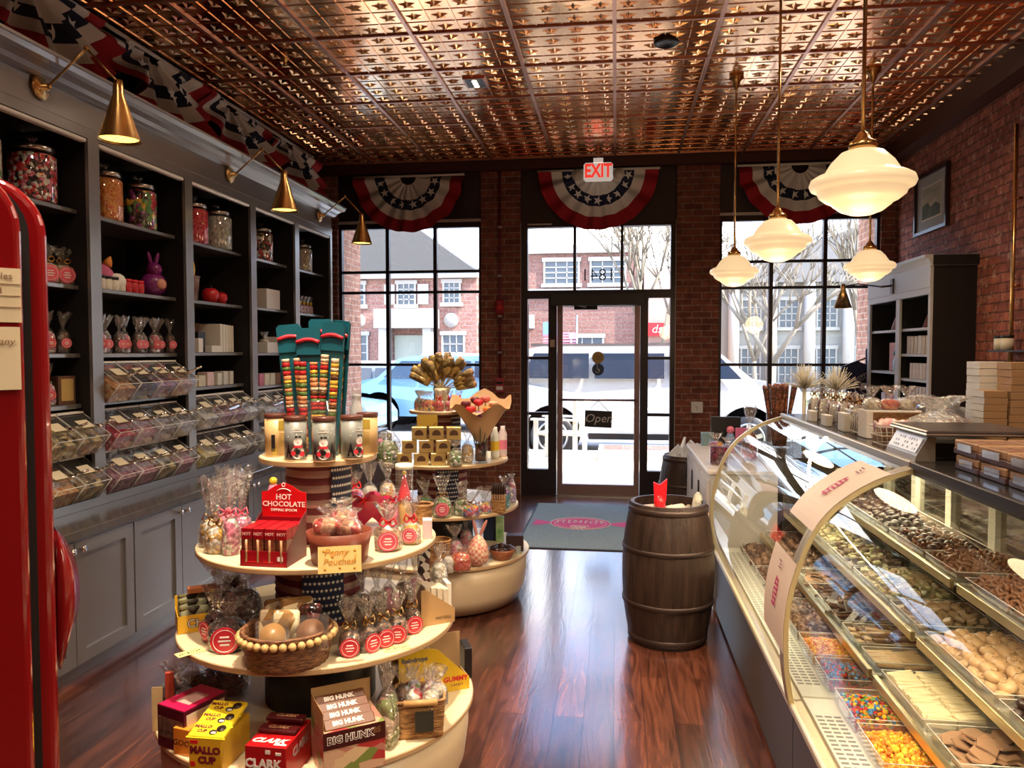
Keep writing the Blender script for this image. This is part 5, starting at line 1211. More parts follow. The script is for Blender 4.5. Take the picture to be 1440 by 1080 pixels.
# ---- tier 1 front
def pbox(name, label, x0, y0, x1, y1, k, dep, h, m, cat='display box', group=None, rw=None):
    """box whose front bottom edge runs between two photo pixels on tier k"""
    A_, B_ = onz(x0, y0, TZ[k]), onz(x1, y1, TZ[k]); w = (B_-A_).length; rz = math.atan2(B_.y-A_.y, B_.x-A_.x)
    if rw: rz, w = rw
    o = thing(name, label, cat, (A_.x, A_.y, TZ[k]+.0005), rz, group)
    MB().bbox(0, w, 0, dep, 0, h, .0015).build('carton', m, o); return o, w
rasp, w = pbox('raspberry_box', 'dark magenta box with bright pink top, left on the lowest tier', 222, 1048, 262, 1072, 0, .17, .135, mat('dark_magenta', (.09, .004, .016), .35), rw=(-.35, .125))
MB().box(.004, w-.002, .002, .168, .1352, .137).build('pink_top', mat('pink_top', (.70, .01, .09), .35), rasp)
MB().box(w*.3, w*.8, .04, .12, .1371, .138).build('top_label', mat('label_pale', (.75, .45, .40), .4), rasp)
MB().box(.006, w-.006, -.001, 0, .035, .10).build('front_label', mat('front_art', (.05, .03, .02), .4, col2=(.25, .14, .10), vscale=50), rasp)
MB().box(w, w+.001, .01, .16, .04, .12).build('side_label', G['paper'], rasp)
ob, w = pbox('orange_box', 'small orange candy carton in front of the magenta box', 244, 1060, 266, 1065, 0, .09, .085, mat('orange_card', (.85, .30, .03), .4))
text('GOO', .028, G['barrel'], ob, T(w*.5, -.001, .04) @ RX(PI/2), shear=.2)
mc, w = pbox('yellow_candy_box', 'open yellow marshmallow cup display box at the front of the lowest tier', 266, 1086, 312, 1096, 0, .18, .105, mat('amber_card', (.72, .42, .02), .4), rw=(.0, .105))
mar = mat('maroon_ink', (.16, .008, .02), .5)
text('MALLO', .030, mar, mc, T(w*.5, -.001, .070) @ RX(PI/2), bold=.0018); text('CUP', .029, mar, mc, T(w*.55, -.001, .040) @ RX(PI/2), bold=.0018)
MB().box(.005, .03, -.0012, 0, .09, .10).box(.005, .02, -.0012, 0, .02, .035).build('red_marks', G['red'], mc)
yw = mat('yellow_wrapper', (.92, .68, .03), .3)
mcp = None
for k in range(3):
    loc = mc.matrix_basis @ Vector((w*.5, .032+.050*k, .108+.012*k)); lb = OR[k]+' from the front of the flat yellow packs in the open yellow box'
    if mcp is None:
        mcp = thing('yellow_candy_pack', lb, 'snack pack', tuple(loc), mc.rotation_euler.z, 'flat yellow candy packs'); mcp.rotation_euler = (R(14), 0, mc.rotation_euler.z)
        MB().bbox(-.058, .058, -.028, .030, 0, .012, .002).box(-.062, .062, -.032, -.026, .004, .008).build('wrapper', yw, mcp)
        text('MALLO', .017, mar, mcp, T(-.026, .012, .0125), bold=.0006); text('CUP', .016, mar, mcp, T(-.022, -.006, .0125), bold=.0006)
        MB().cyl(.014, .012, .0135, 20, 0, T(.034, .008, 0)).cyl(.012, .012, .014, 20, 0, T(.016, -.010, 0) @ SC(1, .8, 1)).build('cup_picture', G['barrel'], mcp)
        MB().cyl(.007, .012, .0146, 16, 0, T(.018, -.013, 0) @ SC(1.2, .7, 1)).build('cream_picture', G['star'], mcp)
    else: dup(mcp, tuple(loc), None, lb)
ck, w = pbox('red_candy_box', 'red candy box with white lettering at the front of the lowest tier', 345, 1102, 401, 1106, 0, .18, .115, mat('clark_red', (.42, .006, .010), .35), rw=(-.02, .128))
text('CLARK', .036, G['star'], ck, T(w*.44, -.001, .063) @ RX(PI/2), bold=.0015); text('CLARK', .034, G['star'], ck, T(w*.45, .035, .1157), bold=.0014, shear=.35)
MB().box(w*.5, w*.62, -.001, 0, .094, .105).box(w*.75, w*.88, -.001, 0, .092, .100).box(w*.1, w*.8, -.001, 0, .042, .0435).box(w*.65, w*.95, .012, .022, .1152, .116).build('white_print', G['star'], ck)
text('CLARK', .036, mat('grey_print', (.35, .28, .26), .5), ck, T(w+.001, .10, .075) @ RX(PI/2) @ RY(PI/2) if False else T(w+.001, .10, .075) @ RZ(PI/2) @ RX(PI/2), bold=.0012)
for k in range(2):
    loc = ck.matrix_basis @ Vector((w*.5, .09+.05*k, .1165+.012*k)); o = thing('chocolate_bar', ('front' if k == 0 else 'rear')+' dark red wrapped bar lying on the red candy box', 'snack bar', tuple(loc), ck.rotation_euler.z, 'dark bars on the red candy box'); MB().bbox(-.06, .06, -.018, .018, 0, .014, .003).build('wrapper', mat('dark_red_wrap', (.07, .006, .008), .3), o); text('CLARK', .022, G['lchoc'], o, T(0, 0, .0145), shear=.3, bold=.0006)
# dark bags at the back left
for i, (x, y, w_) in enumerate(((248, 1005, .11), (275, 992, .12), (300, 985, .12), (330, 985, .13), (262, 1020, .10))):
    p = on(x, y, 0, w_/2); bag('dark_bag', OR[i]+' from the left of the glossy dark bags at the back of the lowest tier', tuple(p), w_, .09, .10, .17, dk_, face(p)+.2*i, None, None, 110+i, 'glossy dark bags on the lowest tier')
boxes([('red_wrapped_bar', 'red wrapped bar standing at the left rim behind the magenta box', 'snack bar', tuple(on(240, 1010, 0, .01)), (.03, .015, .16), (.55, .06, .03), .4, None),
       ('dotted_card', 'small yellow dotted card sticking out at the left rim of the lowest tier', 'card', tuple(on(222, 1030, 0, .01)), (.035, .002, .15), (.80, .58, .28), .2, None)])
# big hunk
bh, w = pbox('nougat_bar_box', 'brown nougat bar display box with colourful lower half on the lowest tier', 455, 1098, 542, 1076, 0, .16, .14, candy('side_art', [(.20, .25, .06), (.62, .38, .25), (.45, .04, .04), (.7, .5, .3), (.5, .2, .15)], 16, bump=0, stretch=(1, 1, 2)))
bh.children[0]['label'] = 'colourful printed carton'
hb = mat('dark_brown_wrap', (.055, .010, .010), .25)
MB().box(0, w, -.002, .0, .088, .14).build('front_band', hb, bh)
text('BIG HUNK', .030, G['star'], bh, T(w*.43, -.0030, .114) @ RX(PI/2), bold=.0022, ext=.0003); text('BIG HUNK', .030, hb, bh, T(w*.43, -.0038, .114) @ RX(PI/2), bold=.0002, ext=.0003)
text('85', .024, G['brass2'], bh, T(w*.86, -.003, .118) @ RX(PI/2), bold=.001)
hk = None
for k in range(4):
    loc = bh.matrix_basis @ Vector((w*.45, .030+.036*k, .142+.010*k)); lb = OR[k]+' from the front of the brown nougat bars stacked in the tall brown display box'
    if hk is None:
        hk = thing('nougat_bar', lb, 'snack bar', tuple(loc), bh.rotation_euler.z, 'brown nougat bars'); hk.rotation_euler = (R(38), 0, bh.rotation_euler.z)
        MB().bbox(-.078, .078, -.018, .018, 0, .014, .003).build('wrapper', mat('hunk_wrap', (.15, .05, .022), .28), hk); text('BIG HUNK', .020, G['star'], hk, T(-.005, 0, .0146), bold=.001)
    else: dup(hk, tuple(loc), None, lb)
MB().box(0, .002, 0, .16, .14, .20).box(0, w, .158, .16, .14, .215).build('tray_back', mat('tray_brown', (.42, .24, .10), .5), bh)
for i in range(3):
    p = on(541+4*i, 1052-6*i, 0, .02); bag('nut_bag', OR[i]+' from left of the slim upright bags beside the nougat bar box', tuple(p), .045, .10, .16, .25, candy('slim_bag', [cR, (.25, .3, .08), (.7, .5, .35), (.6, .3, .25)], 20), face(p)+.5, None, None, 120+i, 'slim upright bags beside the nougat bar box')
# square basket
p = on(590, 1043, 0, .085)
sb = basket('square_basket', 'square woven basket with rattan handle filled with cello bags', (p.x, p.y, p.z), .078, .070, .125, G['wick2'], .30, 1.10, 0, True, 30, G['wick2'])
MB().rod((-.055, -.086, .128), (.055, -.086, .128), .011, 10).build('rattan_handle', mat('rattan', (.55, .30, .11), .4), sb)
MB().box(-.018, .042, -.094, -.088, .035, .10).build('dark_tag', mat('chalk_tag', (.03, .03, .022), .5), sb)
for i, (dx, dy, fl_) in enumerate(((-.05, -.02, f_cho), (-.01, -.03, candy('blue_red', [cR, cW, cBl], 30)), (.045, -.03, f_cream), (.03, .03, f_red), (-.03, .035, f_mix), (.06, .02, f_cream))):
    bag('treat_bag', OR[i]+' of the twisted cello bags filling the square woven basket', (p.x+dx, p.y+dy, p.z+.075), .065, .06, .075, .13, fl_, i*.7, None, None, 130+i, 'cello bags in the square basket')
# yellow gummy box
A_ = onz(561, 985, TZ[0]); B_ = onz(660, 968, TZ[0]); yg = thing('yellow_display_box', 'yellow display box with sloped side and blue-grey lettering behind the square basket', 'display box', (A_.x, A_.y, TZ[0]+.0005), math.atan2(B_.y-A_.y, B_.x-A_.x)); w = (B_-A_).length
yy = mat('mustard_card', (.72, .46, .015), .45)
MB().prism([(0, 0), (w, 0), (w, .045), (w*.55, .165), (w*.42, .175), (0, .175)], 0, .003, 0, T(0, .003, 0) @ RX(PI/2)).build('side_panel', yy, yg)
MB().box(0, w, .003, .12, 0, .003).box(0, w, .117, .12, 0, .18).box(w-.003, w, .003, .12, 0, .045).build('tray', G['kraft'], yg)
text('Raindrops', .024, mat('blue_grey_ink', (.12, .12, .15), .5), yg, T(w*.22, -.0008, .140) @ RX(PI/2), bold=.001); text('GUMMY', .026, G['red'], yg, T(w*.80, -.0008, .045) @ RX(PI/2), bold=.001); text('CANDY', .014, mar, yg, T(w*.82, -.0008, .022) @ RX(PI/2))
MB().tube([(w*.52+.035*math.cos(k*.3), -.001, .085+.03*math.sin(k*.3)) for k in range(21)], .001, 4).build('round_outline', mar, yg)
for k in range(4):
    loc = yg.matrix_basis @ Vector((w*.50+.026*k, .06, .045+.05-.022*k)); tag(MB().bbox(-.004, .004, -.05, .05, 0, .10, .002, 0, RY(R(-30))).build('sachet', candy('sachet_print', [(.65, .58, .5), (.7, .62, .55), (.12, .08, .06)], 40, bump=0), loc=tuple(loc), rz=yg.rotation_euler.z), OR[k]+' from the left of the leaning dotted sachets in the yellow display box', 'snack pack', 'dotted sachets in the yellow box')
boxes([('black_device', 'small black box standing behind the sachets at the right rim of the lowest tier', 'box', tuple(on(655, 950, 0, .02)), (.03, .10, .12), G['black'], .4, None)])

# ================================================================== FAR TABLE CONTENTS
# top tier: tray of candy pops, red bow bags, bouquet of gold tubes
p = Vector((RC.x, RC.y, TZ[3]+.0005))
gt = candy('pop_tray', [cY, (.1, .06, .03), cO, cR, (.2, .3, .1), (.75, .6, .3)], 38)
for k in range(9):
    a = PI*1.02+k*.16; o = None
    lb = OR[k]+' from left of the little candy bags on the far table top tier'
    bag('candy_bag', lb, (p.x+.15*math.cos(a)-.0, p.y+.15*math.sin(a), p.z), .060, .055, .075, .125, gt, k, None, None, 150+k, 'little candy bags on the far top tier')
for k in range(3): bag('red_bag', OR[k]+' from the left of the bright red bow bags on the far table top tier', (p.x+.02+.055*k, p.y-.155+.03*k, p.z), .06, .055, .07, .13, f_red if k else candy('rr', [(.7, .01, .02), (.5, .01, .02)], 50), k, None, G['bow'], 160+k, 'red bow bags on the far top tier')
vase = tag(MB().lathe([(.05, 0), (.045, .10), (.06, .14)], 20).build('bouquet_pot', G['paper'], loc=tuple(p)), 'pot holding the bouquet of gold candy tubes on the far table', 'pot')
gtm = candy('gold_tube', [(.42, .27, .08), (.16, .10, .03), (.60, .40, .12), (.30, .22, .10)], 26, rough=.25)
g0 = None
for k in range(16):
    q = random.Random(k+5); el = [10, 28, 50, 68, 86, 75, 55, 38, 20, 62, 80, 45, 30, 58, 70, 88][k]; side = -1 if k % 2 else 1
    az = q.uniform(-.9, .9)-PI/2 if k > 8 else (q.uniform(-.35, .1))
    dx = side*math.cos(R(el)); dirv = Vector((dx, -.35*q.random(), math.sin(R(el)))).normalized()
    b0 = p+Vector((0, 0, .13)); L0 = q.uniform(.06, .12)
    lb = 'gold wrapped candy tube in the fan shaped bouquet, far table'
    if g0 is None:
        g0 = thing('gold_candy_tube', lb, 'candy tube', tuple(b0+dirv*L0), 0, 'gold candy tubes of the bouquet')
        MB().lathe([(.020, 0), (.026, .012), (.026, .125), (.020, .135)], 12).build('wrapper', gtm, g0); MB().cyl(.021, .135, .138, 12).build('end_cap', G['lchoc'], g0); MB().rod((0, 0, -L0*.9), (0, 0, 0), .004).build('stick', G['paper'], g0)
        g = g0
    else: g = dup(g0, tuple(b0+dirv*L0))
    g.rotation_mode = 'XYZ'; g.rotation_euler = dirv.to_track_quat('Z', 'Y').to_euler()
q_ = onz(600, 600, TZ[3]-.08); sgn = thing('yellow_sign', 'blank ochre card sign hanging below the top tier of the far table', 'sign', (RC.x-.03, RC.y-.235, TZ[3]-.085), 0)
MB().box(-.075, .055, -.001, .001, 0, .07).build('card', mat('ochre_card', (.62, .38, .05), .6), sgn); MB().cyl(.004, 0, .0015, 8, 0, T(.035, -.001, .012) @ RX(PI/2)).cyl(.003, 0, .0015, 8, 0, T(.045, -.001, .02) @ RX(PI/2)).build('dots', G['black'], sgn)
# third tier far: gold boxes pyramid
gbx = None
wc = mat('choc_picture', (.10, .04, .02), .4)
def goldbox(x, y, zz, k, lb):
    global gbx
    p = on(x, y, 2, .045); loc = (p.x, p.y, p.z+zz*.078)
    if gbx is None:
        gbx = thing('gold_box', lb, 'gift box', loc, face(p), 'small gold gift boxes on the far table')
        MB().bbox(-.044, .044, -.044, .044, 0, .075, .002).build('carton', G['goldc'], gbx)
        MB().prism([(.026*math.cos(k_*PI/8), .004+.026*max(-.3, math.sin(k_*PI/8))) for k_ in range(16)], 0, .001, 0, T(0, -.0445, .03) @ RX(PI/2)).build('window', wc, gbx)
    else: dup(gbx, loc, face(p)+.04*(k % 3-1), lb)
rowsx = [[549+23.5*k for k in range(4)], [556+23.5*k for k in range(3)], [570+24*k for k in range(3)]]
ff = ['bottom', 'middle', 'top']
for r_, xs in enumerate(rowsx):
    for k, x in enumerate(xs): goldbox(x+20, 655, r_, k, OR[k]+' from the left in the '+ff[r_]+' row of stacked gold boxes')
p = on(545, 650, 2, .055); o = thing('clear_dome', 'clear plastic dome full of wrapped sweets at the left of the far third tier', 'dome', tuple(p))
MB().lathe([(.085, 0), (.09, .05), (.08, .13), (.045, .18), (.001, .195)], 24, cap0=False).build('dome', G['cello'], o); MB().lathe([(.075, 0), (.08, .05), (.05, .12), (.01, .13)], 20).build('sweets', f_grn, o); MB().ball(.03, T(-.05, 0, .11), 0, 8, 6).build('pink_sweet', G['pink'], o)
for i, (x, y, w_, hb_, ht_, fl_, lb) in enumerate(((640, 657, .085, .10, .16, f_grn, 'green cello bag in front of the gold boxes on the far third tier'), (657, 652, .08, .12, .20, f_gold, 'tall gold cello bag right of the gold boxes on the far third tier'), (560, 655, .07, .08, .15, f_grn, 'small dark green cello bag left of the gold boxes'), (537, 648, .07, .09, .16, f_pink, 'pink cello bag at the left rim of the far third tier'))):
    p = on(x, y, 2, w_/2); bag('treat_bag', lb, tuple(p), w_, w_*.9, hb_, ht_, fl_, 0, None, None, 170+i)
# bouquet in vase
p = on(676, 652, 2, .05); v = thing('glass_vase', 'clear glass vase on the far third tier', 'vase', tuple(p)); MB().lathe([(.045, 0), (.045, .14), (.055, .20)], 22, cap1=False).build('glass', G['jarg'], v); MB().lathe([(.035, .01), (.035, .12)], 12).build('filling', dk_, v)
bq = thing('flower_bouquet', 'bouquet of dark red candy roses wrapped in tan paper standing in the vase', 'bouquet', (p.x, p.y, p.z+.03))
vs = []; fs = []; n = 24
for k in range(5):
    for j in range(n+1):
        a = 2*PI*j/n; r_ = .03+.145*(k/4)**1.1; vs.append((r_*math.cos(a)*1.1, r_*math.sin(a)*.8, .10+.062*k+(.03*math.sin(5*a) if k == 4 else 0)+(.045*math.sin(a) if k == 4 else 0)))
for k in range(4):
    for j in range(n): fs.append((k*(n+1)+j, k*(n+1)+j+1, (k+1)*(n+1)+j+1, (k+1)*(n+1)+j))
MB().add(vs, fs, 0, None, True).build('paper_wrap', mat('tan_paper', (.62, .38, .20), .6), bq)
rs = None
for k, (dx, dy, dz, c_) in enumerate(((-.05, -.06, .30, cR), (.01, -.075, .27, cPu), (.055, -.06, .30, cO), (-.01, -.02, .34, cR), (.085, -.03, .33, (.6, .35, .2)), (-.085, -.04, .33, (.12, .01, .02)), (.03, .0, .36, (.6, .15, .12)), (-.04, .03, .35, (.14, .01, .02)))):
    f = MB().lathe([(.008, -.02), (.026, -.008), (.030, .010), (.022, .022), (.016, .014), (.006, .02)], 12, 0, T(dx, dy, dz), fr=lambda a, kk, z: 1+.12*math.sin(5*a+kk)).build('rose', mat('rose_petals', c_, .5), bq); MB().rod((dx*.2, dy*.2, .02), (dx, dy, dz-.02), .003).build('stem', mat('stem_green', (.06, .10, .03), .6), f)
p = on(704, 648, 2, .03)
for k, (x, y) in enumerate(((700, 645), (711, 643))):
    p = on(x-4, y, 2, .03); o = thing('labelled_bottle', ['white milk style bottle with yellow label beside the vase', 'pink and white striped tall pack at the right rim of the far third tier'][k], 'bottle', tuple(p)); MB().lathe([(.026, 0), (.028, .02), (.028, .15), (.015, .18), (.016, .20)], 18).build('bottle_body', mat('bottle_white', (.75, .6, .6) if k else (.8, .78, .72), .3), o); MB().lathe([(.0285, .05), (.0285, .11)], 18, cap0=False, cap1=False).build('label', G['yel'] if k == 0 else G['pink'], o)
# second tier far
for i, (x, y, w_, hb_, ht_, fl_, lab, lb) in enumerate(((598, 725, .095, .11, .21, f_grn, None, 'green cello bag at the left of the far second tier'), (622, 730, .115, .12, .25, f_grn, G['pinkl'], 'large green cello bag with a pink label on the far second tier'), (648, 727, .085, .10, .20, f_grn, None, 'green cello bag behind the gathered fabric bag'), (661, 729, .125, .075, .15, f_mix, None, 'wide gathered bag of mixed candy with pale ribbon, far second tier'), (681, 724, .10, .075, .16, f_mix, None, 'mixed candy bag right of the wide gathered one'), (709, 716, .08, .13, .20, candy('teal_pack', [(.02, .3, .4), cW, (.3, .1, .4)], 30), None, 'teal topped cello bag above the pretzel basket'), (720, 708, .06, .14, .19, candy('lilac_pack', [(.4, .3, .6), cW, (.6, .2, .3)], 30), None, 'lilac and white cello bag at the right rim of the far second tier'), (612, 712, .10, .14, .22, dk_, None, 'dark bag in the shade at the back left of the far second tier'))):
    p = on(x, y, 1, w_/2); bag('treat_bag', lb, tuple(p), w_, w_*.85, hb_, ht_, fl_, face(p), lab, G['brass'] if i in (1, 3) else None, 180+i)
p = on(701, 722, 1, .05); o = basket('pretzel_basket', 'small square basket of chocolate pretzel rods on the far second tier', tuple(p), .042, .036, .07, G['wick2'], face(p)-.2, 1.05, 0, True)
pr0 = None
for i in range(6):
    for j in range(2):
        loc = (p.x-.036+.0145*i, p.y-.015+.03*j, p.z+.01)
        if pr0 is None:
            pr0 = thing('pretzel_rod', 'dipped pretzel rod standing in the small far basket', 'pretzel', loc, 0, 'pretzel rods in the far basket'); MB().cyl(.0058, 0, .15, 8).build('rod', G['lchoc'], pr0); MB().lathe([(.0065, .10), (.0072, .11), (.0072, .155), (.004, .16)], 8).build('chocolate_tip', G['dchoc'], pr0)
        else: dup(pr0, loc)
# lowest tier far
basket('tall_wicker_basket', 'tall brown wicker basket half hidden at the left of the far lowest tier', tuple(on(617, 800, 0, .05)), .06, .06, .16, G['wick2'], 0, 1.2)
for i, (x, y, w_, hb_, ht_, fl_, lb) in enumerate(((640, 795, .11, .14, .23, f_pink, 'large pink striped cello bag on the far lowest tier'), (648, 806, .12, .11, .14, f_org, 'cello bag of bright orange-red candy on the far lowest tier'), (630, 808, .07, .10, .13, f_cream, 'small white speckled cello bag beside the orange one'), (655, 780, .08, .15, .24, f_pink, 'pink bag behind the gingham egg'))):
    p = on(x, y, 0, w_/2); bag('treat_bag', lb, tuple(p), w_, w_*.85, hb_, ht_, fl_, 0, None, None, 200+i)
gi = bpy.data.materials.new('gingham'); gi.use_nodes = True; n_ = gi.node_tree; ckr = n_.nodes.new('ShaderNodeTexChecker'); ckr.inputs['Scale'].default_value = 55; ckr.inputs[1].default_value = (.78, .55, .38, 1); ckr.inputs[2].default_value = (.62, .20, .16, 1); tcn = n_.nodes.new('ShaderNodeTexCoord'); n_.links.new(tcn.outputs['Object'], ckr.inputs[0]); n_.links.new(ckr.outputs[0], n_.nodes['Principled BSDF'].inputs['Base Color'])
p = on(672, 800, 0, .065); o = thing('gingham_egg', 'plump pink gingham fabric rabbit with long ears on the far lowest tier', 'rabbit figure', tuple(p), face(p))
MB().lathe([(.02, 0), (.058, .025), (.068, .07), (.055, .13), (.028, .175), (.005, .19)], 26).build('egg_body', gi, o)
for s in (-1, 1): MB().ball(.055, T(.008+s*.024, 0, .225) @ RY(s*.32+.1), 0, 10, 8, .2, .14, 1).build('ear', mat('ear_pink', (.55, .22, .18), .8), o)
p = on(706, 790, 0, .07); o = thing('wooden_bowl', 'reddish wooden bowl of dark chocolates on the far lowest tier', 'bowl', tuple(p)); MB().lathe([(.055, 0), (.068, .03), (.088, .065), (.083, .065), (.06, .02), (.001, .012)], 28, cap1=False).build('bowl_body', mat('russet_wood', (.34, .11, .045), .3, var=.3, vscale=10), o)
for k in range(9):
    a = k*.7; r_ = .05 if k < 8 else 0; tag(MB().ball(.028, SC(1.2, .9, .7), 0, 10, 6, jit=.2, seed=k).build('dark_chocolate', G['dchoc'], loc=(p.x+r_*math.cos(a), p.y+r_*math.sin(a), p.z+.06+.018*(k == 8)), rz=k), 'dark glossy chocolate heaped in the reddish wooden bowl', 'chocolate', 'dark chocolates in the wooden bowl')
boxes([('green_white_pack', 'upright green and white pack behind the wooden bowl', 'snack pack', tuple(on(703, 762, 0, .02)), (.055, .03, .17), mat('green_white', (.55, .70, .45), .5, col2=(.15, .4, .1), vscale=20), .1, None),
       ('brown_gift_box', 'dark brown carton at the right rim of the far lowest tier', 'box', tuple(on(724, 775, 0, .03)), (.11, .08, .10), (.05, .02, .018), .1, None),
       ('navy_card', 'dark blue card standing behind the bowl on the far lowest tier', 'card', tuple(on(690, 762, 0, .04)), (.10, .01, .16), (.02, .04, .12), 0, None),
       ('small_label_box', 'tiny pale labelled box in front of the dark brown carton', 'box', tuple(on(729, 779, 0, .01)), (.03, .03, .045), (.4, .42, .4), .1, None)])
# ================================================================== MAT, BARRELS
o = thing('door_mat', 'grey-blue doormat with a pink wrapped candy emblem before the front door', 'doormat', (-.315, 7.03, 0))
MB().bbox(-.49, .49, -.92, .93, .0, .008, .003).build('mat_base', mat('mat_rubber', (.02, .03, .035), .7), o)
MB().box(-.47, .47, -.90, .91, .008, .0095).build('mat_pile', mat('mat_pile', (.27, .33, .35), .95, bump=.5, bscale=200, var=.2, vscale=60), o)  # sky reflection on the pile put into its lighter base colour
mg = mat('mat_magenta', (.62, .07, .22), .9); mw = mat('mat_white', (.72, .58, .58), .9)
e = MB().prism([(.27*math.cos(k*PI/18), .235*math.sin(k*PI/18)) for k in range(36)], .0095, .0102)
for s in (-1, 1): e.prism([(s*.26, -.03), (s*.26, .03), (s*.45, .13), (s*.41, .05), (s*.45, 0), (s*.41, -.05), (s*.45, -.13)][::s], .0095, .0102)
em = e.build('candy_emblem', mg, o)
w_ = MB().tube([(.275*math.cos(k*PI/20), .24*math.sin(k*PI/20), .0104) for k in range(40)], .006, 4, 0, True).tube([(.235*math.cos(k*PI/20), .195*math.sin(k*PI/20), .0104) for k in range(40)], .003, 4, 0, True)
for k in range(9): w_.tube([(-.20+.05*k+.012*math.cos(t), .055+.05*math.sin(t*1.0)+.02*math.cos(2*t+k), .0106) for t in [j*.7 for j in range(8)]], .006, 4)
for k in range(7): w_.tube([(-.06+.02*k+.022*math.cos(t), -.15-.05*(k % 2)+.045*math.sin(t), .0106) for t in [j*.8 for j in range(7)]], .006, 4)
w_.build('white_outline', mw, em)

def barrel(name, label, loc, h, r0, rm, rz=0):
    o = thing(name, label, 'barrel', loc, rz)
    def rad(t): return r0+(rm-r0)*(1-(2*t-1)**2)
    N = 14; n = 48
    MB().lathe([(rad(k/N), h*k/N) for k in range(N+1)]+[(rad(1)-.018, h), (rad(.85)-.02, h*.85), (.001, h*.85)], n, fr=lambda a, k, z: 1-.012*(abs(math.sin(10*a)) < .22), smooth=False).build('staves', G['barrel'], o)
    for t, w in ((.045, .034), (.30, .026), (.68, .026), (.955, .034)):
        z = t*h; MB().lathe([(rad(t)+.001, z-w/2), (rad(t)+.005, z-w/2+.002), (rad(t)+.005, z+w/2-.002), (rad(t)+.001, z+w/2)], n, cap0=False, cap1=False).build('hoop', G['hoop'], o)
    return o
b1 = Vector((.292, 4.29, 0)); barrel('oak_barrel', 'dark wooden barrel in front of the display case, nearest', tuple(b1), .765, .205, .252)
b2 = Vector((.60, 6.42, 0)); barrel('oak_barrel', 'dark wooden barrel further back beside the door, holding white papers', tuple(b2), .745, .20, .245, .4)
for i, (dx, dy, l, c1, lb) in enumerate(((-.03, -.06, .17, (.75, .60, .48), 'cream and pink wrapped taffy roll lying at the left in the near barrel'), (.10, -.05, .15, (.72, .10, .08), 'red and cream wrapped taffy roll at the right in the near barrel'), (-.08, .06, .16, (.7, .5, .4), 'cream taffy roll at the back of the near barrel'), (.04, .06, .15, (.72, .55, .45), 'cream taffy roll at the back right of the near barrel'))):
    o = thing('taffy_roll', lb, 'candy', (b1.x+dx, b1.y+dy, .70), .3*i-.2)
    MB().lathe([(.010, -l/2-.03), (.026, -l/2-.035), (.008, -l/2), (.034, -l/2+.02), (.036, l/2-.02), (.008, l/2), (.026, l/2+.035), (.010, l/2+.03)], 14, 0, RY(PI/2)).build('wrapper', mat('taffy', c1, .35, col2=(.72, .62, .5), vscale=18), o)
tag(MB().prism([(-.03, 0), (.035, .0), (.04, .12), (.0, .085), (-.035, .10)], -.012, .012, 0, RX(PI/2)).lathe([(.03, -.06), (.034, 0), (.012, .03)], 10).build('red_wrapper', G['bow'], loc=(b1.x-.045, b1.y+.03, .765)), 'bright red twisted wrapper sticking up from the near barrel', 'candy wrapper')
tag(MB().lathe([(.03, 0), (.034, .07), (.022, .13), (.004, .15)], 12).build('cow_toy', mat('speckled_white', (.65, .6, .5), .6, col2=(.2, .18, .15), vscale=30), loc=(b1.x+.165, b1.y+.06, .66)), 'speckled white treat leaning at the right inside the near barrel', 'toy')
tag(MB().cyl(.182, .60, .655, 32).build('barrel_filling', candy('taffy_fill', [cW, cP, cR, (.7, .6, .5)], 22), loc=(b1.x, b1.y, 0)), 'wrapped taffy filling the near barrel', 'candy', None, 'stuff')
pw = mat('crumpled_white_paper', (.75, .76, .80), .7)
tag(MB().cyl(.178, .58, .64, 32).build('barrel_filling', pw, loc=(b2.x, b2.y, 0)), 'white paper stuffing in the far barrel', 'paper', None, 'stuff')
for i, (dx, dy, rz, s) in enumerate(((-.09, -.06, .3, 1), (.0, -.08, -.4, 1.2), (.07, -.03, .9, 1.05), (-.02, .05, 1.4, 1.25))):
    tag(MB().add([(-.08, 0, 0), (.07, .02, 0), (.09, .03, .12), (.0, .0, .20), (-.09, .03, .10), (-.06, .012, 0), (.07, .034, 0), (.09, .045, .12), (.0, .014, .20), (-.09, .045, .10)], [(0, 1, 2, 3, 4), (9, 8, 7, 6, 5), (0, 5, 6, 1), (1, 6, 7, 2), (2, 7, 8, 3), (3, 8, 9, 4), (4, 9, 5, 0)]).build('white_paper_bag', pw, loc=(b2.x+dx, b2.y+dy, .635), rz=rz), OR[i]+' of the folded white paper bags sticking up from the far barrel', 'paper bag', 'white paper bags in the far barrel').scale = (s, s, s)

# ================================================================== DISPLAY CASES
GP = [(.600, .395), (.583, .50), (.578, .60), (.580, .68), (.590, .76), (.610, .84), (.640, .93), (.680, 1.005), (.735, 1.07), (.80, 1.12), (.86, 1.155), (.93, 1.183), (.985, 1.20)]
def smooth_prof(P, k=3):
    out = []
    for i in range(len(P)-1):
        p0 = P[max(i-1, 0)]; p1 = P[i]; p2 = P[i+1]; p3 = P[min(i+2, len(P)-1)]
        for j in range(k):
            t = j/k; f = lambda a, b, c, d: .5*((2*b)+(-a+c)*t+(2*a-5*b+4*c-d)*t*t+(-a+3*b-3*c+d)*t**3)
            out.append((f(p0[0], p1[0], p2[0], p3[0]), f(p0[1], p1[1], p2[1], p3[1])))
    return out+[P[-1]]
GS = smooth_prof(GP)
whd = mat('white_enamel_deck', (.80, .76, .66), .35)
lowp = mat('case_front_panel', (.085, .068, .060), .42)
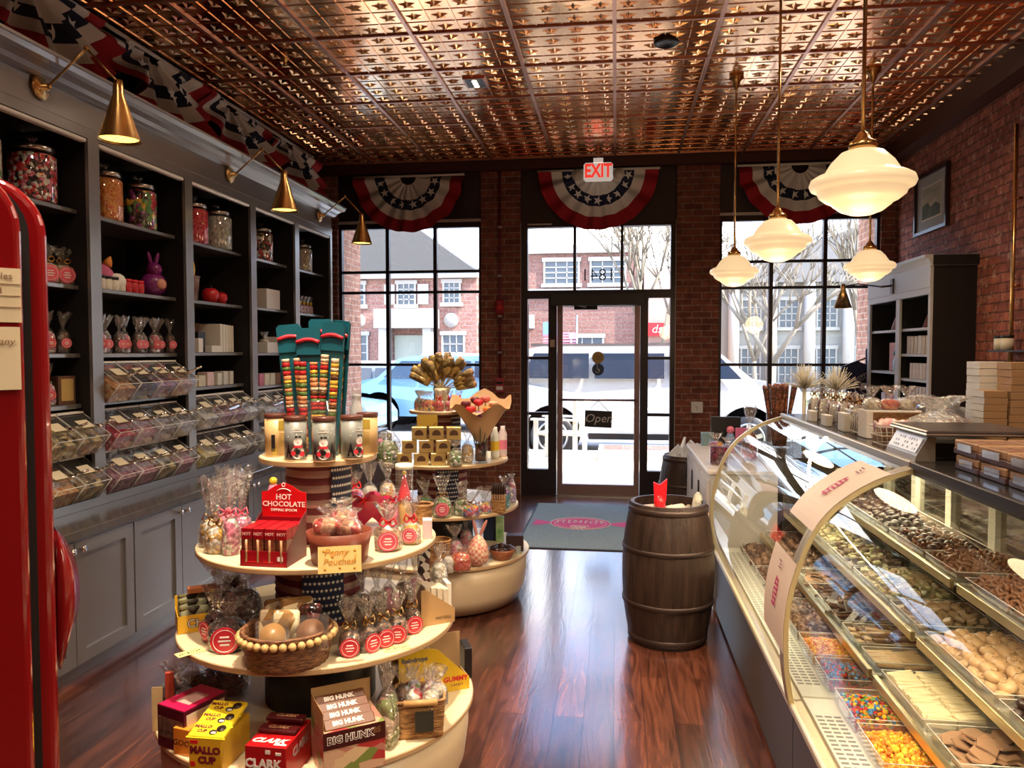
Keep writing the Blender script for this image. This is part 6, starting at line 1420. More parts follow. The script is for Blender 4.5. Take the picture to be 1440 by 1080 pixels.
def strip(m, prof, y0, y1, off=0, mi=0, th=0):
    vs = []
    for k, (x, z) in enumerate(prof):
        a = prof[max(k-1, 0)]; b_ = prof[min(k+1, len(prof)-1)]; dx, dz = b_[0]-a[0], b_[1]-a[1]; L = math.hypot(dx, dz); nx, nz = -dz/L, dx/L
        for o_ in ((off, off+th) if th else (off,)):
            vs += [(x+nx*o_, y0, z+nz*o_), (x+nx*o_, y1, z+nz*o_)]
    n = len(prof)
    if not th: return m.add(vs, [(2*k, 2*k+1, 2*k+3, 2*k+2) for k in range(n-1)], mi, None, True)
    fs = []
    for k in range(n-1):
        a, b_ = 4*k, 4*k+4
        fs += [(a, a+1, b_+1, b_), (a+2, b_+2, b_+3, a+3), (a, b_, b_+2, a+2), (a+1, a+3, b_+3, b_+1)]
    fs += [(0, 2, 3, 1), (4*n-4, 4*n-3, 4*n-1, 4*n-2)]
    return m.add(vs, fs, mi, None, False)
LEV = [(.645, .90, .425), (.865, 1.13, .50), (1.0, 1.29, .635), (1.12, 1.40, .82)]
def case(label, y0, y1):
    o = thing('display_case', label, 'display case', (0, 0, 0), 0, None)
    MB().box(.61, 1.46, y0, y1, .02, .372).box(.66, 1.40, y0, y1, 0, .02).build('base_panel', lowp, o)
    MB().bbox(.592, .64, y0, y1, .372, .398, .004).build('front_ledge', mat('pale_gold_ledge', (.72, .60, .40), .35, .4), o)
    MB().box(.64, 1.44, y0+.002, y1-.002, .372, .41).build('deck', whd, o)
    sl = MB(); n = int((y1-y0-.2)/.026)
    for k in range(n):
        for j in range(3): sl.box(.648+.028*j, .670+.028*j, y0+.1+k*.026, y0+.112+k*.026, .4095, .4105)
    sl.build('vent_slots', mat('slot_grey', (.25, .24, .22), .6), o)
    for i, (xa, xb, z) in enumerate(LEV[1:]):
        s = MB().box(xa, xb, y0+.02, y1-.02, z-.012, z-.004).build('shelf', G['acryl'] if i == 9 else whd, o)
        MB().bbox(xa-.008, xa+.008, y0+.02, y1-.02, z-.022, z+.010, .002).build('brass_rail', G['brass2'], s)
        br = MB()
        for yy in (y0+.03, (y0+y1)/2, y1-.03): br.box(xa+.02, xb, yy-.004, yy+.004, z-.03, z-.012)
        br.box(xb-.01, xb+.01, y0+.02, y1-.02, z-.10, z-.012); br.build('bracket', G['brass2'], s)
    bk = MB().box(1.43, 1.46, y0, y1, .41, .44).box(1.43, 1.46, y0, y1, 1.15, 1.20).build('back_frame', whd, o)
    st = MB()
    for k in range(6):
        yy = y0+.04+(y1-y0-.08)*k/5; st.box(1.425, 1.455, yy-.028, yy+.028, .44, 1.15)
    st.build('back_post', mat('cream_post', (.80, .76, .62), .4), o)
    MB().box(1.445, 1.45, y0+.02, y1-.02, .44, 1.15).build('sliding_door', mat('mirror_door', (.40, .38, .33), .12, 1), o)
    MB().box(.99, 1.47, y0+.001, y1-.001, 1.205, 1.222).build('case_top', mat('black_case_top', (.03, .026, .024), .18), o)
    MB().bbox(.970, .992, y0, y1, 1.183, 1.225, .003).build('top_rail', mat('steel_rail', (.42, .36, .28) if y0 > 2 else (.05, .04, .035), .3, .8), o)
    MB().box(1.0, 1.03, y0+.06, y1-.06, 1.188, 1.204).build('case_lamp', mat('case_led', (1, .9, .7), .5, emit=(1, .80, .50), es=5), o)
    area('case_light', (1.03, (y0+y1)/2, 1.185), .05, y1-y0-.15, 22, (1, .82, .55), (-.18, 0, -1), o)
    g = MB(); strip(g, GS, y0+.012, y1-.012, 0, 0); g.build('curved_glass', G['caseg'], o)
    for yy, nm in ((y0, 'near'), (y1-.024, 'far')):
        f = MB(); strip(f, GS, yy, yy+.030, -.006, 0, .016); f.build('arch_frame', mat('gold_arch', (.55, .44, .26), .35, .7), o)
        e = MB().add([(x, yy+.012, z) for x, z in GS[::2]]+[(1.43, yy+.012, 1.20), (1.43, yy+.012, .40)], [tuple(range(len(GS[::2])+2))]); e.build('end_glass', G['caseg'], o)
    return o
case('near curved glass display case full of chocolates and candy trays', .78, 2.685)
case('far curved glass display case with nut clusters, in front of the white counter', 2.695, 4.72)
# paper notices over the joint
def arc_paper(k0, k1, label):
    o = thing('paper_notice', label, 'notice', (0, 0, 0)); m = MB(); strip(m, GS[k0:k1], 2.66, 2.99, .012, 0, .001)
    s = m.build('paper', mat('notice_paper', (.78, .60, .50), .6), o)
    mid = GS[(k0+k1)//2]; a = GS[(k0+k1)//2+1]; dx, dz = a[0]-mid[0], a[1]-mid[1]; L = math.hypot(dx, dz)
    X_ = Vector((dx/L, 0, dz/L)); Nn = Vector((-dz/L, 0, dx/L)); Yv = Nn.cross(X_)
    M = Matrix(((X_.x, Yv.x, Nn.x, mid[0]+Nn.x*.0155), (0, Yv.y, 0, 2.82), (X_.z, Yv.z, Nn.z, mid[1]+Nn.z*.0155), (0, 0, 0, 1)))
    l = MB().prism([(.055*math.cos(k*PI/10), .026*math.sin(k*PI/10)) for k in range(20)], 0, .001, 0, M).tube([(-.05+.01*k, .022*math.sin(k*2.3), .001) for k in range(11)], .003, 4)
    mm = MB()
    for k in range(4): mm.prism([(.055*math.cos(t), .028*math.sin(t)) for t in (k*1.5, k*1.5+.5, k*1.5+1.3)], 0, .001, 0, M)
    for k in range(6): mm.box(-.048+.017*k, -.040+.017*k, -.024+.004*(k % 2), .022-.005*(k % 3), .0, .0012, 0, M)
    mm.build('pink_logo', mat('logo_magenta', (.50, .03, .14), .6), s)
    m3_ = MB()
    for k in range(3): m3_.box(.085+.012*k, .09+.012*k, -.02, .012-.01*(k % 2), 0, .001, 0, M)
    m3_.build('fine_print', mat('ink_plum', (.25, .08, .14), .6), s)
arc_paper(5, 17, 'lower paper notice with pink logo hanging down the glass joint of the cases'); arc_paper(20, 33, 'long paper notice with pink logo bent over the top of the glass joint, upper one')

# ---- confections
def proto(name, mb, m, cat, grp):
    me = mb.mesh(name, m if isinstance(m, list) else [m]); return (name, me, cat, grp)
P_CL = [proto('nut_cluster', MB().ball(.021, SC(1.15, 1, .75), 0, 9, 6, jit=.55, seed=s).ball(.010, T(.010, .006, .010), 0, 6, 5, jit=.3, seed=s).ball(.009, T(-.010, -.005, .010), 0, 6, 5, jit=.3, seed=s+1), mat('cluster_choc', c_, .32, bump=.4, bscale=70, var=.45, vscale=60), 'chocolate', '') for s, c_ in ((1, (.16, .075, .042)), (2, (.10, .048, .028)), (3, (.26, .14, .08)))]
P_DK = [proto('dark_truffle', MB().ball(.021, SC(1, 1, .8), 0, 10, 7, jit=.12, seed=4), G['dchoc'], 'chocolate', '')]
P_MC = [proto('curly_chocolate', MB().tube([(.018*math.cos(t), .018*math.sin(t), .004+.003*math.sin(3*t)) for t in [k*.6 for k in range(10)]], .0055, 6).tube([(-.02+.01*k, .006*math.sin(k*1.5), .012+.003*math.cos(k)) for k in range(5)], .005, 6), mat('curl_choc', (.22, .085, .035), .3), 'chocolate', '')]
P_SQ = [proto('fudge_square', MB().bbox(-.017, .017, -.015, .015, 0, .018, .004), mat('fudge_tan', c_, .42, var=.25, vscale=40), 'fudge', '') for c_ in ((.40, .25, .14), (.52, .36, .20))]
P_PG = [proto('pistachio_square', MB().bbox(-.016, .016, -.014, .014, 0, .016, .004), mat('pistachio_fudge', c_, .45, var=.25, vscale=40), 'fudge', '') for c_ in ((.55, .48, .26), (.42, .38, .22), (.66, .52, .32))]
P_DS = [proto('dark_square', MB().bbox(-.017, .017, -.015, .015, 0, .018, .004), mat('dark_fudge', (.12, .075, .05), .35), 'chocolate', '')]
P_RD = [proto('round_cookie_truffle', MB().ball(.026, SC(1, 1, .72), 0, 16, 9).tube([(.012*math.cos(t)*(1-t/9), .012*math.sin(t)*(1-t/9), .0178+.0006*t) for t in [k*.5 for k in range(14)]], .002, 5), mat('toffee_tan', (.66, .42, .22), .38, var=.12, vscale=30), 'truffle', '')]
P_BR = [proto('layered_bar', MB().bbox(-.045, .045, -.013, .013, 0, .006, .0015, 0).bbox(-.044, .044, -.0125, .0125, .006, .011, .0015, 1), [G['lchoc'], G['tan']], 'chocolate bar', '')]
P_KB = [proto('dark_bar', MB().bbox(-.05, .05, -.015, .015, 0, .009, .002), G['dchoc'], 'chocolate bar', ''), proto('milk_bar', MB().bbox(-.048, .048, -.013, .013, 0, .009, .002), G['choc'], 'chocolate bar', '')]
P_ST = [proto('white_chocolate_stick', MB().bbox(-.040, .040, -.0045, .0045, 0, .034, .002), G['wchoc'], 'chocolate bar', '')]
P_BK = [proto('chocolate_bark', MB().prism([(.045*(.6+.5*q.random())*math.cos(a*PI/4), .038*(.6+.5*q.random())*math.sin(a*PI/4)) for q in [random.Random(s)] for a in range(8)], 0, .005), mat('bark', (.34, .19, .11), .4), 'chocolate bark', '') for s in (1, 2, 3)]
count = [0]
def pile(ps, label, group, x0, x1, y0, y1, z, sp, spy=None, layers=1, lh=.014, tilt=.5, rz=None, mound=0, bias=0, cat=None):
    q = random.Random(len(label)+int(y0*100)); spy = spy or sp
    for l in range(layers):
        x = x0+sp/2+l*sp*.3; i = 0
        while x < x1-sp*.3-l*sp*.3:
            y = y0+spy/2+(spy/2 if i % 2 else 0)*(rz is None)+l*spy*.3
            while y < y1-spy*.3-l*spy*.3:
                nme, me, ca, _ = q.choice(ps)
                o = bpy.data.objects.new(nme, me); C.objects.link(o)
                u = 1-abs((x-x0)/(x1-x0)*2-1)**2; v = 1-abs((y-y0)/(y1-y0)*2-1)**2
                o.location = (x+q.uniform(-.2, .2)*sp*(rz is None), y+q.uniform(-.2, .2)*spy*(rz is None), z+l*lh+mound*u*v+bias+(q.random()*.003))
                o.rotation_euler = (q.uniform(-tilt, tilt), q.uniform(-tilt, tilt), q.uniform(0, 6.28) if rz is None else rz+q.uniform(-.12, .12))
                tag(o, label, cat or ca, group); count[0] += 1
                y += spy
            x += sp; i += 1
tray_n = [0]
def tray(x0, x1, y0, y1, z, h, label, tagged=True):
    o = thing('candy_tray', label, 'tray', ((x0+x1)/2, (y0+y1)/2, z+.001)); a, b_ = (x1-x0)/2-.002, (y1-y0)/2-.003
    MB().box(-a, a, -b_, b_, 0, .002).box(-a, -a+.002, -b_, b_, 0, h).box(a-.002, a, -b_, b_, 0, h).box(-a, a, -b_, -b_+.002, 0, h).box(-a, a, b_-.002, b_, 0, h).build('tray_body', G['acryl'], o)
    MB().tube([(-a, -b_, h), (a, -b_, h), (a, b_, h), (-a, b_, h)], .0016, 5, 0, True).build('tray_rim', G['whc'], o)
    if tagged: MB().box(-a-.004, -a-.001, -b_*.5, b_*.5, .004, h-.004).build('price_tag', G['acryl'], o)
    return o
def mm_pile(label, x0, x1, y0, y1, z, cols, seed, n=420, r=.0075):
    q = random.Random(seed); m = MB()
    m.bbox(x0+.006, x1-.006, y0+.006, y1-.006, z+.002, z+.022, .004, 0)
    for i in range(n):
        u, v = q.random(), q.random(); x = x0+.01+(x1-x0-.02)*u; y = y0+.01+(y1-y0-.02)*v
        hh = .024+.026*(1-(2*u-1)**2)*(1-(2*v-1)**2)
        m.ball(r, T(x, y, z+hh+q.uniform(-.006, .004)) @ Euler((q.uniform(0, 3), q.uniform(0, 3), 0)).to_matrix().to_4x4() @ SC(1, 1, .62), q.randrange(len(cols)), 7, 5)
    tag(m.build('candy_coated_chocolates', cols), label, 'candy', None, 'stuff')
mmc = [mat('coat_'+n_, c_, .18) for n_, c_ in (('red', (.55, .02, .02)), ('orange', (.85, .28, .02)), ('yellow', (.88, .60, .03)), ('green', (.08, .35, .05)), ('blue', (.05, .22, .48)), ('brown', (.12, .05, .03)))]
orc = [mat('coat_o%d' % i, c_, .22) for i, c_ in enumerate(((.90, .42, .03), (.85, .28, .02), (.92, .58, .05), (.75, .22, .03)))]
# front deck, all along both cases
z0 = LEV[0][2]-.012
DK = 'front deck'
for a, b_, kind, nm_ in ((1.92, 2.16, 'o', 'orange candies nearest the viewer'), (2.18, 2.42, 'p', 'orange and yellow candies, second from the viewer'), (2.44, 2.665, 'm', 'rainbow candy coated chocolates'), (2.73, 2.93, 'd', 'dark mixed candy pieces behind the case joint'), (2.95, 3.18, 'a', 'amber candies just behind the case joint')):
    tray(.735, .905, a, b_, z0, .045, 'clear tray of '+nm_+' on the front deck')
    mm_pile(nm_+' heaped in a front deck tray', .737, .903, a, b_, z0, {'o': orc, 'p': orc, 'm': mmc, 'd': [mmc[0], mmc[5], mmc[4], mmc[5]], 'a': orc}[kind], ord(kind), 520)
for a, b_, ps_, nme in ((3.20, 3.62, P_CL, 'almond clusters next to the amber candies on the front deck'), (3.64, 4.15, P_CL[:2], 'pecan clusters in the middle of the far case front deck'), (4.17, 4.66, P_CL[1:], 'peanut clusters at the door end of the front deck')):
    tray(.735, .905, a, b_, z0, .04, 'clear tray holding '+nme); pile(ps_, nme, nme, .74, .90, a+.01, b_-.01, z0+.012, .042, layers=2, lh=.016, mound=.025, tilt=.8)
def shelfrow(x0, x1, lst, z, th):
    for a, b_, ps_, nme, sp, spy, ly, rz, lh, tl_, zo in lst:
        tray(x0, x1, a, b_, z-.003, th, 'clear tray holding '+nme); pile(ps_, nme, nme, x0+.012, x1-.012, a+.007, b_-.007, z+zo, sp, spy, ly, lh, tl_, rz, mound=.012 if rz is None else 0)
zA = LEV[1][2]
shelfrow(.878, 1.125, ((2.06, 2.28, P_BK, 'broken sheets of milk chocolate bark', .07, .05, 4, None, .009, .3, .01), (2.30, 2.655, P_ST, 'white chocolate sticks standing in rows', .085, .0128, 1, 0, .01, .14, .004),
    (2.71, 2.86, P_BR, 'layered tan bars in a slanted row', .088, .0145, 1, 0, .01, .1, .014), (2.88, 3.10, P_KB[1:]+P_BR, 'milk chocolate and tan bars piled up', .088, .032, 3, 0, .011, .2, .008),
    (3.12, 3.62, P_KB[:1]+P_KB[:1]+P_KB[1:], 'dark chocolate bars heaped behind the milk bars', .06, .034, 2, None, .012, .4, .012), (3.64, 3.86, P_BK, 'pale chocolate sheets in the far case', .07, .05, 2, None, .008, .3, .01), (3.88, 4.65, P_CL, 'nut clusters at the door end of the lower shelf', .055, .055, 1, None, .01, .8, .016)), zA, .036)
zB = LEV[2][2]
shelfrow(1.012, 1.285, ((1.96, 2.16, P_DK, 'dark truffles at the near end of the middle shelf', .042, .042, 2, None, .02, .5, .012), (2.18, 2.655, P_RD, 'large round toffee coloured truffles', .050, .050, 2, None, .024, .45, .014),
    (2.71, 2.98, [P_SQ[0]], 'caramel brown fudge squares', .038, .038, 2, None, .017, .5, .008), (3.0, 3.42, P_PG+[P_SQ[1]], 'pale tan and green fudge squares', .038, .038, 2, None, .017, .5, .008),
    (3.44, 3.84, P_DS+P_PG[1:2], 'dark and grey-green fudge squares', .040, .040, 2, None, .017, .4, .008), (3.86, 4.65, P_PG, 'pistachio coloured squares at the door end', .052, .052, 2, None, .017, .45, .008)), zB, .036)
zC = LEV[3][2]
shelfrow(1.132, 1.395, ((2.0, 2.26, P_BK, 'tan chocolate sheets at the near end of the top shelf', .06, .05, 3, None, .009, .4, .012), (2.28, 2.655, P_MC, 'curly milk chocolate pieces at the near end', .034, .034, 3, None, .012, .8, .010),
    (2.71, 2.98, P_MC, 'curly milk chocolate pieces behind the case joint', .034, .034, 3, None, .012, .8, .010), (3.0, 3.36, P_DK+P_MC, 'dark and brown chocolate pieces on the top shelf', .038, .038, 2, None, .016, .6, .012), (3.38, 4.0, P_DK, 'dark truffles in the far case top shelf', .048, .048, 2, None, .018, .5, .012), (4.02, 4.65, P_CL[:2], 'clusters at the door end of the top shelf', .07, .07, 1, None, .01, .8, .014)), zC, .036)

# ================================================================== ON TOP OF THE CASES
zt = 1.2225
sc = thing('counter_scale', 'silver counter scale with white keypad and black platform on the case top', 'scale', (1.03, 2.86, zt), 0)
sm = mat('scale_silver', (.42, .36, .29), .35, .6)
XZ_ = Matrix(((1, 0, 0, 0), (0, 0, 1, 0), (0, 1, 0, 0), (0, 0, 0, 1)))
MB().prism([(-.035, .0), (.03, 0), (.03, .082), (.005, .082), (-.03, .018)], -.14, .14, 0, XZ_).build('display_housing', sm, sc)
MB().box(-.001, .001, -.125, .125, -.028, .028, 0, T(-.0155, 0, .051) @ RY(R(28.5))).build('keypad', mat('keypad_white', (.80, .78, .76), .35, emit=(.8, .85, 1), es=.12), sc)
kk = MB(); q = random.Random(3)
for i in range(11):
    for j in range(3):
        if q.random() < .6: kk.box(-.0018, -.0012, -.11+.021*i, -.110+.021*i+q.uniform(.003, .012), -.020+.016*j, -.012+.016*j, 0, T(-.0155, 0, .051) @ RY(R(28.5)))
kk.build('key_marks', mat('key_ink', (.25, .27, .33), .5), sc)
MB().box(.03, .28, -.12, .12, .012, .06).build('scale_body', G['blackm'], sc)
MB().bbox(-.01, .34, -.17, .17, .093, .106, .004).build('platform', mat('platform_dark', (.12, .10, .095), .25, .5), sc)
MB().bbox(-.013, .343, -.173, .173, .088, .096, .003).build('platform_rim', G['metal'], sc)
fo = MB()
for a in (-.11, .11):
    for b_ in (0.0, .26): fo.cyl(.012, 0, .012, 10, 0, T(b_, a, 0))
fo.build('foot', G['black'], sc)
# gift boxes of chocolate, two high
cb = None
kr = mat('kraft_lid', (.52, .30, .14), .45, col2=(.28, .13, .06), vscale=9)
for r_ in range(2):
    for k in range(4):
        for c_ in range(2):
            loc = (1.135+.152*c_, 2.50-.165*k+.012*r_, zt+.047*r_)
            lb = 'tan chocolate assortment box with clear sides, '+['lower', 'upper'][r_]+' layer, '+OR[k]+' from the scale, '+['customer side', 'staff side'][c_]
            if cb is None:
                cb = thing('chocolate_box', lb, 'chocolate box', loc, 0, 'tan chocolate assortment boxes beside the scale')
                MB().bbox(-.072, .072, -.078, .078, 0, .020, .003).build('base', mat('brown_base', (.09, .035, .03), .35), cb)
                MB().bbox(-.070, .070, -.076, .076, .020, .044, .003).build('lid', kr, cb)
                MB().box(-.0745, -.0705, -.045, .045, .014, .036).build('window', mat('silver_window', (.6, .55, .52), .15, .8), cb)
                gr = MB()
                for i in range(3): gr.box(-.064+.044*i, -.026+.044*i, -.07, -.025, .0442, .0452).box(-.064+.044*i, -.026+.044*i, -.018, .026, .0442, .0452)
                gr.build('lid_pattern', mat('pattern_brown', (.30, .15, .09), .4), cb)
            else: dup(cb, loc, rnd.uniform(-.05, .05), lb)
# rear items on far case top
def onT(x, y, r=0):
    p = onz(x, y, zt); d = Vector((p.x, p.y, 0)).normalized(); p += d*r; return Vector((p.x, p.y, zt+.0005))
wb = thing('wire_basket', 'small white wire basket with pink wrapped sweets beside the scale', 'basket', (1.10, 3.24, zt))
ww = MB()
for z, s in ((.0, .8), (.035, .9), (.07, 1.0)):
    ww.tube([(-.07*s, -.07*s, z), (.07*s, -.07*s, z), (.07*s, .07*s, z), (-.07*s, .07*s, z)], .0025, 5, 0, True)
for k in range(7):
    t_ = -1+2*k/6
    for a, b_ in ((t_, -1), (t_, 1), (-1, t_), (1, t_)): ww.rod((.056*a, .056*b_, 0), (.07*a, .07*b_, .07), .0014, 4)
ww.build('wire_frame', G['whc'], wb)
for i, (dx, dy) in enumerate(((-.03, -.02), (.025, -.03), (0, .03))):
    o = tag(MB().lathe([(.006, -.04), (.02, -.045), (.006, -.03), (.024, -.02), (.024, .02), (.006, .03), (.02, .045), (.006, .04)], 10, 0, RY(PI/2)).build('wrapped_sweet', mat('pink_white', (.78, .25, .30), .4, col2=(.8, .7, .65), vscale=30), loc=(1.10+dx, 3.24+dy, zt+.075), rz=i), OR[i]+' of the pink and white wrapped sweets in the wire basket', 'candy', 'sweets in the wire basket')
bx = thing('brown_panel_box', 'white sided box with a brown speckled front on the far case top', 'box', (1.16, 3.46, zt), 0)
MB().bbox(-.11, .11, -.06, .06, 0, .12, .003).build('carton', G['whc'], bx); MB().box(-.085, .112, -.062, -.060, .0, .112).build('brown_front', mat('cork_brown', (.30, .14, .05), .7, bump=.6, bscale=60, var=.3, vscale=60), bx)
for i, (dx, w, hb, ht, c_) in enumerate(((-.07, .075, .05, .10, f_cream), (.0, .08, .045, .10, f_org), (.07, .08, .05, .10, f_cream))):
    bag('treat_bag', OR[i]+' from the left of the pale cello bags standing on the brown-fronted box', (1.16+dx, 3.46, zt+.121), w, w, hb, ht, c_, 0, None, None, 220+i, 'pale cello bags on the brown-fronted box', film_=G['cello'])
bg_ = thing('crumpled_cello', 'large crumpled clear cellophane bundle behind the scale', 'cellophane', (1.26, 3.22, zt+.02))
bagshape(.24, .16, .10, .115, .17, 5).build('film', film('milky_cello', (1, 1, 1), .5, .15, 1, 25, milk=.35), bg_); fillshape(.2, .13, .07, 3).build('contents', f_cream, bg_)
# striped bags racks
for i in range(9):
    bag('striped_bag', OR[i]+' from the door end of the striped gift bags on the far case', (1.12+.05*(i % 2), 4.55-.095*i, zt), .07, .06, .115, .165, candy('stripes', [cBr, cW, (.6, .2, .15), cW], 30, bump=0, stretch=(1, 1, .2)), -.3, None, G['brass'], 230+i, 'striped gift bags on the far case top')
for i, (x, y, lb) in enumerate(((1.035, 4.25, 'small white card box in front of the striped bags, door end'), (1.04, 3.98, 'small white card box in front of the striped bags, middle'), (1.05, 3.72, 'taller cream card holder in front of the striped bags'))):
    boxes([('white_card_box', lb, 'box', (x, y, zt), (.03, .10, .055+.03*(i == 2)), wbx, 0, None)])
sw = thing('wire_rack', 'wavy wire rack holding dark candy sticks, in front of the striped bags', 'rack', (1.06, 3.60, zt)); m = MB()
for k in range(5): m.tube([(0, -.06+.03*k+.008*math.sin(j*1.2), .012*j) for j in range(10)], .0022, 5)
m.tube([(0, -.07, .01), (0, .07, .01)], .003, 5).tube([(0, -.07, .10), (0, .07, .10)], .003, 5); m.build('wire', G['whc'], sw); MB().bbox(.006, .05, -.06, .06, 0, .085, .01).build('dark_sticks', f_cho, sw)
# tinsel grass
tn = mat('pale_tinsel', (.74, .68, .55), .35)
for i, (x, y, z_) in enumerate(((1.17, 5.0, 1.36), (1.36, 5.0, 1.35))):
    q = random.Random(i); m = MB()
    for k in range(170):
        a = q.uniform(0, 6.28); el = q.uniform(.15, 1.5); L = q.uniform(.09, .16); m.rod((0, 0, 0), (L*math.cos(a)*math.cos(el), L*math.sin(a)*math.cos(el), L*math.sin(el)), .0016, 3)
    m.lathe([(.012, -.395), (.012, 0)], 8)
    tag(m.build('tinsel_plume', tn, loc=(x, y, z_)), ['pale tinsel plume at the left, behind the pretzel rods', 'second pale tinsel plume, right of the first'][i], 'decoration', 'pale tinsel plumes')
# table behind far case
ct = thing('display_counter', 'dark display counter behind the far case holding pretzel rods', 'counter', (0, 0, 0)); MB().bbox(1.0, 1.94, 4.76, 5.6, .0, .93, .004).build('body', lowp, ct); MB().bbox(.985, 1.96, 4.75, 5.62, .93, .955, .004).build('worktop', G['counter'], ct)
jr = thing('rod_jar', 'glass jar holding upright chocolate pretzel rods beside the window', 'jar', (1.13, 5.42, .956)); MB().lathe([(.075, 0), (.08, .01), (.08, .17), (.085, .175)], 24, cap1=False).build('glass', G['jarg'], jr)
jr.location = (1.085, 5.28, .956)
q = random.Random(8); rd0 = None
for k in range(26):
    a = q.uniform(0, 6.28); r_ = q.uniform(.01, .05); loc = (1.085+r_*math.cos(a), 5.28+r_*math.sin(a), .965); ti = (R(q.uniform(-6, 10)), R(r_*math.cos(a)*330), q.uniform(0, 3))
    if rd0 is None:
        rd0 = thing('chocolate_pretzel_rod', 'tall brown sprinkled pretzel rod in the glass jar', 'pretzel', loc, 0, 'tall pretzel rods in the jar'); MB().lathe([(.008, 0), (.009, .05), (.0115, .09), (.012, .40), (.006, .415)], 8).build('rod', candy('sprinkled', [(.14, .05, .025), (.10, .03, .02), (.35, .12, .06)], 70), rd0); o = rd0
    else: o = dup(rd0, loc)
    o.rotation_euler = ti
# white cabinet by the door
wc_ = thing('white_cabinet', 'low white panelled counter between the far barrel and the display case', 'counter', (0, 0, 0)); wp = mat('white_cabinet_paint', (.62, .55, .52), .4)
MB().box(.575, .97, 4.76, 6.12, .08, .845).box(.60, .97, 4.78, 6.10, 0, .08).build('body', wp, wc_)
MB().bbox(.555, .975, 4.745, 6.14, .845, .87, .004).build('worktop', mat('white_top', (.72, .64, .60), .3), wc_)
for k in range(3):
    y = 4.80+k*.44; d_ = MB().box(.557, .5745, y, y+.42, .12, .80); d_.box(.554, .557, y+.06, y+.36, .18, .74); d_.build('door', wp, wc_)
    MB().rod((.548, y+.38, .60), (.548, y+.38, .74), .006).build('handle', G['blackm'], wc_)
zw = .8705
boxes([('black_sign_stand', 'black upright card stand with a pale figure on the white counter', 'sign', (.84, 6.05, zw), (.22, .02, .22), G['black'], 0, None),
       ('pink_card', 'small pink card behind the flower bag on the white counter', 'card', (.92, 5.80, zw), (.09, .01, .16), (.80, .20, .40), 0, None),
       ('blue_box', 'small teal and white box at the far corner of the white counter', 'box', (.70, 6.02, zw), (.09, .05, .10), (.25, .40, .45), .1, None),
       ('grey_card', 'small grey-blue card box behind the glass of red candy', 'box', (.90, 5.62, zw), (.10, .05, .07), (.16, .20, .35), .1, None)])
o = thing('doll', 'small pale pink and blue doll figure standing before the black card stand', 'doll', (.865, 5.98, zw)); MB().lathe([(.04, 0), (.035, .06), (.022, .10)], 14).build('blue_dress', mat('doll_blue', (.25, .38, .60), .6), o); MB().ball(.03, T(0, 0, .125), 0, 12, 8).build('head', G['pink'], o)
o = thing('red_candy_glass', 'tall clear glass filled with dark red candy at the near corner of the white counter', 'glass', (.655, 5.0, zw)); MB().lathe([(.055, 0), (.058, .01), (.058, .165)], 24, cap1=False).build('glass', G['jarg'], o); MB().lathe([(.053, .008), (.053, .115), (.001, .12)], 20).build('candy', candy('dkred', [(.12, .005, .03), (.20, .01, .05), (.06, .003, .015)], 50), o)
for i, (x, y, w, hb, ht, f_, lb) in enumerate(((.74, 5.80, .11, .06, .12, candy('orange_pink', [(.85, .35, .02), (.75, .15, .3), (.8, .5, .05)], 26), 'orange and pink cello bag on the white counter'), (.80, 5.60, .10, .06, .11, candy('pinkpurp', [(.7, .15, .35), (.3, .1, .35), (.8, .5, .4)], 26), 'pink and purple cello bag on the white counter'), (.90, 5.45, .09, .06, .10, candy('amberr', [(.85, .45, .03), (.9, .6, .1)], 30), 'amber candy bag on the white counter'), (.88, 5.22, .10, .20, .36, candy('lollip', [(.5, .02, .1), (.2, .02, .06), (.75, .3, .15)], 22), 'tall glass like bag of dark red sweets beside the pretzel rods'))):
    bag('treat_bag', lb, (x, y, zw), w, w*.8, hb, ht, f_, 0, None, None, 250+i)

# ================================================================== RIGHT SIDE: hutch, back counter
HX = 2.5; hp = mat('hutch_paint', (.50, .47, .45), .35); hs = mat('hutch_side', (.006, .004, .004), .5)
h = thing('hutch', 'tall grey open hutch with dark side panel against the right brick wall', 'bookcase')
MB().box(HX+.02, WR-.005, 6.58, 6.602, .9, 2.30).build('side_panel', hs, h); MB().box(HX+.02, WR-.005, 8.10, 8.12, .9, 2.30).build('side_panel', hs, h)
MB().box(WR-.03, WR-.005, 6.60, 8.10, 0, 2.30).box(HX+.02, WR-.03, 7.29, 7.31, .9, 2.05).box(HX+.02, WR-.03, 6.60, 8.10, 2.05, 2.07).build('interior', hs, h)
f = MB()
for a, b_ in ((6.58, 6.625), (7.255, 7.345), (8.06, 8.12)): f.box(HX, HX+.02, a, b_, .9, 2.06)
f.box(HX, HX+.02, 6.58, 8.12, 2.055, 2.11).box(HX-.006, HX+.02, 6.58, 8.12, 2.11, 2.30); f.build('face_frame', hp, h)
cr_ = MB(); 
for k, (x, z) in enumerate(((0, 2.28), (.02, 2.31), (.05, 2.33), (.055, 2.36))): pass
cr_.prism([(HX, 2.28), (HX-.015, 2.295), (HX-.03, 2.33), (HX-.06, 2.345), (HX-.06, 2.365), (WR-.005, 2.365), (WR-.005, 2.28)], 6.55, 8.14, 0, XZ_); cr_.build('crown', hp, h)
MB().box(HX+.003, WR-.005, 6.545, 6.5495, 2.28, 2.362).build('crown_end', hs, h)
MB().box(HX-.02, WR-.005, 6.59, 8.11, 0, .90).build('lower_cabinet', hp, h)
for z in (1.79, 1.57, 1.355, 1.155): MB().box(HX+.025, WR-.03, 6.603, 7.29, z-.022, z).build('shelf', hp, h)
for z in (1.79, 1.405): MB().box(HX+.025, WR-.03, 7.31, 8.10, z-.022, z).build('shelf', hp, h)
L = []
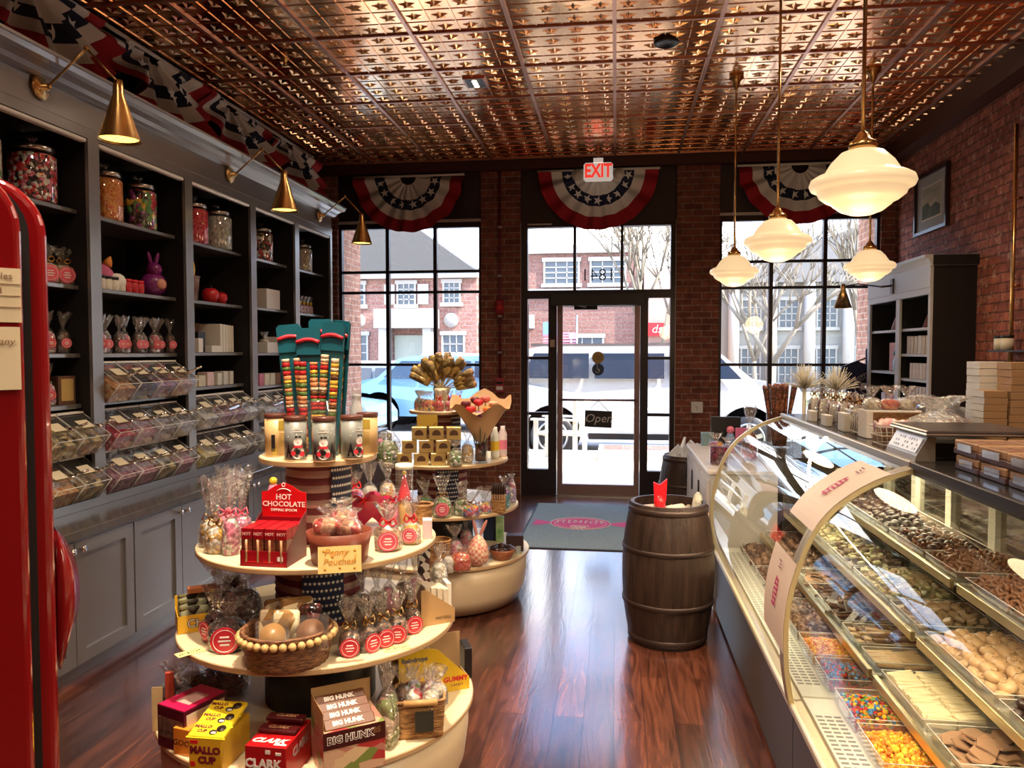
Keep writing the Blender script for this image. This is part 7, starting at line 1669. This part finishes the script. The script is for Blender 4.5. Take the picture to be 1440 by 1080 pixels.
for k in range(7): L.append(('tan_book_box', OR[k]+' from the right in the row of upright tan boxes on the hutch', 'box', (HX+.11, 6.66+k*.083, 1.571), (.13, .066, .155-.004*(k % 3)), (.62, .48, .34) if k % 3 else (.70, .60, .5), 0, 'upright tan boxes on the hutch'))
for r_, z in enumerate((1.356, 1.156)):
    for k in range(7): L.append(('slim_carton', OR[k]+' from the right in the '+['upper', 'lower'][r_]+' row of slim cream cartons on the hutch', 'carton', (HX+.07, 6.655+k*.072, z-.0), (.05, .058, .135), (.72, .60, .50) if k % 2 else (.66, .5, .42), 0, 'slim cream cartons on the hutch'))
L += [('picture_box', 'tall box with orange and pink picture on the left bay of the hutch', 'box', (HX+.14, 7.78, 1.406), (.03, .17, .27), (.72, .30, .25), 0, None),
      ('blue_card_box', 'upright light blue box on the left bay of the hutch', 'box', (HX+.10, 7.42, 1.406), (.05, .09, .17), (.40, .60, .75), 0, None),
      ('magenta_box', 'large dark magenta box low in the hutch left bay', 'box', (HX+.12, 7.52, .93), (.12, .26, .26), (.30, .04, .09), 0, None),
      ('pale_box', 'pale pink slim box beside the large magenta one in the hutch', 'box', (HX+.06, 7.74, .93), (.05, .10, .27), (.72, .55, .60), 0, None)]
boxes(L)
for i, (y, s, c_) in enumerate(((7.50, .09, (.7, .55, .5)), (7.70, .12, (.6, .35, .35)), (6.95, .11, (.25, .08, .08)), (6.68, .15, (.7, .5, .45)))):
    o = thing('cone_ornament', ['small pale cone ornament on the hutch top shelf, left bay', 'pink cone ornament on the hutch top shelf, far left', 'dark red cone ornament on the hutch top shelf, right bay', 'larger pale cone ornament on the hutch top shelf by the stile'][i], 'ornament', (HX+.12, y, 1.791)); MB().lathe([(s*.35, 0), (s*.2, s*.5), (.004, s)], 12).build('cone', mat('cone_paint', c_, .5), o); MB().cyl(s*.36, 0, .008, 12).build('base', G['black'], o)
o = thing('teal_bottle', 'tall teal topped bottle on the hutch left bay', 'bottle', (HX+.10, 7.56, 1.406)); MB().lathe([(.04, 0), (.045, .08), (.02, .15)], 14).build('body', mat('pale_blue_glass', (.45, .65, .80), .2), o); MB().lathe([(.045, .15), (.03, .20), (.01, .235)], 12).build('teal_top', mat('teal_top', (.01, .16, .18), .4), o)
# hutch wall lamp
s = thing('wall_lamp', 'small brass cone lamp on a dark arm fixed to the hutch', 'wall lamp', (HX-.007, 7.42, 2.19), PI)
MB().box(0, .012, -.03, .03, -.075, .06).build('wall_plate', G['hoop'], s); MB().rod((.01, 0, 0), (.10, 0, -.01), .009).rod((.10, 0, -.01), (.30, 0, .02), .006).rod((.30, 0, .02), (.42, 0, .0), .006).build('arm', G['hoop'], s)
sh = MB().lathe([(.018, .02), (.022, -.01), (.022, -.03), (.080, -.20), (.075, -.198), (.001, -.03)], 24, 0, T(.43, 0, 0), cap1=False).build('lamp_shade', G['brass'], s)
# picture
pf = thing('framed_picture', 'framed landscape print high on the right brick wall', 'picture', (WR-.002, 7.49, 2.955), 0)
f = MB(); a, b_ = .365, .275
f.box(-.035, 0, -a, a, -b_, -b_+.03).box(-.035, 0, -a, a, b_-.03, b_).box(-.035, 0, -a, -a+.03, -b_+.03, b_-.03).box(-.035, 0, a-.03, a, -b_+.03, b_-.03); f.build('frame', mat('dark_frame', (.04, .02, .02), .3), pf)
MB().box(-.012, -.002, -a+.03, a-.03, -b_+.03, b_-.03).build('mount', mat('grey_mount', (.38, .34, .30), .7), pf)
MB().box(-.014, -.012, -.22, .22, -.155, .155).build('inner_line', G['paper'], pf)
MB().box(-.016, -.014, -.21, .21, -.145, .145).build('print', mat('landscape_print', (.52, .40, .28), .6, col2=(.30, .27, .18), vscale=5, stretch=(1, 1, 3)), pf)
hl = MB().prism([(-.20, -.14), (.20, -.14), (.20, -.02), (.08, .0), (0, -.05), (-.1, -.02), (-.20, -.06)], 0, .001, 0, Matrix(((0, 0, -1, -.0165), (1, 0, 0, 0), (0, 1, 0, 0), (0, 0, 0, 1)))); hl.build('painted_hills', mat('hills_green', (.10, .12, .07), .7, var=.3), pf)
# back counter
bc = thing('back_counter', 'long dark back counter along the right brick wall', 'counter'); MB().box(2.02, WR-.01, 2.2, 6.5, 0, .92).build('body', lowp, bc); MB().bbox(2.0, WR-.01, 2.18, 6.52, .92, .95, .004).build('worktop', G['counter'], bc)
def stackof(x, y, n, h, sx, sy, nm, cols, grp, wh):
    for k in range(n):
        o = thing('small_gift_box', ('bottom' if k == 0 else OR[k]+' from the bottom' if k < n-1 else 'topmost')+' '+nm, 'gift box', (x+rnd.uniform(-.003, .003), y, .951+k*h), rnd.uniform(-.02, .02), grp)
        MB().bbox(-sx/2, sx/2, -sy/2, sy/2, 0, h-.002, .0015).build('carton', cols, o)
        if wh: MB().box(-sx/2-.001, -sx/2, -sy/2, sy/2, 0.001, h-.003).build('white_end', wbx, o)
kf = mat('kraft_brown_box', (.46, .27, .13), .6)
stackof(2.215, 4.93, 10, .041, .13, .17, 'box of the shorter stack of brown boxes with white ends', kf, 'shorter stack on the back counter', True)
stackof(2.37, 4.93, 13, .0445, .15, .17, 'box of the tall brown stack', kf, 'tall brown stack on the back counter', False)
stackof(2.30, 5.16, 13, .0445, .16, .17, 'box of the white stack behind the brown ones', wbx, 'white stack on the back counter', False)
for i, (x, y, r_, lb) in enumerate(((2.08, 5.05, .145, 'clear cake dome with knob, right beside the small gift boxes'), (2.12, 5.50, .14, 'clear cake dome with knob behind the other two'), (1.75, 5.05, .13, 'low clear cake dome at the left of the three'))):
    zz = .951 if i < 2 else .956
    o = thing('cake_dome', lb, 'cake dome', (x, y, zz), 0, None)
    MB().lathe([(.03, 0), (.10, .01), (.03, .03), (.03, .16), (r_, .17), (r_, .182)], 28).build('stand', G['jarg'], o)
    MB().lathe([(r_*.96, .183), (r_*.98, .23), (r_*.80, .265), (r_*.35, .295), (.02, .305)], 30, cap0=False).build('dome', film('dome_glass', (.95, .97, 1), .6, .05, .15, 8, milk=.10), o)
    MB().ball(.024, T(0, 0, .325), 0, 14, 9).build('knob', G['jarg'], o)
    MB().lathe([(r_*.7, .183), (r_*.72, .21), (r_*.2, .23)], 18).build('treats', [f_nut, f_cream, f_org][i], o)
rl = thing('wall_rail', 'vertical brass rail with brackets on the right brick wall at the picture edge', 'rail', (WR-.05, 5.93, 0)); MB().rod((0, 0, .96), (0, 0, 3.2), .014, 10).rod((0, 0, 2.68), (.05, 0, 2.68), .01).rod((0, 0, 2.06), (.05, 0, 2.06), .01).rod((0, 0, 1.2), (.05, 0, 1.2), .01).build('rail', G['brass'], rl)
ws = thing('wall_shelf', 'thin dark shelf on the right brick wall near the brass rail', 'shelf', (WR-.09, 5.78, 1.60)); MB().box(-.08, .088, -.5, .22, -.012, 0).build('board', G['blackm'], ws)
for k in range(2):
    j = thing('labelled_jar', ['jar with black lid and cream label at the end of the thin wall shelf', 'second jar with black lid on the thin wall shelf, at the picture edge'][k], 'jar', (WR-.12, 5.93-.10*k, 1.601)); MB().cyl(.04, 0, .085, 18).build('jar_body', mat('jar_cream', (.7, .6, .45), .35), j); MB().cyl(.042, .085, .105, 18).build('lid', G['black'], j)
boxes([('card_reader', 'dark blue-black card terminal at the right picture edge beyond the chocolate boxes', 'terminal', (1.62, 3.05, 1.13), (.16, .22, .09), (.03, .04, .06), .1, None), ('brown_bowl_box', 'small orange-brown wooden block behind the scale', 'block', (1.50, 3.30, 1.13), (.10, .10, .10), (.35, .10, .03), 0, None)])
tag(MB().box(1.475, 1.80, 2.6, 3.6, 1.10, 1.13).box(1.475, 1.50, 2.6, 3.6, .0, 1.10).build('staff_ledge', lowp), 'dark staff ledge behind the display cases', 'ledge')
# t-shirt
ts = thing('navy_tshirt', 'navy T-shirt with a round print on a wooden hanger before the right window', 'shirt', (2.55, 8.27, 1.50), 0)
sp_ = [(-.24, -.06), (-.10, .0), (-.07, -.02), (0, -.055), (.07, -.02), (.10, 0), (.24, -.06), (.33, -.24), (.24, -.29), (.20, -.22), (.20, -.62), (-.20, -.62), (-.20, -.22), (-.24, -.29), (-.33, -.24)]
to_ = MB().prism(sp_, -.025, .025, 0, RX(PI/2)).build('shirt_body', mat('navy_jersey', (.012, .014, .045), .85), ts)
pr_ = mat('shirt_print', (.55, .45, .48), .7); m = MB().tube([(.13*math.cos(t), -.028, -.26+.13*math.sin(t)) for t in [k*PI/16 for k in range(33)]], .003, 4).tube([(.085*math.cos(t), -.028, -.26+.085*math.sin(t)) for t in [k*PI/16 for k in range(33)]], .002, 4); m.box(-.07, .07, -.028, -.026, -.30, -.23); m.build('round_print', pr_, to_)
for k, ch_ in enumerate('CITY OF LA'):
    a = R(150-13.5*k); 
    if ch_ != ' ': text(ch_, .034, pr_, to_, T(.107*math.cos(a), -.0275, -.26+.107*math.sin(a)) @ RX(PI/2) @ RZ(a-PI/2), bold=.001)
MB().rod((-.21, 0, -.05), (0, 0, .03), .009).rod((0, 0, .03), (.21, 0, -.05), .009).rod((0, 0, .03), (0, 0, .09), .003).build('hanger', G['lchoc'], ts)
MB().rod((0, 0, .09), (0, 0, .12), .006).rod((0, .03, -1.5), (0, .03, .12), .012).rod((0, .03, .12), (0, 0, .12), .006).box(-.15, .15, -.1, .16, -1.5, -1.48).build('stand', G['blackm'], ts)
# ================================================================== PENDANTS
pp = [(.030, .128), (.045, .122), (.075, .112), (.108, .078), (.128, .045), (.140, .032), (.160, .028), (.176, .018), (.182, .0), (.176, -.014), (.160, -.022), (.152, -.030), (.148, -.042), (.125, -.060), (.108, -.068), (.098, -.078), (.072, -.098), (.040, -.110), (.001, -.114)]
def pendant(x, y, label, z=2.20):
    o = thing('pendant_lamp', label, 'pendant lamp', (x, y, z), 0)
    MB().lathe(pp, 40, cap0=True).build('glass_shade', G['opal'], o)
    MB().lathe([(.048, .122), (.050, .140), (.044, .152), (.030, .160), (.020, .178), (.010, .19)], 24).build('brass_cap', G['brass'], o)
    MB().cyl(.0075, .185, H-z-.05, 10).build('rod', G['brass'], o)
    MB().lathe([(.055, H-z-.001), (.055, H-z-.022), (.030, H-z-.045), (.024, H-z-.075), (.010, H-z-.10), (.008, H-z-.13)], 22).build('canopy', G['brass'], o)
    l = bpy.data.lights.new('pendant_light', 'POINT'); l.energy = 4; l.color = (1, .74, .42); l.shadow_soft_size = .12
    lo = bpy.data.objects.new('pendant_light', l); C.objects.link(lo); lo.parent = o; lo.location = (0, 0, -.27)
pendant(.885, 2.97, 'large white glass pendant lamp nearest the viewer'); pendant(.885, 4.45, 'white glass pendant lamp, middle of the customer side row'); pendant(.893, 6.08, 'white glass pendant lamp farthest in the customer side row, before the brick column'); pendant(1.873, 6.07, 'white glass pendant lamp at the right, above the hutch wall lamp', 2.225)
print('confections', count[0], 'objects', len(C.objects))
